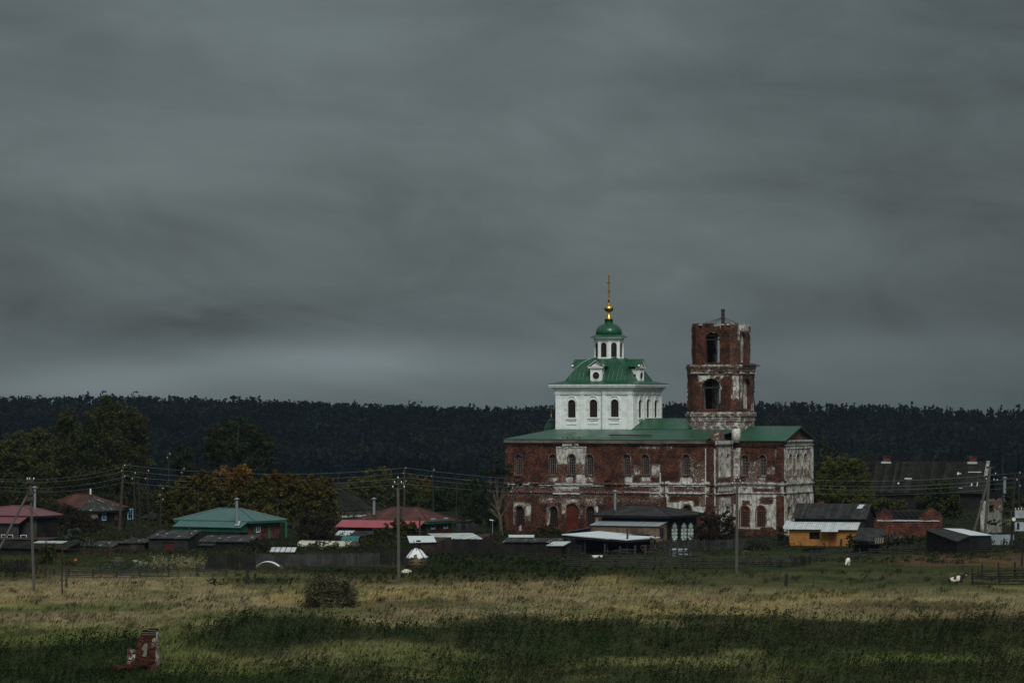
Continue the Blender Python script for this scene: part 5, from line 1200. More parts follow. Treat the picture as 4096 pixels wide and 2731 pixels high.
for i in range(9): v_ = .4+i*.36; m.tube([(uL_+.02*i, v_, zz(v_)+.02), (uL_+.5+.02*i, v_, zz(v_)+.02)], .025, 5)
m.build('roof_ladder', M_woodg, t)
m = MB(); a = F.U(3430, 2.6); m.slab([(a, 2.1, zz(2.1)), (a+.65, 2.1, zz(2.1)), (a+.85, 2.9, zz(2.9)), (a+.2, 2.9, zz(2.9))], .04); m.build('roof_patch', M_asb_white, t)
m = MB(); a = F.U(3286, 3.6); m.box(a-.35, a+.35, 3.4, 4.0, d['zr']-.5, d['zr']+.25); m.build('chimney', M_chim, t)
m = MB(); m.fbox(d['FS'], 2.8, 3.6, d['ze']+.4, d['zr']-.6, .003, .04); m.build('gable_hatch', M_dark, t)
# long building far right
t, F, d = gable_house('long_log_building', 'very long dark log building with a tall ribbed slate roof', 'building', 3936, 625, 14, 3428, 15, 1972, 1846, M_logs, M_slate_moss, oh=.6)
for px in (3547, 3892):
    a = F.U(px, 7.5); m = MB(); m.box(a-.5, a+.5, 6.9, 7.9, d['zr']-.8, d['zr']+.75); m.box(a-.58, a+.58, 6.82, 7.98, d['zr']+.752, d['zr']+.9); m.build('chimney', M_chim, t)
    m = MB(); m.box(a-.8, a+.8, 6.6, 7.1, d['zr']-.35, d['zr']-.02); m.build('chimney_flashing', M_asb_white, t)
m = MB()
for i in range(12): v_ = 7.5-i*.3; z_ = d['ze']+(d['zr']-d['ze'])*v_/7.5; m.box(-.5+.0, .06+.04*i*0, v_-.12, v_+.13, z_-.02, z_+.10)
m.build('verge_mortar', M_asb_white, t)
def sheet_patch(pa, v0, w_, h_): 
    a = F.U(pa, v0); z_ = lambda v_: d['ze']+(d['zr']-d['ze'])*v_/7.5+.05
    m = MB(); m.slab([(a, v0, z_(v0)), (a+w_, v0, z_(v0)), (a+w_, v0+h_, z_(v0+h_)), (a, v0+h_, z_(v0+h_))], .03); m.build('pale_roof_scar', M_asb_white, t)
for q in [(3618, 3.2, 1.2, .25), (3590, 2.0, .25, .4), (3828, 4.3, .25, .6), (3833, 4.5, .5, .15), (3872, 4.9, 2.2, .12), (3883, 1.6, .2, .7), (3906, 1.6, .12, .9), (3835, 1.1, .6, .1)]: sheet_patch(*q)
# roofless orange-brick garage
F = Fr(3768, 500, 10); t = thing('brick_garage', 'roofless orange brick garage ruin with stepped broken gables', 'ruin', F.loc, F.rot)
uL = F.U(3466); zt = F.Z(2083); 
wall('brick_wall', front(0), [(uL, -.5), (0, -.5), (0, zt), (uL, zt)], [], .4, M_red_brick, t)
def parapet(x0, x1, ybase, ytop, seed, v=0.0, steps=7):
    rg = random.Random(seed); a, b = F.U(x0, v), F.U(x1, v); zb_, zt_ = F.Z(ybase, 0, v), F.Z(ytop, 0, v); pts = [(a, zb_)]; n = steps*2
    for i in range(n+1):
        f = 1-abs(i/n-.5)*2; h = zb_+.35*(zt_-zb_)+(zt_-zb_)*.65*min(1, f*1.25)*(.85+.15*rg.random()); x = a+(b-a)*i/n
        pts += [(x, pts[-1][1]), (x+.001, h)] if i else [(x+.001, h)]
    pts[-1] = (b, pts[-1][1]); pts.append((b, zb_)); return pts
m = MB(); m.fprism(front(.02), parapet(3500, 3572, 2084, 2036, 2), -.4, 0); m.build('left_gable', M_red_brick, t)
m = MB(); m.fprism(front(.02), parapet(3676, 3768, 2082, 2031, 6, steps=9), -.4, 0); m.build('right_gable', M_red_brick, t)
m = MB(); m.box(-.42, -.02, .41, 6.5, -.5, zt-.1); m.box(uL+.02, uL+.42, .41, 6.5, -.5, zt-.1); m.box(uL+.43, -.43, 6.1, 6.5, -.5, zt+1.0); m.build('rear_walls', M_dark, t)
m = MB()
rg = random.Random(8); x = uL+1.4
while x < -.3: l = rg.uniform(.7, 1.6); m.hexa([(x, -.10, zt-.04), (min(x+l, -.1), -.10, zt-.06), (min(x+l, -.1), .5, zt+.0), (x, .5, zt+.02)], [(x, -.10, zt+.02+rg.uniform(0, .1)), (min(x+l, -.1), -.10, zt+.03+rg.uniform(0, .1)), (min(x+l, -.1), .5, zt+.1), (x, .5, zt+.12)]); x += l+.05
m.build('broken_coping', M_asb_white, t)
m = MB(); m.box(F.U(3555, 2), F.U(3705, 2), 2, 2.3, F.Z(2046, 0, 2), F.Z(2040, 0, 2)); 
for i in range(6): a = F.U(3570+i*24, 2.2); m.tube([(a, 2.2, F.Z(2042, 0, 2)), (a+1.0, 5.5, F.Z(2075, 0, 5))], .07, 5)
m.build('charred_beams', M_wood, t)
# collapsed slate shed in front of it
F = Fr(3530, 452, 0); t = thing('collapsed_shed', 'collapsed shed with a slumped slate roof in the weeds', 'ruin', F.loc)
q = [GP(3412, 2158, 452, F), GP(3530, 2163, 451, F), GP(3537, 2114, 456, F), GP(3438, 2108, 457, F)]
m = MB(); m.slab(q, .09); m.build('roof', M_slate, t)
rg = random.Random(12)
m = MB()
for i in range(16):
    a = rg.uniform(3540, 3600); m.tube([GP(a, rg.uniform(2120, 2165), 451.5, F), GP(a+rg.uniform(-30, 35), rg.uniform(2125, 2180), 452.5, F)], rg.uniform(.04, .08), 5)
m.build('fallen_beams', M_woodg, t)
q = [GP(3558, 2156, 451, F), GP(3608, 2148, 452, F), GP(3612, 2141, 454, F), GP(3562, 2150, 454, F)]; m = MB(); m.slab(q, .05); m.build('fallen_sheet', M_slate_patched, t)
for i in range(4): 
    a = 3500+i*9; m = MB(); m.slab([GP(a, 2171, 450.3, F), GP(a+5, 2172, 450.3, F), GP(a+8, 2150, 450.9, F), GP(a+3, 2150, 450.9, F)], .04); m.build('leaning_plank', M_fascia, t)
m = MB(); x0 = GP(3420, 2180, 453, F); m.box(x0[0], GP(3528, 2180, 453, F)[0], 1.2, 3.2, -.4, 1.0); m.build('wall', M_planks_d, t)
# dark corrugated shed and white roof shed
F = Fr(3830, 452, 0); t = thing('slumped_barn', 'slumped black barn with a dark ribbed roof tilted to the right', 'barn', F.loc)
q = [GP(3702, 2118, 456, F), GP(3828, 2165, 449, F), GP(3882, 2141, 455, F), GP(3770, 2111, 462, F)]
m = MB(); m.slab(q, .09); m.build('roof', M_slate, t)
m = MB(); m.hexa([(a*.96, b+.4, -.5) for a, b, c in q], [(a*.96, b+.4, c-.15) for a, b, c in q]); m.build('wall', M_logs, t)
F = Fr(3966, 455, 0); t = thing('log_shed', 'log shed with thin bright white roof behind the leaning concrete pole', 'shed', F.loc)
q = [GP(3878, 2139, 458, F), GP(3967, 2138.5, 456, F), GP(3850, 2113.5, 470, F), GP(3773, 2111.5, 470, F)]
m = MB(); m.slab(q, .07); m.build('roof', M_whitesheet, t)
m = MB(); m.hexa([(a-.05, b+.25, -.5) for a, b, c in q], [(a-.05, b+.25, c-.12) for a, b, c in q]); m.build('wall', M_logs_g, t)
# plastered brick ruin by the poles
F = Fr(3946, 520, 38); t = thing('plastered_ruin', 'small crumbling brick hut with grey peeling plaster and one dark window', 'ruin', F.loc, F.rot)
uL = F.U(3922); vR = F.V(4009, 0); zt = F.Z(1998)
zl = F.Z(2003)
m = MB(); m.fprism(front(0), [(uL, -.5), (0, -.5), (0, zl), (uL, zl)], -.3, 0); m.build('end_wall', M_white_br, t)
rg = random.Random(2); top = []; v_ = vR
while v_ > 0: top.append((v_, zt+rg.uniform(-.3, .15))); v_ -= .5
wv = (vR*.16, vR*.50, F.Z(2047, 0, 1), F.Z(2019, 0, 1))
wall('brick_wall', side(.0), [(.301, -.5), (vR, -.5)]+top, [rect_pts(*wv)], .3, M_brick_wear, t)
m = MB(); m.fbox(side(0), wv[0]-.05, wv[1]+.05, wv[2]-.05, wv[3]+.05, -.45, -.35); m.build('window', M_dark, t)
m = MB(); m.fprism(side(0), [(.302, -.5), (vR-.3, -.5), (vR-.25, zt-1.9), (vR-1.4, zt-1.5), (wv[1]+.02, wv[3]-.6), (wv[1]+.02, wv[2]-.1), (wv[0]-.05, wv[2]-.12), (wv[0]-.06, wv[3]+.1), (.302, wv[3]+.1)], .003, .03); m.build('plaster', mat_plain('grey_plaster', (.20, .195, .175), .9, .25, 1.5), t)
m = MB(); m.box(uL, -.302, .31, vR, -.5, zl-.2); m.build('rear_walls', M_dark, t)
# houses just visible at the far right edge and behind
t, F, d = gable_house('log_house', 'small dark cottage behind the transformer at the right edge', 'house', 4150, 585, 20, 4030, 8, 2010, 1985, M_logs, M_slate_moss)
house_window(t, d['FF'], F.U(4065, 0), .8, 2.0, 1.3, mat_plain('yellow_paint', (.38, .33, .05), .6), trim=.15); pipe(t, F, 4018, 1914, 1998, 3.5, .25)
t, F, d = gable_house('grey_barn', 'grey plank roofed barn tucked behind the yellow maples', 'barn', 1440, 640, 10, 1180, 9, 1948, 1930, M_planks_g, M_slate_moss)
# greenhouse
def tunnel(name, label, pl, pr, D, th, ytop, ybot, mat, endmat, cat='greenhouse', open_end=False):
    F = Fr(pr, D, th); t = thing(name, label, cat, F.loc, F.rot); uL = F.U(pl); zt = F.Z(ytop); zb_ = 0; r = 1.45; n = 12
    ring = [(r-r*math.cos(math.pi*i/n), zt*max(0, math.sin(math.pi*i/n))**.75) for i in range(n+1)]
    m = MB(); o_ = [(v_, z_) for v_, z_ in ring]; i_ = [(r+(v_-r)*.96, z_*.97) for v_, z_ in ring]
    for i in range(n): m.fprism(side(uL), [o_[i], o_[i+1], i_[i+1], i_[i]], 0, -uL)
    m.build('cover', mat, t); m = MB(); m.fprism(side(0), [(v_*.97+.04, z_*.96) for v_, z_ in ring], -.06, -.02); m.build('end_panel', endmat, t)
    for k_ in range(5):
        a = uL+(-uL)*k_/4; m = MB(); m.tube([(a, v_, z_+.02) for v_, z_ in ring], .025, 5); m.build('hoop', M_frame_w, t)
    return t, F
M_film = mat_plain('cream_plastic_film', (.48, .46, .36), .35, .15, 1.0, .5)
M_film2 = mat_plain('grey_end_board', (.15, .135, .105), .8, .2, 2)
tunnel('greenhouse', 'cream plastic tunnel greenhouse showing behind the grey board fence', 1188, 1395, 470, 24, 2165, 2203, M_film, M_film2)
tunnel('arched_canopy', 'teal arched canopy just behind the cream greenhouse', 1365, 1432, 484, 10, 2145, 2163, mat_plain('teal_sheet', (.01, .13, .13), .5), M_dark, 'canopy')
# little pitched cover and bent hoop with torn film
F = Fr(1182, 432, 12); t = thing('well_roof', 'little pitched cover with whitish slats above the board fence', 'well cover', F.loc, F.rot)
uL = F.U(1078); m = MB(); z0, z1 = F.Z(2206), F.Z(2188, 0, .9)
for i in range(5): a = uL*(1-i/5)-0.02; m.slab([(a, 0, z0), (a-uL/5-.08, 0, z0), (a-uL/5-.08, .9, z1), (a, .9, z1)], .03)
m.build('slats', M_asb_white, t); m = MB(); m.slab([(0, 1.8, z0), (uL, 1.8, z0), (uL, .92, z1), (0, .92, z1)], .03); m.tube([(uL, 0, z0), (uL, .9, z1)], .04); m.build('frame', M_woodg, t)
for a in (uL+.1, -.1): m = MB(); m.tube([(a, .9, -.3), (a, .9, z1)], .06); m.build('post', M_woodg, t)
p = G(1068, 2278); t = thing('torn_tunnel', 'low bent hoop frame with shreds of white film in the grass', 'garden tunnel', p)
def LP(px, py, D): q = W(px, py, D); return (q.x-p.x, q.y-p.y, q.z-p.z)
D_ = p.y; ar = [LP(1010+i*11.6, 2277-30*math.sin(math.pi*min(1, i/10*1.0))**.8-(0), D_) for i in range(11)]
for k_ in range(3): m = MB(); m.tube([(x+.1*k_, y+k_*.8, z) for x, y, z in ar], .03, 5); m.build('hoop', M_frame_w, t)
m = MB()
for i in range(2, 10):
    a, b = ar[i-1], ar[i]; m.slab([(a[0], a[1]-.04, a[2]+.04), (b[0], b[1]-.04, b[2]+.04), (b[0]+.1, b[1]+.45, b[2]+.10), (a[0]+.1, a[1]+.45, a[2]+.10)], .02)
m.build('film', M_wpaint, t)
# tarp-covered haystack
p = G(1666, 2268); t = thing('haystack', 'haystack under a white tarpaulin held down by dark poles', 'haystack', p)
rg2 = np.random.default_rng(4); n1_, n2_ = 28, 9; V = []; 
for j in range(n2_):
    f = j/(n2_-1)
    for i in range(n1_):
        a = 2*math.pi*i/n1_; sp = 1+.07*math.sin(a*5+1)+.05*math.sin(a*9); r_ = (f**.8)*1.17*sp; z_ = 1.0+1.02*(1-f**1.5)+.05*math.sin(a*7+f*5)+(.16*math.sin(a*6+.5) if j == n2_-1 else 0)
        V.append((r_*math.cos(a)-.05*(1-f), r_*.9*math.sin(a), z_))
F_ = [(j*n1_+i, j*n1_+(i+1) % n1_, (j+1)*n1_+(i+1) % n1_, (j+1)*n1_+i) for j in range(n2_-1) for i in range(n1_)]
m = MB(); m.add(V, F_); o = m.build('tarpaulin', M_wpaint, t, True, False); sm = o.modifiers.new('thick', 'SOLIDIFY'); sm.thickness = .03
m = MB(); m.lathe((0, 0, 0), [(.9, -.2), (1.08, .3), (1.1, .9), (.9, 1.3), (.3, 1.85)], 20); m.build('hay', mat_plain('old_hay', (.12, .085, .045), .95, .35, 6), t, True)
for a, b in (((-1.15, -.95, .75), (-.15, -.1, 2.25)), ((.95, -.8, .9), (-.35, -.0, 2.9)), ((.1, -1.05, .85), (.0, -.3, 2.0))): m = MB(); m.tube([a, b], .035, 6); m.build('weight_pole', M_wood, t)
for z_ in (.25, .6, .98): m = MB(); m.tube([(-1.3, -1.05, z_), (1.3, -1.0, z_+.04)], .05, 6); m.build('crib_rail', M_wood, t)
for x in (-1.2, 1.2): m = MB(); m.box(x-.07, x+.07, -1.05, -.93, -.3, 1.15); m.build('crib_post', M_wood, t)
# foreground brick stub
F = Fr(548, 256, 14); p = G(548, 2700); F.z = p.z; t = thing('brick_stub', 'broken red brick wall stub with white plastered side in the foreground weeds', 'ruin', (F.x, F.y, F.z), F.rot)
def fz(y): return F.Z(y)
uu = lambda y: F.U(y)
ex = [(uu(549), -.6), (uu(621), -.6), (uu(621), fz(2545)), (uu(622), fz(2530)), (uu(626), fz(2530)), (uu(626), fz(2521)), (uu(640), fz(2521)), (uu(641), fz(2512))]
pts = [(uu(549), -.6), (uu(622), -.6), (uu(622), fz(2512)), (uu(598), fz(2511)), (uu(597), fz(2517)), (uu(569), fz(2518)), (uu(568), fz(2526)), (uu(564), fz(2527)), (uu(563), fz(2546)), (uu(549), fz(2547))]
m = MB(); m.fprism(front(0), pts, -.62, 0); m.build('brick_face', M_stub, t)
us = uu(622); m = MB(); m.fprism(side(us), [(.01, -.6), (.70, -.6), (.66, fz(2600)), (.69, fz(2560)), (.6, fz(2530)), (.3, fz(2524)), (.01, fz(2518))], .002, .05); m.build('plastered_side', M_base, t)
m = MB()
for a, b, c_ in [(564, 624, 2528), (566, 622, 2536), (594, 626, 2519)]: m.fbox(front(0), uu(a), uu(b), fz(c_)-.02, fz(c_)+.02, .002, .06)
m.build('mortar_ledges', M_film2, t)
sp = [(566, 2592), (573, 2582), (577, 2572), (590, 2571), (591, 2583), (588, 2602), (588, 2617), (584, 2624), (575, 2625), (569, 2621), (572, 2615), (577, 2604), (573, 2598), (567, 2597)]
m = MB(); m.fprism(front(0), [(uu(a), fz(b)) for a, b in sp], .002, .035); m.build('plaster_remnant', M_film2, t)
m = MB(); m.fprism(front(0), [(uu(606), fz(2588)), (uu(609), fz(2553)), (uu(621.5), fz(2548)), (uu(621.5), fz(2584))], .002, .03); m.build('plaster_remnant', M_base, t)
m = MB(); m.fprism(front(.35), [(uu(500), -.3), (uu(535), -.3), (uu(533), fz(2610)), (uu(528), fz(2598)), (uu(503), fz(2596))], -.4, 0); m.build('low_stub', M_brick_wear, t)
rg = random.Random(21); m = MB(); FFF = front(0)
for i in range(420):
    x = rg.triangular(uu(400), uu(625), uu(590)); hmax = max(.06, .95*(1-(abs(x-uu(600))/(uu(600)-uu(395)))**.7)+.12); z_ = hmax*rg.uniform(.75, 1)-.1; y_ = rg.uniform(-1.1, .1); z_ *= 1-abs(y_+.3)*.5
    a = rg.uniform(0, math.pi); c_, s_ = math.cos(a), math.sin(a); l, w_, h_ = rg.uniform(.08, .14), rg.uniform(.05, .07), rg.uniform(.035, .07); tl = rg.uniform(-.05, .05)
    pp = [(x+c_*sx*l-s_*sy*w_, y_+s_*sx*l+c_*sy*w_, z_+tl*sx) for sx, sy in ((-1, -1), (1, -1), (1, 1), (-1, 1))]
    m.hexa(pp, [(q[0], q[1], q[2]+h_*1.6) for q in pp])
ro = m.build('brick_rubble', M_stub, t); ro['kind'] = 'stuff'
m = MB()
mp = [(uu(392), 0), (uu(470), .18), (uu(520), .42), (uu(560), .75), (uu(625), .62), (uu(640), .1)]
for (a, h0), (b, h1_) in zip(mp[:-1], mp[1:]): m.hexa([(a, -1.0, -.6), (b, -1.0, -.6), (b, .3, -.6), (a, .3, -.6)], [(a, -.9, h0*.2), (b, -.9, h1_*.2), (b, -.02, h1_), (a, -.02, h0)])
m.build('rubble_mound', mat_plain('red_brick_dust', (.06, .022, .015), .95, .4, 8), t)
# ------------------------------------------------------------------ poles and wires
def pole_pts(px0, py0, px1, py1):
    b = G(px0, py0); t_ = W(px1, py1, b.y); return b, t_
def insulator(t, x, y, z, r=.06):
    r *= .58
    m = MB(); m.lathe((x, y, z), [(.02, -.10), (.02, 0), (r, .02), (r*1.05, .08), (r*.6, .16), (.01, .18)], 8); m.build('insulator', M_insul, t, True)
def post_thing(name, label, cat, px0, py0, px1, py1, r0, r1, mat, group=None, sq=False, part='pole', D=None):
    if D is None: b = G(px0, py0)
    else: b = W(px0, py0, D)
    top = W(px1, py1, b.y); t = thing(name, label, cat, b, 0, group); v = top-b
    m = MB(); m.tube([(-v.x*.04, 0, -.5), (v.x*.5, 0, v.z*.5), (v.x, 0, v.z)], [r0, (r0+r1)/2, r1], 4 if sq else 8)
    if sq: m2 = MB(); m = MB(); a, c = r0*.8, r1*.8; m.hexa([(-a, -a*.8, -.5), (a, -a*.8, -.5), (a, a*.8, -.5), (-a, a*.8, -.5)], [(v.x-c, -c*.8, v.z), (v.x+c, -c*.8, v.z), (v.x+c, c*.8, v.z), (v.x-c, c*.8, v.z)])
    m.build(part, mat, t); return t, b, v
GC = 'concrete power poles in the meadow'
t, b, v = post_thing('concrete_pole', 'concrete power pole at left with black brackets and a side strut', 'power pole', 137, 2372, 122, 1922, .17, .115, M_conc, GC, True)
m = MB(); e = W(-14, 2215, b.y-2)-b; m.tube([(e.x, e.y, e.z), (v.x+(-.3), -.1, v.z-1.35)], .11, 6); m.build('strut', M_conc, t)
for dz_ in (.15, 1.2, 1.75): m = MB(); m.box(v.x-.32, v.x+.32, -.25, .25, v.z-dz_-.12, v.z-dz_+.22); m.build('bracket', M_rustpipe, t)
m = MB(); m.box(v.x-.1, v.x+.62, -.06, .06, v.z-1.12, v.z-1.0); m.build('cross_arm', M_rustpipe, t)
for dx_ in (-.3, -.1, .3): insulator(t, v.x+dx_, 0, v.z+.12, .09)
cp = []
for (a, c, e_, f, g_) in ((1596, 2340, 1592, 1952, 'in the middle of the meadow'), (2946, 2292, 2949, 1936, 'before the church porch windows')):
    if not cp:
        t, b, v = post_thing('concrete_pole', 'straight concrete power pole '+g_, 'power pole', a, c, e_, f, .19, .15, M_conc, GC, True); cp.append((t, b, v))
        m = MB(); m.box(v.x-.9*.6, v.x+.9*.75, -.05, .05, v.z-.05, v.z+.05); m.box(v.x-.05, v.x+.05, -.05, .05, v.z+.051, v.z+.95); m.box(v.x-.35, v.x+.35, -.04, .04, v.z+.42, v.z+.5); m.build('cross_arm', M_rustpipe, t)
        for dx_, dz_ in ((-.5, .08), (.6, .08), (-.33, .52), (.33, .52), (0, .97)): insulator(t, v.x+dx_, 0, v.z+dz_, .10)
    else:
        t, b, v = post_thing('concrete_pole', 'straight concrete power pole '+g_, 'power pole', a, c, e_, f, .19, .15, M_conc, GC, True); cp.append((t, b, v))
        m = MB(); m.box(v.x-.55, v.x+.6, -.05, .05, v.z-.05, v.z+.05); m.box(v.x-.05, v.x+.05, -.05, .05, v.z+.051, v.z+.8); m.build('cross_arm', M_rustpipe, t)
        for dx_, dz_ in ((-.5, .08), (.55, .08), (0, .82), (-.3, .3), (.3, .3)): insulator(t, v.x+dx_, 0, v.z+dz_, .09)
t, b, v = post_thing('concrete_pole', 'pair of concrete poles leaning together at the right with transformer arm', 'power pole', 3935, 2180, 3960, 1868, .24, .17, M_conc, GC, True)
m = MB(); e = W(3878, 2183, b.y-1)-b; m.tube([(e.x, e.y, e.z-.3), (v.x-.15, -.15, v.z-1.3)], .17, 7); m.build('strut', M_conc, t)
m = MB(); m.box(v.x-.45, v.x+.55, -.06, .06, v.z-.1, v.z+.1); m.box(v.x-.2, v.x+.75, -.06, .06, v.z-1.0, v.z-.85); m.box(v.x-.5, v.x+.1, -.06, .06, v.z-1.7, v.z-1.55); m.build('cross_arm', M_rustpipe, t)
for dx_, dz_ in ((-.3, .1), (.7, -.85), (.5, -1.6), (.9, -1.65), (-.45, -1.5)): insulator(t, v.x+dx_, 0, v.z+dz_, .10)
WP = {}
GW = 'wooden power poles in the village'
for k, (px0, py0, px1, py1, r0, mt, lb) in enumerate([
    (477, 2131, 493, 1862, .20, M_woodb, 'tall light brown wooden pole with a leaning prop left of the cluster'),
    (543, 2123, 535, 1890, .14, M_wood, 'thin dark pole with white insulators, second of the cluster at left'),
    (560, 2095, 553, 1872, .13, M_wood, 'plain thin dark pole behind the propped pole cluster'),
    (597, 2123, 588, 1875, .14, M_wood, 'slightly leaning dark pole right of centre in the left cluster'),
    (640, 2126, 646, 1943, .17, M_wood, 'short thick dark pole with insulators down its right side, left of the teal roof'),
    (677, 2070, 674, 1800, .15, M_wood, 'tallest dark pole before the forest above the yellow maples'),
    (1617, 2075, 1618, 1870, .17, M_woodb, 'light brown wooden pole rising behind the concrete one'),
    (1733, 2060, 1731, 1860, .15, M_wood, 'dark wooden pole standing alone against the forest right of the rusty roof'),
    (1353, 2060, 1353, 1888, .16, M_wood, 'dark pole sticking up behind the pyramid roofed house'),
    (732, 2070, 731, 1868, .12, M_wood, 'faint dark pole above the orange topped maples'),
    (2888, 2130, 2891, 1882, .20, M_wood, 'thick black pole against the plastered church corner'),
    (3072, 2128, 3073, 1913, .20, M_wood, 'thick black pole before the two brown porch windows'),
    (3243, 2110, 3241, 1831, .17, M_wood, 'tall black pole with a slanted prop by the church end'),
    (3193, 2080, 3192, 1902, .07, M_wood, 'thin dark mast before the church gable end'),
    (4078, 2150, 4074, 1889, .17, M_wood, 'dark leaning pole near the right edge'),
    (4011, 2110, 4010, 1822, .13, M_wood, 'slender brown pole behind the crossed concrete poles')]):
    WP[k] = post_thing('wooden_pole', lb, 'power pole', px0, py0, px1, py1, r0, r0*.75, mt, GW)
for k, offs in ((0, (0, .75, 1.5, 2.3)), (1, (.1, .9)), (3, (.3, 1.4)), (4, (.4, 1.3, 1.9)), (5, (.6, 1.2)), (6, (.1, .9, 2.1, 2.5)), (7, (.8, 1.8)), (9, (.3, .9)), (12, (.6, 1.6)), (14, (.1, 1.0, 1.8))):
    t, b, v = WP[k]
    for i, o_ in enumerate(offs): insulator(t, v.x+(.2 if i % 2 == 0 else -.2), 0, v.z-o_, .10)
def prop(k, px0, py0, px1, py1, r=.1):
    t, b, v = WP[k]; a = G(px0, py0)-b; e = W(px1, py1, b.y)-b; m = MB(); m.tube([(a.x, a.y, a.z-.3), (e.x, .2, e.z)], r, 6); m.build('prop', M_woodb if k == 0 else M_wood, t)
prop(0, 543, 2127, 490, 1948, .10); prop(1, 492, 2118, 531, 1938, .13); prop(12, 3282, 2100, 3247, 1905, .10)
# thin masts
for px, y0, y1, lb in ((184, 2150, 1848, 'very thin dark mast in front of the left poplars'), (792, 2130, 1955, 'thin pale mast rising by the teal roof'), (1824, 2126, 1919, 'thin whitish antenna mast behind the reddish log shed'), (2685, 2140, 1873, 'thin dark rod before the church wall right of the black hip roof')):
    post_thing('antenna_mast', lb, 'mast', px, y0, px+2, y1, .06, .045, M_woodg if px in (792, 1824) else M_wood, 'thin masts among the houses')
def wires(name, label, A, B, grp, sag=.6, r=.015, n=14, mat=None):
    """A, B lists of world points"""
    for w__, (p, q) in enumerate(zip(A, B)):
        pts = []
        for i in range(n+1):
            f = i/n; c_ = p.lerp(q, f)-p; c_.z -= sag*4*f*(1-f); pts.append(c_)
        m = MB(); m.tube(pts, r, 4); o = m.build(name, mat or M_wire, None); o.location = p; tag(o, (['topmost', 'second', 'third', 'lowest'] if len(A) == 4 else ['upper left', 'middle', 'lower right'])[w__]+' '+label, 'wire', grp)
def tops(k, offs, side_=.2): t, b, v = WP[k]; return [b+Vector((v.x+(side_ if i % 2 == 0 else -side_), 0, v.z-o_+.1)) for i, o_ in enumerate(offs)]
wires('power_line', 'of four thin wires spanning over the yellow maples and teal roof', tops(0, (0, .75, 1.5, 2.3)), tops(6, (.1, .9, 1.6, 2.5)), 'wires over the maples', 1.1)
wires('power_line', 'of four thin wires running from the brown pole across the church front', tops(6, (.1, .9, 1.6, 2.5)), [W(2889, y, WP[10][1].y) for y in (1935, 1946, 1955, 1966)], 'wires across the church front', .9)
wires('power_line', 'of four thin wires spanning before the long slate roof at the right', [W(3240, y, 540) for y in (1918, 1940, 1953, 1972)], tops(14, (.1, .85, 1.3, 2.0)), 'wires before the long roof', .55)
wires('power_line', 'of four faint wires crossing the poplars at the far left', [W(-40, y, 430) for y in (1914, 1920, 1945, 1958)], tops(0, (.2, .9, 1.6, 2.4)), 'wires across the poplars', .7, .011)
wires('power_line', 'of three faint wires from the middle concrete pole to the black church pole', [cp[1][1]+Vector((cp[1][2].x+dx_, 0, cp[1][2].z+dz_)) for dx_, dz_ in ((-.5, .2), (0, 1.0), (.55, .2))], [W(3240+i*4, 1915+i*10, 545) for i in range(3)], 'wires at the church porch', .4, .011)
# street lamp, dish, transformer
t, b, v = post_thing('street_lamp', 'small street lamp with white head left of the church tree', 'street lamp', 1970, 2146, 1970, 2080, .05, .04, M_metal)
m = MB(); m.hexa([(-.35, -.12, v.z), (.15, -.12, v.z-.05), (.15, .12, v.z-.05), (-.35, .12, v.z)], [(-.4, -.1, v.z+.14), (.12, -.1, v.z+.04), (.12, .1, v.z+.04), (-.4, .1, v.z+.14)]); m.build('lamp_head', M_wpaint, t)
t, b, v = post_thing('street_lamp', 'little dark lamp post in front of the church wall', 'street lamp', 2081, 2160, 2081, 2106, .05, .04, M_wood)
m = MB(); m.box(-.14, .14, -.1, .1, v.z-.5, v.z); m.hexa([(-.1, -.1, v.z), (.1, -.1, v.z), (.1, .1, v.z), (-.1, .1, v.z)], [(-.14, -.1, v.z+.1), (.2, -.1, v.z+.22), (.2, .1, v.z+.22), (-.14, .1, v.z+.1)]); m.build('lamp_head', M_galv, t)
p = G(4082, 2196); t = thing('transformer', 'grey pole-mounted transformer cabinet with white insulators at the right edge', 'transformer', p)
def TP(px, py): q = W(px, py, p.y)-p; return q.x, q.z
M_cab = mat_plain('grey_cabinet_paint', (.30, .33, .34), .5, .25, 2, .5)
x0, z0 = TP(4058, 2069); x1, z1 = TP(4094, 2040); x2 = TP(4112, 2040)[0]
m = MB(); m.box(x0, x2, -.4, .4, z0, z1); m.box(x0-.04, x2+.04, -.44, .44, z0-.06, z0-.002); m.build('upper_cabinet', M_cab, t)
_, z2_ = TP(0, 2120); _, z3_ = TP(0, 2087); m = MB(); m.box(x0, x2, -.35, .35, z2_, z3_); m.box(x0-.05, x2+.05, -.4, .4, z2_-.08, z2_-.002); m.build('lower_cabinet', M_cab, t)
m = MB(); m.box(x0+.25, x0+.55, -.37, -.352, z2_+.1, z3_-.08); m.build('door_panel', M_dark, t); m = MB(); m.box(x0+.1, x2-.1, -.3, .3, z3_+.002, z0-.062); m.build('switchgear', M_rustpipe, t)
for i in range(4): insulator(t, x0+.1+i*.36, -.2+.1*(i % 2), z1+.12, .11)
for xx_ in (x0+.3, x2-.2): m = MB(); m.box(xx_-.07, xx_+.07, -.1, .1, -.3, z2_-.082); m.build('leg', M_wood, t)
m = MB(); q = TP(4048, 2150); m.tube([(TP(4046, 2196)[0], .5, -.3), (TP(4062, 1990)[0], .5, TP(0, 1890)[1])], .16, 7); m.build('rear_pole', M_wood, t)
m = MB(); c_ = TP(4053, 2075); m.lathe((0, 0, 0), [(.02, -.04), (.2, -.02), (.24, .03), (.02, .02)], 14); o = m.build('dish', M_insul, t); o.location = (c_[0], -.5, c_[1]); o.rotation_euler = (R(95), 0, 0)
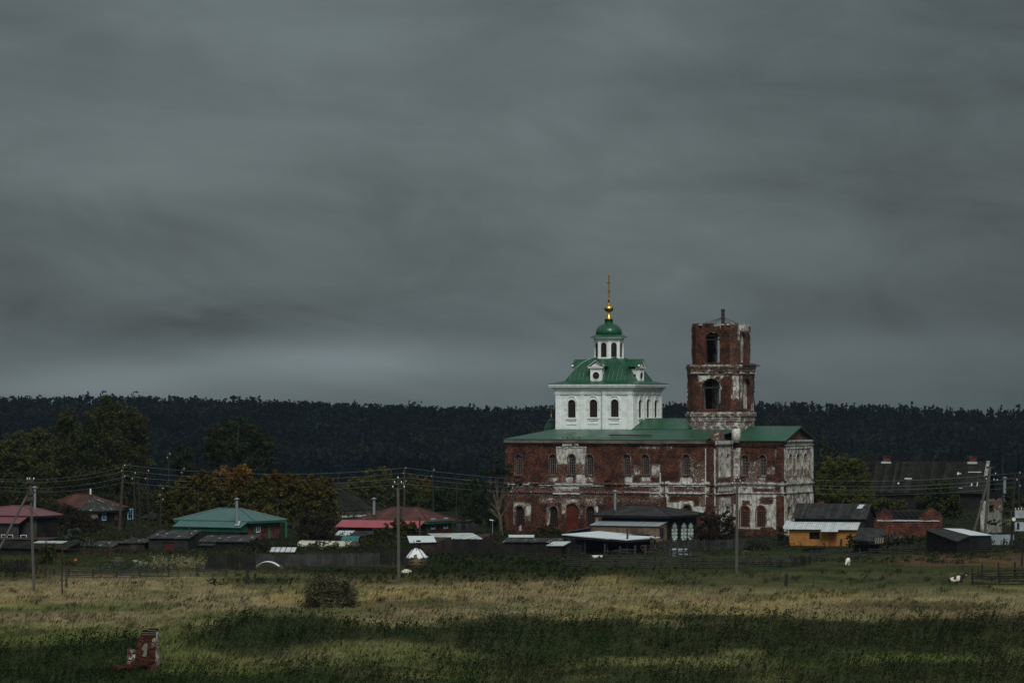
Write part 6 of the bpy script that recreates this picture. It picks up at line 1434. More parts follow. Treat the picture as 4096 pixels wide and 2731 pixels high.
m = MB(); m.box(TP(4050, 0)[0], x2, -1.1, -.5, -.3, TP(0, 2162)[1]); m.box(TP(4053, 0)[0], TP(4060, 0)[0], -1.15, -.45, TP(0, 2162)[1]+.001, TP(0, 2155)[1]); o = m.build('dark_shed_box', M_planks_d, None); o.location = p; tag(o, 'black plank box standing below the transformer', 'box')

# ------------------------------------------------------------------ fences
def path3(pts): return [G(*q) for q in pts]
def board_fence(name, label, pts, h, mat, group=None, lean=.03, bw=.14, gap=.015, top=.06, post_every=2.6, seed=1, cat='fence', pointed=False, rails=True, postm=None):
    P = path3(pts); o = P[0].copy(); t = thing(name, label, cat, o, 0, group); rg = random.Random(seed); m = MB(); mr = MB(); run = 0; posts = []
    for a, b in zip(P[:-1], P[1:]):
        d = (b-a); L = math.hypot(d.x, d.y); ux, uy = d.x/L, d.y/L; nx, ny = uy, -ux; s_ = 0
        while s_ < L:
            w_ = bw*rg.uniform(.85, 1.12); x = a.x+ux*s_-o.x; y = a.y+uy*s_-o.y; z = gzf(x+o.x, y+o.y)-o.z; hh_ = h+rg.uniform(-top, top); tl = rg.uniform(-lean, lean)
            if rg.random() > .03:
                q = lambda s0, k, zz, tl=tl: (x+ux*s0+nx*k+ux*tl*zz, y+uy*s0+ny*k+uy*tl*zz, z+zz)
                if pointed: m.add([q(0, 0, -.1), (q(w_, 0, -.1)), q(w_, .025, -.1), q(0, .025, -.1), q(0, 0, hh_-.1), q(w_, 0, hh_-.1), q(w_, .025, hh_-.1), q(0, .025, hh_-.1), q(w_/2, 0, hh_), q(w_/2, .025, hh_)], [(0, 1, 5, 8, 4), (3, 7, 9, 6, 2), (0, 4, 7, 3), (1, 2, 6, 5), (4, 8, 9, 7), (5, 6, 9, 8)])
                else: m.hexa([q(0, 0, -.15), q(w_, 0, -.15), q(w_, .025, -.15), q(0, .025, -.15)], [q(0, 0, hh_), q(w_, 0, hh_), q(w_, .025, hh_), q(0, .025, hh_)])
            s_ += w_+gap*rg.uniform(.3, 2.2)
        k_ = 0
        while k_ < L+.01: posts.append((a.x+ux*k_-o.x-nx*.08, a.y+uy*k_-o.y-ny*.08)); k_ += post_every
        if rails:
            for f in (.28, .78):
                A_ = (a.x-o.x-nx*.03, a.y-o.y-ny*.03, a.z-o.z+h*f); B_ = (b.x-o.x-nx*.03, b.y-o.y-ny*.03, b.z-o.z+h*f); mr.tube([A_, B_], .035, 4)
    m.build('boards', mat, t)
    if rails: mr.build('rails', mat, t)
    for x, y in posts: pm = MB(); z = gzf(x+o.x, y+o.y)-o.z; pm.tube([(x, y, z-.3), (x+rg.uniform(-.04, .04), y, z+h+.05)], .06, 6); pm.build('post', postm or M_wood, t)
    return t
def rail_fence(name, label, pts, h, n, mat=None, group=None, seed=1, cat='fence', every=2.6, r=.045, posth=None, broken=.12, pr=.075, brace=False):
    P = path3(pts); o = P[0].copy(); t = thing(name, label, cat, o, 0, group); rg = random.Random(seed); mat = mat or M_wood
    for a, b in zip(P[:-1], P[1:]):
        d = b-a; L = math.hypot(d.x, d.y); k = max(1, round(L/every))
        nodes = [a.lerp(b, i/k) for i in range(k+1)]
        for q in nodes:
            m = MB(); hh_ = (posth or h+.15)*rg.uniform(.92, 1.12); z = gzf(q.x, q.y); m.tube([(q.x-o.x, q.y-o.y+.09, z-o.z-.4), (q.x-o.x+rg.uniform(-.08, .08), q.y-o.y+.09, z-o.z+hh_)], [pr, pr*.85], 7); m.build('post', mat, t)
        for i in range(k):
            for j in range(n):
                if rg.random() < broken: continue
                z0 = h*(j+.6)/n+rg.uniform(-.05, .05); z1 = h*(j+.6)/n+rg.uniform(-.05, .05)
                if rg.random() < .08: z1 -= .35*h
                p0, p1 = nodes[i], nodes[i+1]; m = MB(); m.tube([(p0.x-o.x-.2, p0.y-o.y-.02, gzf(p0.x, p0.y)-o.z+z0), (p1.x-o.x+.2, p1.y-o.y-.02, gzf(p1.x, p1.y)-o.z+max(.05, z1))], [r*rg.uniform(.8, 1.2), r*.8], 5); m.build('rail', mat, t)
            if brace and i % 2 == 0:
                p0, p1 = nodes[i], nodes[i+1]; m = MB(); m.tube([(p0.x-o.x, p0.y-o.y-.06, .1), (p1.x-o.x, p1.y-o.y-.06, h*.8)], .035, 5); m.build('brace', mat, t)
    return t
board_fence('board_fence', 'black weathered board fence behind the bent hoop, left of the grey one', [(826, 2278), (1018, 2279)], 1.75, M_planks_d, seed=3, top=.05)
board_fence('board_fence', 'long grey board fence left of the middle concrete pole', [(1018, 2268), (1260, 2266), (1515, 2262)], 1.40, M_planks_g, seed=4, top=.10)
board_fence('board_fence', 'short darker board fence beside the haystack behind the concrete pole', [(1515, 2260), (1640, 2257)], 1.42, M_planks_d, seed=5)
board_fence('board_fence', 'dark close-boarded wall fence right of the window shed', [(1806, 2222), (1965, 2220)], 1.85, M_planks_d, seed=6, top=.04)
board_fence('picket_fence', 'black uneven picket fence under the low slate sheds', [(1962, 2222), (2150, 2222), (2385, 2214)], 1.3, M_planks_d, seed=7, top=.14, bw=.09, gap=.07, pointed=True)
board_fence('picket_fence', 'grey picket fence in front of the carved windows', [(2642, 2198), (2818, 2202), (2984, 2196)], 1.30, M_planks_g, seed=8, top=.05, bw=.10, gap=.09, pointed=True, lean=.015)
board_fence('board_fence', 'grey board fence piece inside the corral beneath the white canopy', [(2350, 2212), (2450, 2206)], 1.05, M_planks_g, seed=9, top=.06)
board_fence('board_fence', 'rotten dark board fence at the far left behind the first concrete pole', [(-30, 2285), (150, 2283)], 1.25, M_planks_d, seed=10, top=.12, gap=.05)
board_fence('picket_fence', 'leaning section of close pickets between two rail fences at the right', [(3178, 2264), (3244, 2257)], 1.0, M_planks_d, seed=12, top=.12, bw=.06, gap=.09, lean=.12)
board_fence('picket_fence', 'pale green little picket fence beside the plastered ruin', [(4008, 2104), (4048, 2103)], 1.1, mat_plain('pale_green_paint', (.22, .30, .14), .7), seed=13, bw=.09, gap=.14, top=.02)
F = Fr(4056, 478, 0); t = thing('sheet_fence', 'smooth grey metal sheet fence beside the crossed concrete poles', 'fence', F.loc); uL = F.U(3963)
m = MB()
k_ = 26
m.add([(uL+(-uL)*i/k_, (.05 if i % 2 else 0), z) for z in (-.2, F.Z(2137)) for i in range(k_+1)], [(i, i+1, k_+2+i, k_+1+i) for i in range(k_)]); o = m.build('sheets', M_galv, t, False, False); o.modifiers.new('t', 'SOLIDIFY').thickness = .02
GR = 'low pole-rail fences round the gardens'
rail_fence('rail_fence', 'low sagging rail fence in front of the cabbage garden', [(180, 2308), (560, 2310), (905, 2306)], .95, 5, mat=M_woodg, r=.05, seed=21, group=GR, broken=.1)
rail_fence('rail_fence', 'broken rail fence between the round bush and the middle concrete pole', [(1180, 2290), (1400, 2288), (1598, 2284)], .62, 4, seed=22, group=GR, broken=.15)
rail_fence('rail_fence', 'long dense rail fence in the grass below the white canopy', [(2272, 2270), (2560, 2272), (2900, 2275), (2985, 2272)], 1.15, 6, mat=M_woodg, r=.055, seed=23, group=GR, broken=.06)
rail_fence('rail_fence', 'faint rail fence crossing the nettles right of the haystack', [(2050, 2240), (2272, 2240)], .8, 3, seed=24, group=GR)
rail_fence('rail_fence', 'rail fence running up to the leaning pickets at the right', [(2990, 2264), (3080, 2264), (3170, 2262)], 1.0, 5, mat=M_woodg, r=.055, seed=25, group=GR)
rail_fence('rail_fence', 'rail fence climbing from the leaning pickets to the cottage door', [(3246, 2246), (3310, 2238), (3400, 2236)], 1.1, 4, mat=M_woodg, r=.055, seed=26, group=GR)
rail_fence('rail_fence', 'rail fence ending in the weeds below the brick garage', [(3400, 2232), (3560, 2216), (3690, 2206)], .8, 4, mat=M_woodg, r=.055, seed=27, group=GR, broken=.2)
rail_fence('corral_fence', 'heavy dark pole corral with diagonal braces at the lower right edge', [(3892, 2340), (4000, 2340), (4130, 2338)], 1.25, 5, seed=28, cat='fence', every=2.7, r=.07, posth=1.7, pr=.12, broken=0, brace=True)
rail_fence('corral_fence', 'rear side of the corral standing behind its front rails at the lower right', [(3930, 2318), (4060, 2312), (4130, 2312)], 1.0, 3, seed=29, every=3.2, r=.05, posth=1.6, pr=.10)
rail_fence('corral_fence', 'tall crooked corral of grey rails before the firewood stack', [(2420, 2240), (2540, 2243), (2660, 2238), (2780, 2226)], 1.45, 4, mat=M_woodg, seed=30, every=1.7, r=.05, posth=1.8, pr=.11, broken=.35)
rail_fence('corral_fence', 'far rail fence with stout posts right of the picket fence', [(2984, 2196), (3060, 2190), (3140, 2188)], .9, 3, seed=31, every=2.4, r=.05, posth=1.25, pr=.11)
rail_fence('rail_fence', 'rail frame with reddish posts beside the cabbage bed', [(250, 2240), (337, 2238), (441, 2236), (530, 2234)], 1.45, 2, mat=M_woodred, seed=32, cat='fence', every=2.8, r=.035, broken=0)
rail_fence('log_crib', 'square dark crib of stacked rails at the start of the long rail fence', [(2274, 2268), (2320, 2268)], 1.9, 9, seed=33, cat='crib', every=1.3, r=.06, broken=0)
GP_ = 'single posts standing in the meadow'
post_thing('fence_post', 'thin dark post standing alone right of the first concrete pole', 'post', 249, 2380, 247, 2270, .07, .06, M_wood, GP_)
post_thing('fence_post', 'grey post just behind the thin dark one at left', 'post', 265, 2352, 266, 2264, .10, .085, M_woodg, GP_)
post_thing('fence_post', 'thick charred post leaning right below the bent hoop', 'post', 985, 2339, 992, 2277, .16, .15, M_wood, GP_)
post_thing('fence_post', 'thinner charred post right of the thick leaning one', 'post', 1052, 2338, 1053, 2306, .09, .08, M_wood, GP_)
post_thing('fence_post', 'stout dark stump post in the pasture below the church porch', 'post', 3143, 2343, 3147, 2295, .17, .17, M_wood, GP_)
post_thing('fence_post', 'slanting grey stick right of the stout stump post', 'post', 3250, 2350, 3261, 2290, .055, .045, M_woodg, GP_)
post_thing('fence_post', 'short post with a cross bar near the right edge', 'post', 4088, 2264, 4088, 2217, .12, .11, M_wood, GP_)
post_thing('fence_post', 'stout short post beside the chipboard cottage door', 'post', 3364, 2192, 3365, 2154, .16, .15, M_woodg, GP_)
post_thing('leaning_plank', 'orange-brown plank propped against the black board fence', 'plank', 1015, 2258, 1023, 2198, .09, .08, M_woodred, D=435)
# blue pipe frame
p = G(1955, 2172); t = thing('pipe_frame', 'light blue bent pipe frame at the end of the flaking roof', 'frame', p)
def BP(px, py): q = W(px, py, p.y)-p; return (q.x, 0, q.z)
m = MB(); m.tube([BP(1932, 2144), BP(1956, 2144), BP(1956, 2164)], .05, 6); m.tube([BP(1950, 2153), BP(1960, 2153)], .04, 6); m.tube([BP(1955, 2164), BP(1960, 2162)], .04, 6); m.build('pipe', M_bpaint, t); m = MB(); m.tube([(BP(1956, 0)[0], 0, -.3), BP(1956, 2164)], .04, 6); m.build('leg', M_wood, t)
# clutter
def planks_pile(name, label, cat, px0, px1, py, n, mat, h=.5, seed=1, spread=1.0, group=None, thin=.03):
    a, b = G(px0, py), G(px1, py); rg = random.Random(seed); o = a; t = thing(name, label, cat, o, 0, group); L = b.x-a.x
    m = MB()
    for i in range(n):
        l = L*rg.uniform(.4, .95); x = rg.uniform(0, L-l); z = h*i/n; y = rg.uniform(-.4, .4)*spread; tl = rg.uniform(-.06, .06)*l; w_ = rg.uniform(.08, .16)
        m.hexa([(x, y, z), (x+l, y, z+tl), (x+l, y+w_, z+tl), (x, y+w_, z)], [(x, y, z+thin), (x+l, y, z+tl+thin), (x+l, y+w_, z+tl+thin), (x, y+w_, z+thin)])
    ob = m.build('planks', mat, t); ob['kind'] = 'stuff'; return t
planks_pile('board_pile', 'dark stack of old boards lying before the chipboard cottage', 'board pile', 3205, 3305, 2207, 16, M_planks_d, .55, 2, group=None, thin=.06)
planks_pile('board_pile', 'pile of pale thin battens beyond the long rail fence near the pickets', 'board pile', 2675, 2765, 2225, 22, M_asb_white, .95, 3, thin=.035)
planks_pile('board_pile', 'low heap of weathered grey boards at the foot of the second concrete pole', 'board pile', 2965, 2998, 2212, 10, M_fascia, .35, 4)
planks_pile('board_pile', 'flat dark boards lying in the reddish grass at the right', 'board pile', 3880, 3975, 2212, 9, M_planks_d, .3, 5)
planks_pile('board_pile', 'bright scraps of board on reddish grass near the right edge', 'board pile', 4020, 4055, 2210, 5, M_frame_o, .15, 6)
planks_pile('board_pile', 'scattered pale junk boards under the white canopy', 'board pile', 2450, 2540, 2226, 14, M_woodg, .9, 7)
planks_pile('board_pile', 'tumbled grey boards left of the pale batten pile', 'board pile', 2630, 2690, 2232, 12, M_woodg, .6, 9)
p = G(2390, 2236); t = thing('bathtub', 'white old bathtub lying in the grass inside the corral', 'bathtub', p)
m = MB(); n = 16; rim = [(.62*math.cos(2*math.pi*i/n)*(1 if math.cos(2*math.pi*i/n) > 0 else 1.1), .3*math.sin(2*math.pi*i/n)) for i in range(n)]
m.add([(x, y, .45) for x, y in rim]+[(x*.72, y*.7, .06) for x, y in rim]+[(x*.94, y*.88, .45) for x, y in rim]+[(x*.66, y*.6, .12) for x, y in rim], [(i, (i+1) % n, n+(i+1) % n, n+i) for i in range(n)]+[(i, (i+1) % n, 2*n+(i+1) % n, 2*n+i) for i in range(n)]+[(2*n+i, 2*n+(i+1) % n, 3*n+(i+1) % n, 3*n+i) for i in range(n)]+[tuple(range(n, 2*n)), tuple(range(3*n, 4*n))]); m.build('tub', M_wpaint, t, True)
# tractor tyre with plant, in the cabbage garden
p = G(470, 2254); t = thing('tyre_bed', 'big black tractor tyre used as a planter in the garden', 'tyre', p); m = MB(); m.lathe((0, 0, .22), [(.45, .2), (.75, .24), (.85, .1), (.85, -.15), (.7, -.22)], 22); m.build('tyre', M_rustpipe, t, True)
m = MB(); m.add([(random.Random(i).uniform(-.3, .3)+dx_, random.Random(i+50).uniform(-.3, .3), .4+dz_) for i in range(14) for dx_, dz_ in ((0, 0), (.12, .3), (-.03, .35))], [(3*i, 3*i+1, 3*i+2) for i in range(14)]); m.build('plant', mat_leaf('planter_leaf', (.10, .16, .05)), t, fix=False)
p = G(445, 2262)
rg = random.Random(5)
for i, (px, py, w_, lb) in enumerate([(540, 2252, .28, 'round pale basin leaning on the small plank shed'), (560, 2256, .16, 'small white bucket beside the pale basin')]):
    p = G(px, py); m = MB(); m.lathe((0, 0, 0), [(w_*.6, 0), (w_, .3), (w_*1.05, .32), (w_*.9, .3)], 12); o = m.build('basin' if i == 0 else 'bucket', M_wpaint, None, True); o.location = p; tag(o, lb, 'basin' if i == 0 else 'bucket')
m = MB(); m.lathe((0, 0, 0), [(.02, -.18), (.14, -.1), (.17, 0), (.12, .12), (.02, .2)], 10); o = m.build('hanging_cloth', mat_plain('orange_cloth', (.42, .10, .03)), None, True); o.location = W(302, 2240, 415); tag(o, 'small orange rag hanging on the rail by the leafy bush', 'rag')

# ------------------------------------------------------------------ trees and bushes
def grow(name, label, cat, D, basepx, basepy, blobs, cols, nleaf, leaf=.32, group=None, trunk=.22, seed=1, depth=1.0, limb=True, flat=.55, shell=.55, bark=None, crown='crown', wind=0.0, clump=.26, top_col=None, only=False):
    """blobs: (px, py, rx, ry) of crown lobes at distance D"""
    rg = np.random.default_rng(seed); k = D/FPX; b = G(basepx, basepy) if D is None else Vector(((basepx-2048)*k, D, gzf((basepx-2048)*k, D)))
    t = thing(name, label, cat, b, 0, group); B = []
    for q in blobs:
        px, py, rx, ry = q[:4]; B.append(((px-basepx)*k, rg.uniform(-.35, .35)*rx*k*depth, CH+(YH-py)*k-b.z, rx*k, rx*k*depth*.9, ry*k))
    B = np.array(B); vol = B[:, 3]*B[:, 5]; pr = vol/vol.sum()
    nc = max(8, int(nleaf/26)); j = rg.choice(len(B), nc, p=pr); d = rg.normal(size=(nc, 3)); d /= np.linalg.norm(d, axis=1)[:, None]; d *= (rg.uniform(0, 1, nc)**(shell*.6))[:, None]
    cc = B[j, :3]+d*B[j, 3:]
    cr = clump*np.minimum(B[j, 3], B[j, 5])*rg.uniform(.6, 1.5, nc)
    per = rg.integers(14, 38, nc); i = np.repeat(np.arange(nc), per)
    e = rg.normal(size=(len(i), 3)); e /= np.maximum(1e-3, np.linalg.norm(e, axis=1))[:, None]; e *= (rg.uniform(0, 1, len(i))**.45)[:, None]; e[:, 2] *= .75
    L = cc[i]+e*cr[i][:, None]; L = L[L[:, 2] > .05]; i = i[:len(L)]
    tone = rg.uniform(.72, 1.3, nc)[i % nc]*rg.uniform(.75, 1.25, len(L))
    cols = np.array(cols); ci = rg.integers(0, len(cols), nc)[i % nc]; swap = rg.uniform(0, 1, len(L)) < .25; ci = np.where(swap, rg.integers(0, len(cols), len(L)), ci)
    C_ = cols[ci]
    if top_col is not None:
        zt = (B[:, 2]+B[:, 5]).max(); zb = (B[:, 2]-B[:, 5]).min(); f = sst((L[:, 2]-zb)/(zt-zb)+rg.uniform(-.25, .25, len(L)), .45, .85)[:, None]; C_ = C_*(1-f)+np.array(top_col)*f
    V, Fc = quads(L, leaf, .85, rg, .8)
    o = np_mesh(crown, V, Fc, M_leaf, np.repeat(C_*tone[:, None], 4, 0), t)
    if trunk:
        m = MB(); zt = np.average(B[:, 2], weights=pr); cxm = np.average(B[:, 0], weights=pr)
        m.tube([(0, 0, -.4), (cxm*.15, 0, zt*.35), (cxm*.55, 0, zt*.75), (cxm, 0, zt*1.15)], [trunk, trunk*.8, trunk*.5, trunk*.15], 8)
        if limb:
            for q in B:
                for _ in range(2):
                    f = rg.uniform(.25, .7); s0 = Vector((cxm*f*.5, 0, zt*f)); e_ = Vector((q[0]+rg.uniform(-.5, .5)*q[3], q[1]+rg.uniform(-.5, .5)*q[4], q[2]+q[5]*rg.uniform(.1, .7)))
                    md = s0.lerp(e_, .5)+Vector((0, 0, -.12*(e_-s0).length*.5)); m.tube([s0, md, e_], [trunk*.42, trunk*.25, trunk*.08], 5)
        m.build('trunk', bark or M_bark, t)
    return t
PG = [(.056, .061, .022), (.045, .052, .019), (.068, .070, .027), (.038, .046, .017)]
GT = 'poplars and birches behind the left houses'
grow('poplar_tree', 'tallest broad olive poplar rising above the forest skyline at left', 'tree', 600, 440, 2080, [(434, 1618, 34, 40), (465, 1625, 24, 24), (470, 1660, 85, 60), (395, 1690, 60, 60), (350, 1740, 50, 60), (500, 1740, 95, 75), (420, 1780, 100, 90), (548, 1700, 48, 55), (560, 1790, 50, 75), (530, 1860, 80, 80), (420, 1890, 120, 90), (470, 1980, 130, 70), (350, 1840, 60, 80)], PG, 34000, .34, GT, .4, 11, shell=.6, clump=.30)
grow('poplar_tree', 'second olive poplar, narrower, touching the tallest on its left', 'tree', 610, 265, 2080, [(268, 1680, 45, 42), (255, 1740, 62, 65), (300, 1790, 50, 70), (240, 1830, 70, 80), (280, 1920, 80, 80), (230, 1990, 80, 60)], PG, 20000, .34, GT, .35, 12, shell=.6, clump=.30)
grow('birch_tree', 'yellowish rounded tree third from the left edge in the poplar row', 'tree', 590, 150, 2080, [(155, 1745, 42, 40), (150, 1810, 55, 60), (165, 1890, 60, 70), (140, 1970, 65, 60)], [(.085, .086, .030), (.068, .074, .028), (.056, .064, .024)], 14000, .33, GT, .3, 13)
grow('birch_tree', 'yellow-green leaning birch at the very left edge', 'tree', 580, 60, 2080, [(60, 1765, 50, 42), (20, 1820, 60, 60), (85, 1850, 50, 60), (30, 1920, 70, 70), (90, 1960, 50, 60), (-10, 1880, 50, 80)], [(.088, .088, .030), (.070, .076, .028), (.056, .064, .023)], 16000, .33, GT, .3, 14)
grow('poplar_tree', 'lone dark poplar with spreading forked limbs above the orange maples', 'tree', 600, 935, 2080, [(950, 1712, 62, 44), (885, 1735, 55, 45), (1010, 1740, 50, 45), (840, 1785, 42, 38), (1055, 1780, 48, 48), (930, 1790, 80, 50), (1075, 1835, 32, 40), (860, 1830, 45, 36), (1000, 1840, 70, 50)], [(.034, .044, .020), (.044, .053, .024), (.027, .036, .018)], 15000, .33, GT, .34, 15, shell=.5, clump=.28)
grow('poplar_tree', 'small dark round tree left of the lone poplar', 'tree', 620, 735, 2080, [(735, 1812, 36, 34), (705, 1845, 40, 40), (745, 1880, 40, 40)], [(.034, .044, .020), (.028, .037, .018)], 3800, .38, GT, .2, 16)
MG = [(.092, .082, .020), (.068, .070, .020), (.115, .092, .020), (.046, .054, .018)]
GM = 'yellowing maples behind the teal roof'
mp = [(665, 1955, 'leftmost low yellowing maple beside the dark poles', None), (745, 1925, 'second maple from the left, greenish with a yellow cap', (.085, .066, .014)), (820, 1905, 'third maple from the left behind the teal ridge', (.09, .066, .013)), (895, 1888, 'fourth maple from the left with a bright orange crest', (.17, .088, .015)), (965, 1880, 'tallest orange-crested maple above the stove pipe', (.19, .095, .016)), (1040, 1915, 'olive yellow maple right of the tallest orange one', (.085, .070, .016)), (1110, 1905, 'maple with rusty orange top over the right teal eave', (.11, .055, .013)), (1175, 1912, 'golden maple just past the teal eave tip', (.09, .068, .014)), (1240, 1925, 'golden maple second from the pyramid roof', (.095, .072, .016)), (1300, 1930, 'golden maple touching the pyramid roof', (.09, .07, .016))]
for i, (px, ty, lb, tc) in enumerate(mp):
    grow('maple_tree', lb, 'tree', 548-(i % 3)*9, px, 2110, [(px+3, ty, 34, 26), (px-16, ty+30, 36, 38), (px+20, ty+35, 36, 40), (px, ty+80, 50, 50), (px+5, ty+130, 52, 48)], MG, 5600, .36, GM, .16, 30+i, top_col=tc, limb=False)
GN = 'green and yellowing trees behind the rusty roof'
for i, (px, ty, w_, lb, tc) in enumerate([(1425, 1935, 38, 'yellow-green tree just right of the pyramid roof peak', (.09, .085, .02)), (1480, 1905, 42, 'pointed yellow-green tree second right of the pyramid roof', (.085, .085, .022)), (1540, 1890, 44, 'highest yellow-green tree left of the middle concrete pole', (.09, .088, .022)), (1590, 1935, 40, 'low olive tree behind the middle concrete pole', None), (1645, 1920, 40, 'olive tree right behind the light brown wooden pole', (.075, .075, .02)), (1700, 1935, 42, 'golden tinged tree left of the lone dark pole', (.12, .085, .016)), (1760, 1950, 46, 'dark green tree right of the lone dark pole', None), (1820, 1945, 46, 'dark green tree over the outhouse', None), (1880, 1935, 50, 'dark green tree between outhouse and street lamp', None)]):
    dk = px > 1740  # the rightmost trees have darker green leaves
    grow('garden_tree', lb, 'tree', 622+(i % 3)*8, px, 2100, [(px, ty, w_*.75, 30), (px-15, ty+45, w_, 42), (px+14, ty+60, w_, 45), (px, ty+110, w_*1.15, 50)], [(.030, .040, .016), (.038, .048, .018)] if dk else [(.052, .064, .020), (.066, .072, .022), (.042, .054, .020)], 4500, .36, GN, .16, 50+i, top_col=tc, limb=False)
grow('pine_tree', 'gnarled pine with bare pale trunk and sparse clumps left of the church corner', 'tree', 508, 2008, 2145, [(1975, 1845, 16, 13), (1990, 1880, 30, 20), (1945, 1890, 28, 18), (1915, 1935, 30, 22), (2030, 1880, 26, 20), (2052, 1905, 22, 14), (2080, 1932, 22, 13), (2035, 1950, 24, 12), (1900, 1980, 34, 26), (1945, 1960, 34, 26), (1925, 2030, 42, 34)], [(.030, .042, .020), (.022, .032, .016)], 3400, .26, None, .27, 71, bark=M_barkpine, shell=.5, clump=.45)
grow('thicket', 'dark thicket behind the pine, left of the church corner', 'thicket', 545, 1950, 2120, [(1920, 2040, 60, 60), (1975, 2050, 45, 70), (1880, 2060, 50, 45), (2000, 2090, 30, 45)], [(.022, .030, .013), (.030, .038, .015)], 5000, .28, None, .15, 72, limb=False)
grow('birch_tree', 'tall airy birch with thin twigs right of the church gable', 'tree', 575, 3300, 2100, [(3285, 1775, 18, 16), (3275, 1800, 26, 20), (3320, 1800, 26, 18), (3350, 1815, 22, 18), (3290, 1845, 38, 28), (3370, 1830, 30, 22), (3320, 1900, 55, 60)], [(.052, .060, .026), (.042, .050, .022)], 3800, .27, None, .2, 73, shell=.5, clump=.3)
grow('maple_tree', 'full yellow-green maple between the church end and the long roof', 'tree', 556, 3380, 2100, [(3345, 1860, 55, 35), (3420, 1870, 50, 38), (3310, 1900, 50, 45), (3390, 1920, 75, 45), (3455, 1940, 38, 50), (3340, 1975, 80, 50), (3430, 2000, 70, 50), (3290, 2020, 40, 60)], [(.085, .094, .020), (.066, .076, .020), (.105, .10, .022), (.044, .054, .018)], 19000, .30, None, .25, 74)
GS = 'small trees before the long roof'
grow('apple_tree', 'round green tree in front of the long slate roof', 'tree', 548, 3755, 2090, [(3755, 1945, 48, 32), (3705, 1985, 52, 36), (3790, 1985, 50, 40), (3740, 2030, 80, 40), (3815, 2040, 45, 38)], [(.052, .062, .020), (.062, .068, .022), (.038, .048, .017)], 11000, .28, GS, .15, 75)
grow('apple_tree', 'low yellow-green shrub tree left of the brick garage', 'tree', 545, 3550, 2080, [(3535, 2010, 32, 24), (3580, 2020, 34, 22), (3510, 2030, 24, 24), (3610, 2020, 24, 20)], [(.085, .092, .022), (.062, .070, .020)], 4200, .26, GS, .1, 76)
grow('apple_tree', 'dark slim tree behind the transformer at the right edge', 'tree', 545, 4045, 2090, [(4040, 1975, 28, 30), (4030, 2020, 26, 36), (4075, 2000, 24, 40)], [(.028, .036, .015), (.036, .044, .018)], 2400, .26, GS, .1, 77)
GB = 'garden bushes and small trees round the houses'
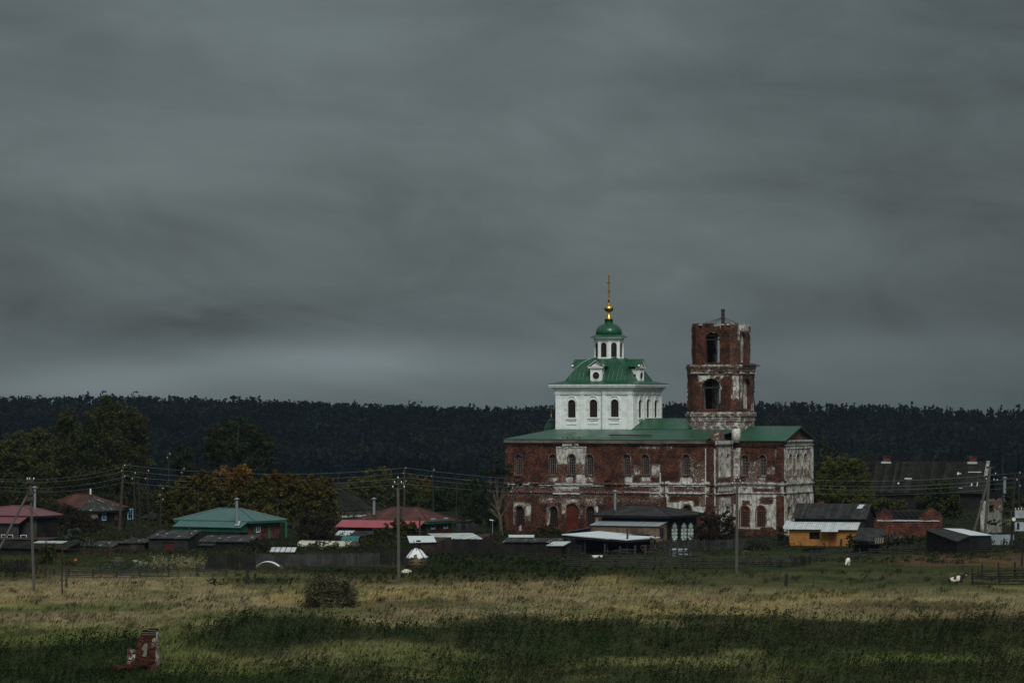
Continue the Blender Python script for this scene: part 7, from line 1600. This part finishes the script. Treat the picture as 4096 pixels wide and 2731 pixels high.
for i, (nm, lb, D, px, py, bl, cl, n, lf) in enumerate([
    ('garden_tree', 'dense dark scrub between the poplars and the rust roof', 588, 420, 2090, [(330, 2010, 70, 50), (450, 2020, 80, 50), (570, 2030, 60, 46), (620, 2060, 40, 40), (520, 2070, 70, 30)], [(.026, .030, .014), (.034, .038, .017)], 8000, .34),
    ('garden_tree', 'dark olive scrub under the birches at the far left edge', 578, 80, 2090, [(20, 2000, 60, 50), (100, 2010, 60, 45), (180, 2030, 60, 40), (40, 2050, 60, 30)], [(.034, .036, .015), (.044, .042, .017), (.06, .05, .016)], 6500, .34),
    ('garden_tree', 'dark reddish-brown tree filling the gap between the maroon and grey roofs', 492, 275, 2150, [(225, 2040, 50, 34), (290, 2045, 48, 36), (330, 2080, 40, 40), (250, 2090, 55, 40), (300, 2120, 50, 30), (380, 2100, 34, 30)], [(.040, .030, .022), (.048, .036, .022), (.030, .028, .018)], 5500, .24),
    ('garden_bush', 'glossy leaved bush with glinting foliage over the dark sheds at left', 470, 300, 2185, [(300, 2130, 30, 22), (275, 2155, 32, 22), (325, 2155, 30, 24), (375, 2160, 24, 16)], [(.036, .044, .022), (.05, .06, .036), (.11, .12, .11)], 2200, .22),
    ('garden_bush', 'tall leafy olive bush right of the first concrete pole', 418, 192, 2300, [(195, 2190, 30, 26), (185, 2225, 42, 34), (200, 2265, 44, 34), (165, 2270, 30, 30)], [(.060, .064, .020), (.046, .052, .018), (.075, .070, .024)], 4200, .19),
    ('garden_bush', 'brownish thin shrub between the leafy bush and the cabbage bed', 416, 275, 2300, [(270, 2265, 34, 24), (310, 2275, 30, 20), (245, 2280, 26, 18)], [(.05, .042, .022), (.036, .038, .018)], 1600, .17),
    ('garden_tree', 'dark brown apple tree in front of the grey brick wall', 478, 1262, 2200, [(1245, 2075, 48, 30), (1300, 2085, 40, 36), (1225, 2115, 42, 36), (1280, 2130, 58, 36), (1240, 2165, 50, 28), (1320, 2160, 32, 28)], [(.034, .028, .020), (.030, .032, .018), (.042, .034, .022)], 7000, .23),
    ('garden_bush', 'bush with pale shiny leaves overlapping the cream greenhouse', 462, 1280, 2215, [(1265, 2180, 38, 18), (1320, 2178, 34, 18), (1340, 2190, 22, 14)], [(.05, .06, .030), (.16, .18, .14), (.034, .042, .020)], 1900, .20),
    ('garden_tree', 'low yellow-green apple tree over the pink roof corner', 484, 1610, 2190, [(1590, 2092, 34, 20), (1560, 2112, 40, 22), (1640, 2110, 34, 22), (1520, 2135, 42, 24), (1600, 2135, 50, 22), (1480, 2160, 42, 22), (1545, 2165, 50, 22), (1655, 2098, 12, 10)], [(.070, .068, .020), (.050, .054, .018), (.04, .044, .018)], 6500, .22),
    ('garden_bush', 'small dark shrub beside the long shed and its white window', 452, 1020, 2235, [(1020, 2175, 34, 18), (1060, 2180, 28, 16), (1040, 2196, 40, 12)], [(.030, .034, .016), (.040, .042, .018)], 1500, .2),
    ('garden_bush', 'dark round bush at the foot of the church red door', 500, 2195, 2165, [(2190, 2118, 44, 26), (2150, 2140, 34, 20), (2230, 2140, 40, 22), (2185, 2155, 60, 16)], [(.026, .028, .014), (.034, .034, .016)], 3000, .22),
    ('garden_tree', 'big black-green lilac with reddish tips right of the carved windows', 474, 2865, 2190, [(2815, 2075, 24, 28), (2850, 2080, 34, 30), (2900, 2075, 30, 34), (2930, 2100, 22, 34), (2830, 2125, 50, 36), (2895, 2130, 55, 40), (2860, 2165, 80, 28)], [(.022, .026, .015), (.032, .032, .018), (.05, .024, .018)], 8500, .22),
    ('garden_bush', 'dark bush against the left wall of the chipboard cottage', 476, 3130, 2185, [(3128, 2130, 20, 28), (3135, 2165, 24, 24)], [(.026, .030, .014), (.036, .040, .016)], 1500, .2),
    ('garden_bush', 'scrubby dark bush behind the second concrete pole right side', 462, 3015, 2215, [(3010, 2185, 30, 16), (3050, 2190, 30, 14), (2985, 2198, 22, 12)], [(.026, .030, .014), (.040, .030, .018)], 1500, .2),
    ('garden_bush', 'dark bushy growth around the collapsed slate shed', 455, 3600, 2175, [(3590, 2165, 50, 16), (3650, 2158, 40, 16), (3440, 2172, 30, 20), (3540, 2178, 36, 12)], [(.024, .030, .014), (.032, .036, .016)], 2600, .2),
    ('garden_bush', 'small bush growing before the door end of the chipboard cottage', 458, 3405, 2185, [(3402, 2150, 18, 14), (3410, 2172, 22, 18)], [(.040, .048, .018), (.030, .038, .016)], 900, .19),
    ('garden_bush', 'scrub below the plastered ruin at right', 500, 3985, 2110, [(3970, 2088, 24, 14), (4000, 2092, 20, 12)], [(.034, .030, .016), (.040, .044, .018)], 700, .2)]):
    grow(nm, lb, 'bush' if nm == 'garden_bush' else 'tree', D, px, py, bl, cl, n, lf, GB, .09, 90+i, limb=False, crown='foliage', clump=.34)
grow('willow_bush', 'large round grey-green willow bush alone in the meadow', 'bush', 334, 1325, 2440, [(1300, 2320, 50, 26), (1340, 2340, 62, 36), (1270, 2360, 55, 40), (1385, 2375, 48, 40), (1320, 2395, 95, 38), (1250, 2410, 40, 26), (1400, 2418, 40, 22)], [(.080, .078, .040), (.12, .115, .06), (.050, .050, .027), (.17, .155, .09)], 15000, .15, None, .07, 120, limb=True, crown='foliage', flat=.3, clump=.5)
grow('willow_bush', 'small dark bush at the foot of the willow, left in the dry grass', 'bush', 372, 855, 2345, [(850, 2325, 22, 14), (880, 2335, 14, 8)], [(.025, .034, .015), (.034, .042, .018)], 700, .13, None, .03, 121, limb=False, crown='foliage')

# ------------------------------------------------------------------ meadow: grass, weeds, garden rows
rng = np.random.default_rng(77)
def blades(n, D0, D1, k0, k1, accept, hfun, wid, colf, name, mat, lean=(.35, .10), label=None, cat='grass', zoff=-.03, power=1.0):
    D = D0+(D1-D0)*rng.uniform(0, 1, n)**power; K_ = rng.uniform(k0, k1, n); x = D*K_; y = D
    a = accept(x, y); keep = rng.uniform(0, 1, n) < a; x, y = x[keep], y[keep]; n = len(x); h = hfun(x, y)*rng.uniform(.6, 1.35, n)
    c = colf(x, y)*rng.uniform(.78, 1.24, n)[:, None]; z = gz(x, y)+zoff
    ang = rng.uniform(-.9, .9, n); wx = np.cos(ang)*wid*.5*rng.uniform(.6, 1.4, n)*(y/330); wy = np.sin(ang)*wid*.5
    lx = h*(lean[0]+rng.normal(0, .28, n)); ly = h*rng.normal(lean[1], .25, n)
    V = np.stack([np.stack([x-wx, y-wy, z], 1), np.stack([x+wx, y+wy, z], 1), np.stack([x+lx*.4+wx*.6, y+ly*.4, z+h*.6], 1), np.stack([x+lx, y+ly, z+h], 1)], 1).reshape(-1, 3)
    Fc = np.arange(4*n).reshape(n, 4); cc = np.repeat(c, 4, 0); o = np_mesh(name, V, Fc, mat, cc); tag(o, label, cat, kind='stuff'); return o
lump = lambda x, y: .6+.8*fbm(x/2.6, y/5.5, 131, 3)
blades(720000, 228, 520, -.195, .195, lambda x, y: np.clip(1.25-weedmask(x, y)*.95, 0, 1)*np.where(y > 430, .7, 1), lambda x, y: (.24*lump(x, y)*(1-.45*sst(to_px(x, y)[0], 2500, 2800)*(1-sst(to_px(x, y)[1], 2330, 2370)))), .058, cover, 'meadow_grass', M_grass, label='wind-bent dry and green grass over the whole meadow')
def weeds():
    """tall leafy herbs in the dark patches: stems with small leaves, plus taller spikes"""
    n = 92000; D = rng.uniform(230, 445, n); K_ = rng.uniform(-.19, .19, n); x, y = D*K_, D; w_ = weedmask(x, y)
    cl = np.clip((fbm(x/1.6, y/3.5, 151, 3)-.36)*3.2, 0.1, 1)
    near = np.where(y < 300, 1.0, .5)
    keep = rng.uniform(0, 1, n) < np.clip(w_-.12, 0, 1)*near*cl; x, y = x[keep], y[keep]; w_ = w_[keep]; n = len(x)
    px, py = to_px(x, y); h = np.where((px < 620) & (y > 257.5), 1.55, np.where(px < 620, .75, 1.25))*(.35+.6*fbm(x/3, y/6, 155, 3))*rng.uniform(.6, 1.35, n)*(.55+.6*w_)*np.where(y > 360, .42, np.where(y > 330, .7, 1)); h = h*(.7+.7*fbm(x/1.2, y/2.5, 158, 2)); h = np.where(rng.uniform(0, 1, n) < .04, h*1.6, h)
    per = 13; i = np.repeat(np.arange(n), per); f = rng.uniform(0.05, 1, len(i)); r_ = (.16*(1-f*.75)); an = rng.uniform(0, 6.28, len(i))
    Cn = np.stack([x[i]+r_*np.cos(an)+.25*h[i]*f**2, y[i]+r_*np.sin(an), gz(x[i], y[i])+h[i]*f], 1)
    base = np.array([(.011, .026, .0045), (.006, .014, .003), (.022, .042, .008), (.020, .024, .008), (.030, .019, .012)])
    rn = fbm(x/4, y/8, 161, 3); pick = np.where(rn < .36, 3, np.where(rn > .64, 2, np.where(rng.uniform(0, 1, n) < .5, 0, 1))); pick = np.where((rng.uniform(0, 1, n) < .25*sst(px, 2300, 3200)), 4, pick)
    C_ = base[pick][i]*rng.uniform(.55, 1.6, len(i))[:, None]*rng.uniform(.75, 1.3, n)[i][:, None]
    V, Fc = quads(Cn, .125*(y[i]/280), .9, rng, .6)
    o = np_mesh('tall_weeds', V, Fc, M_leaf, np.repeat(C_, 4, 0)); tag(o, 'dark green nettles and herbs in bands across the near meadow', 'weeds', kind='stuff')
weeds()
def tufts():
    """taller wind-thrown tussocks standing out of the sward"""
    n = 3800; D = rng.uniform(238, 400, n); K_ = rng.uniform(-.19, .19, n); cx_, cy_ = D*K_, D; w_ = weedmask(cx_, cy_); px, py = to_px(cx_, cy_)
    keep = rng.uniform(0, 1, n) < np.clip(1.1-w_, 0, 1)*np.clip((fbm(cx_/5, cy_/8, 211, 3)-.35)*3, .05, 1); cx_, cy_ = cx_[keep], cy_[keep]; n = len(cx_); per = 16; i = np.repeat(np.arange(n), per)
    x = cx_[i]+rng.normal(0, .22, len(i)); y = cy_[i]+rng.normal(0, .25, len(i)); h = (rng.uniform(.25, .55, n)[i])*rng.uniform(.6, 1.2, len(i)); z = gz(x, y)-.03
    pal = np.array([(.30, .24, .135), (.24, .20, .11), (.12, .135, .055), (.055, .080, .028), (.13, .085, .055)]); pk = rng.choice(5, n, p=[.25, .25, .2, .2, .1]); pk = np.where((px[keep] > 2500) & (py[keep] < 2350), 3, pk); c = (pal[pk][i]*.35+cover(x, y)*.65)*rng.uniform(.75, 1.25, len(i))[:, None]
    lx = h*rng.normal(.45, .2, len(i)); ly = h*rng.normal(0, .25, len(i)); wx = .04
    V = np.stack([np.stack([x-wx, y, z], 1), np.stack([x+wx, y, z], 1), np.stack([x+lx*.4+wx*.5, y+ly*.4, z+h*.6], 1), np.stack([x+lx, y+ly, z+h*.92], 1)], 1).reshape(-1, 3)
    o = np_mesh('grass_tufts', V, np.arange(4*len(i)).reshape(-1, 4), M_grass, np.repeat(c, 4, 0)); tag(o, 'taller tussocks of straw and green grass bent by the wind', 'grass', kind='stuff')
tufts()
def spikes():
    """dock, wormwood and thistle stalks: thin dark leaning stems in small troops"""
    n = 3300; D = rng.uniform(245, 410, n); K_ = rng.uniform(-.19, .19, n); cx_, cy_ = D*K_, D
    px, py = to_px(cx_, cy_); wm = weedmask(cx_, cy_); edge = np.clip(1-abs(wm-.45)*2.2, .22, 1)*np.where(fbm(cx_/6, cy_/12, 171, 2) > .5, 1, .25)
    keep = rng.uniform(0, 1, n) < edge; cx_, cy_ = cx_[keep], cy_[keep]; per = 9; i = np.repeat(np.arange(len(cx_)), per)
    ex = rng.normal(0, .55, len(i)); ey = rng.normal(0, .8, len(i)); x, y = cx_[i]+ex, cy_[i]+ey; h = rng.uniform(.45, .95, len(i))*np.repeat(rng.uniform(.6, 1.25, len(cx_)), per)
    base = np.array([(.020, .032, .010), (.050, .032, .022), (.030, .034, .016)]); C_ = base[np.repeat(rng.integers(0, 3, len(cx_)), per)]*rng.uniform(.6, 1.3, len(i))[:, None]
    z = gz(x, y); Vs, Fs, Cs = [], [], []
    k = 7; f = np.linspace(.12, 1, k)
    Cn = np.stack([(x[:, None]+h[:, None]*.34*f**1.3+rng.normal(0, .02, (len(i), k))), np.repeat(y[:, None], k, 1), z[:, None]+h[:, None]*f], 2).reshape(-1, 3)
    sz = (np.array([.13, .12, .11, .11, .12, .11, .07])[None, :]*np.ones((len(i), 1))).ravel()
    V, Fc = quads(Cn, sz*1.25, .45, rng, 1.0, ax=np.array((.34, 0, 1.0)))
    o = np_mesh('weed_stalks', V, Fc, M_leaf, np.repeat(np.repeat(C_, k, 0), 4, 0)); tag(o, 'dark seed stalks of dock and wormwood leaning in the grass', 'weeds', kind='stuff')
spikes()
def patch_stuff(name, label, cat, px0, px1, py0, py1, n, hmin, hmax, cols, size, asp=.6, up=1.0, seed=1, droop=False):
    rg = np.random.default_rng(seed); px = rg.uniform(px0, px1, n); py = rg.uniform(py0, py1, n); D = CH*FPX/(py-YH); x = (px-2048)/FPX*D; z = gz(x, D)
    per = 14; i = np.repeat(np.arange(n), per); h = rg.uniform(hmin, hmax, n)[i]; f = rg.uniform(.1, 1, len(i)); an = rg.uniform(0, 6.28, len(i)); r_ = rg.uniform(.02, .22, len(i))
    Cn = np.stack([x[i]+r_*np.cos(an)+(.15*h*f**2 if droop else 0), D[i]+r_*np.sin(an), z[i]+h*f], 1); cols = np.array(cols); C_ = cols[rg.integers(0, len(cols), len(i))]*rg.uniform(.6, 1.4, len(i))[:, None]
    V, Fc = quads(Cn, size, asp, rg, up); o = np_mesh(name, V, Fc, M_leaf, np.repeat(C_, 4, 0)); tag(o, label, cat, kind='stuff')
def undergrowth():
    n = 30000; D = rng.uniform(425, 640, n); K_ = rng.uniform(-.19, .19, n); x, y = D*K_, D; px, py = to_px(x, y)
    a = np.clip((fbm(x/5, y/9, 191, 3)-.40)*4, 0, 1)*(1-.9*gau(px, py, 3180, 2215, 260, 22))*(1-sst(px, 350, 420)*(1-sst(px, 820, 860))*sst(py, 2232, 2245))
    keep = rng.uniform(0, 1, n) < a*.8; x, y = x[keep], y[keep]; n = len(x); h = rng.uniform(.25, 1.0, n)*(.5+.9*fbm(x/8, y/14, 197, 2))*np.where(y < 468, .40, 1); per = 14; i = np.repeat(np.arange(n), per); f = rng.uniform(0, 1, len(i)); an = rng.uniform(0, 6.28, len(i)); r_ = .38*(1-f*.6)
    Cn = np.stack([x[i]+r_*np.cos(an), y[i]+r_*np.sin(an), gz(x[i], y[i])+h[i]*f], 1)
    base = np.array([(.026, .036, .015), (.036, .042, .018), (.046, .040, .022), (.050, .058, .022)]); C_ = base[rng.integers(0, 4, n)][i]*rng.uniform(.6, 1.4, len(i))[:, None]
    V, Fc = quads(Cn, .24, .9, rng, .6); o = np_mesh('undergrowth', V, Fc, M_leaf, np.repeat(C_, 4, 0)); tag(o, 'dark tangled weeds filling the yards between the houses', 'weeds', kind='stuff')
undergrowth()
patch_stuff('dry_maize', 'pale dried maize stalks beside the log shed', 'maize', 595, 822, 2272, 2288, 120, .9, 1.75, [(.30, .25, .15), (.22, .20, .10), (.12, .13, .05), (.38, .33, .22)], .24, .28, 1.6, 3, True)
patch_stuff('dry_maize', 'few shorter pale maize plants at the left end of the cabbage bed', 'maize', 545, 585, 2268, 2280, 14, .5, .9, [(.33, .30, .20), (.20, .20, .10)], .22, .3, 1.4, 4, True)
patch_stuff('cabbage_bed', 'low bluish cabbage rows behind the sagging rail fence', 'cabbages', 385, 600, 2262, 2290, 320, .10, .30, [(.04, .075, .04), (.06, .10, .06), (.035, .06, .03), (.10, .085, .04)], .22, 1.0, .4, 5)
patch_stuff('garden_greens', 'low green bed before the long grey board fence', 'vegetables', 1200, 1350, 2266, 2282, 130, .1, .35, [(.05, .085, .028), (.04, .06, .02)], .2, .9, .5, 6)
patch_stuff('grey_heap', 'brown hay litter scattered under the fence by the haystack', 'litter', 1480, 1600, 2268, 2282, 130, .05, .25, [(.14, .10, .05), (.10, .08, .045), (.06, .05, .03)], .18, .6, .3, 7)
# ------------------------------------------------------------------ animals
def skin_body(name, verts, edges, radii, mat, parent=None, sub=2):
    me = bpy.data.meshes.new(name); me.from_pydata(verts, edges, []); me.materials.append(mat)
    o = link_mesh(name, me, parent); sk = o.modifiers.new('skin', 'SKIN'); sk.use_smooth_shade = True
    for i, r_ in enumerate(radii):
        rr = r_ if isinstance(r_, tuple) else (r_, r_); me.skin_vertices[0].data[i].radius = rr
    me.skin_vertices[0].data[0].use_root = True
    s_ = o.modifiers.new('sub', 'SUBSURF'); s_.levels = sub; s_.render_levels = sub; return o
def mat_cow():
    m, t, b = mat_base('black_and_white_hide', .8, .2); oc = t.node('ShaderNodeTexCoord').outputs['Object']; x, y, z = t.sep(oc)
    n = t.noise(oc, 2.2, 3); xx = t.math('ADD', x, t.math('MULTIPLY', t.math('SUBTRACT', n, .5), .35))
    blk = t.ramp(xx, .30, .34); p2 = t.math('SUBTRACT', 1.0, t.ramp(t.math('ABSOLUTE', t.math('ADD', xx, .18)), .12, .15)); p2 = t.math('MULTIPLY', p2, t.ramp(z, .26, .32)); p3 = t.math('MULTIPLY', t.ramp(xx, -.60, -.66), t.ramp(z, .48, .40))
    blaze = t.math('MULTIPLY', t.ramp(x, .90, .94), t.ramp(z, .64, .70)); k = t.math('MAXIMUM', t.math('MAXIMUM', blk, p2), p3); k = t.math('MULTIPLY', k, t.math('SUBTRACT', 1.0, blaze))
    t.put(b.inputs['Base Color'], t.mix(k, (.62, .56, .47), (.018, .017, .017))); return m
MC = mat_cow()
p = G(3825, 2328)
t = thing('cow', 'black and white cow lying in the pasture near the corral', 'cow', p)
V = [(-.62, 0, .28), (-.15, .02, .33), (.30, 0, .36), (.55, -.02, .50), (.72, -.05, .66), (.84, -.10, .70), (1.04, -.16, .60),
     (.34, -.30, .22), (.62, -.42, .10), (.40, -.50, .06), (-.50, -.36, .26), (-.15, -.50, .12), (-.38, -.56, .06), (-.88, .03, .24), (-.98, -.05, .08), (.74, -.22, .76), (.78, .08, .77)]
E = [(0, 1), (1, 2), (2, 3), (3, 4), (4, 5), (5, 6), (2, 7), (7, 8), (8, 9), (0, 10), (10, 11), (11, 12), (0, 13), (13, 14), (4, 15), (4, 16)]
Rr = [(.26, .28), (.31, .33), (.27, .29), (.19, .22), (.16, .18), (.15, .16), (.09, .10), .13, .075, .05, .19, .10, .05, .05, .03, .04, .04]
skin_body('body', V, E, Rr, MC, t)
p = G(3392, 2262); t = thing('goat', 'white goat grazing with its head down, seen from behind in the pasture', 'goat', p)
M_goat = mat_plain('white_goat_hair', (.70, .67, .58), .9, .15, 6)
V = [(.08, .28, .62), (.02, 0, .66), (-.06, -.26, .60), (-.22, -.46, .34), (-.34, -.58, .10), (.20, .34, .34), (.20, .36, .02), (-.04, .30, .33), (-.05, .33, .02), (.06, -.28, .30), (.06, -.30, .02), (-.16, -.24, .30), (-.17, -.27, .02), (-.30, -.42, .30), (.12, .42, .72), (-.14, -.50, .36)]
E = [(0, 1), (1, 2), (2, 3), (3, 4), (0, 5), (5, 6), (0, 7), (7, 8), (2, 9), (9, 10), (2, 11), (11, 12), (3, 13), (0, 14), (3, 15)]
skin_body('body', V, E, [(.24, .25), (.27, .29), (.21, .24), .11, .055, .10, .035, .10, .035, .07, .03, .07, .03, .03, .04, .03], M_goat, t)
p = G(1624, 2292); t = thing('goat', 'white goat lying half hidden behind the middle concrete pole', 'goat', p)
V = [(-.35, 0, .26), (0, 0, .28), (.28, 0, .24), (.48, -.05, .22), (.62, -.12, .14), (.12, -.22, .10), (.34, -.30, .05), (-.30, -.24, .12), (-.08, -.32, .05), (.46, .06, .32)]
skin_body('body', V, [(0, 1), (1, 2), (2, 3), (3, 4), (1, 5), (5, 6), (0, 7), (7, 8), (3, 9)], [.20, .22, .18, .10, .05, .07, .035, .11, .04, .025], M_goat, t)
# ------------------------------------------------------------------ haze over the valley
def make_haze():
    m = bpy.data.materials.new('haze_air'); m.use_nodes = True; n = m.node_tree; n.nodes.clear()
    v = n.nodes.new('ShaderNodeVolumePrincipled'); v.inputs['Color'].default_value = (.50, .66, .86, 1); v.inputs['Density'].default_value = HAZE; v.inputs['Anisotropy'].default_value = .2
    o = n.nodes.new('ShaderNodeOutputMaterial'); n.links.new(v.outputs[0], o.inputs['Volume'])
    b = MB(); b.box(-3800, 3800, -60, 3150, -50, 45); h = b.build('haze', m, None); h['kind'] = 'stuff'; h['label'] = 'thin bluish rain haze lying over the valley'; h['category'] = 'haze'
HAZE = .000034
if HAZE: make_haze()
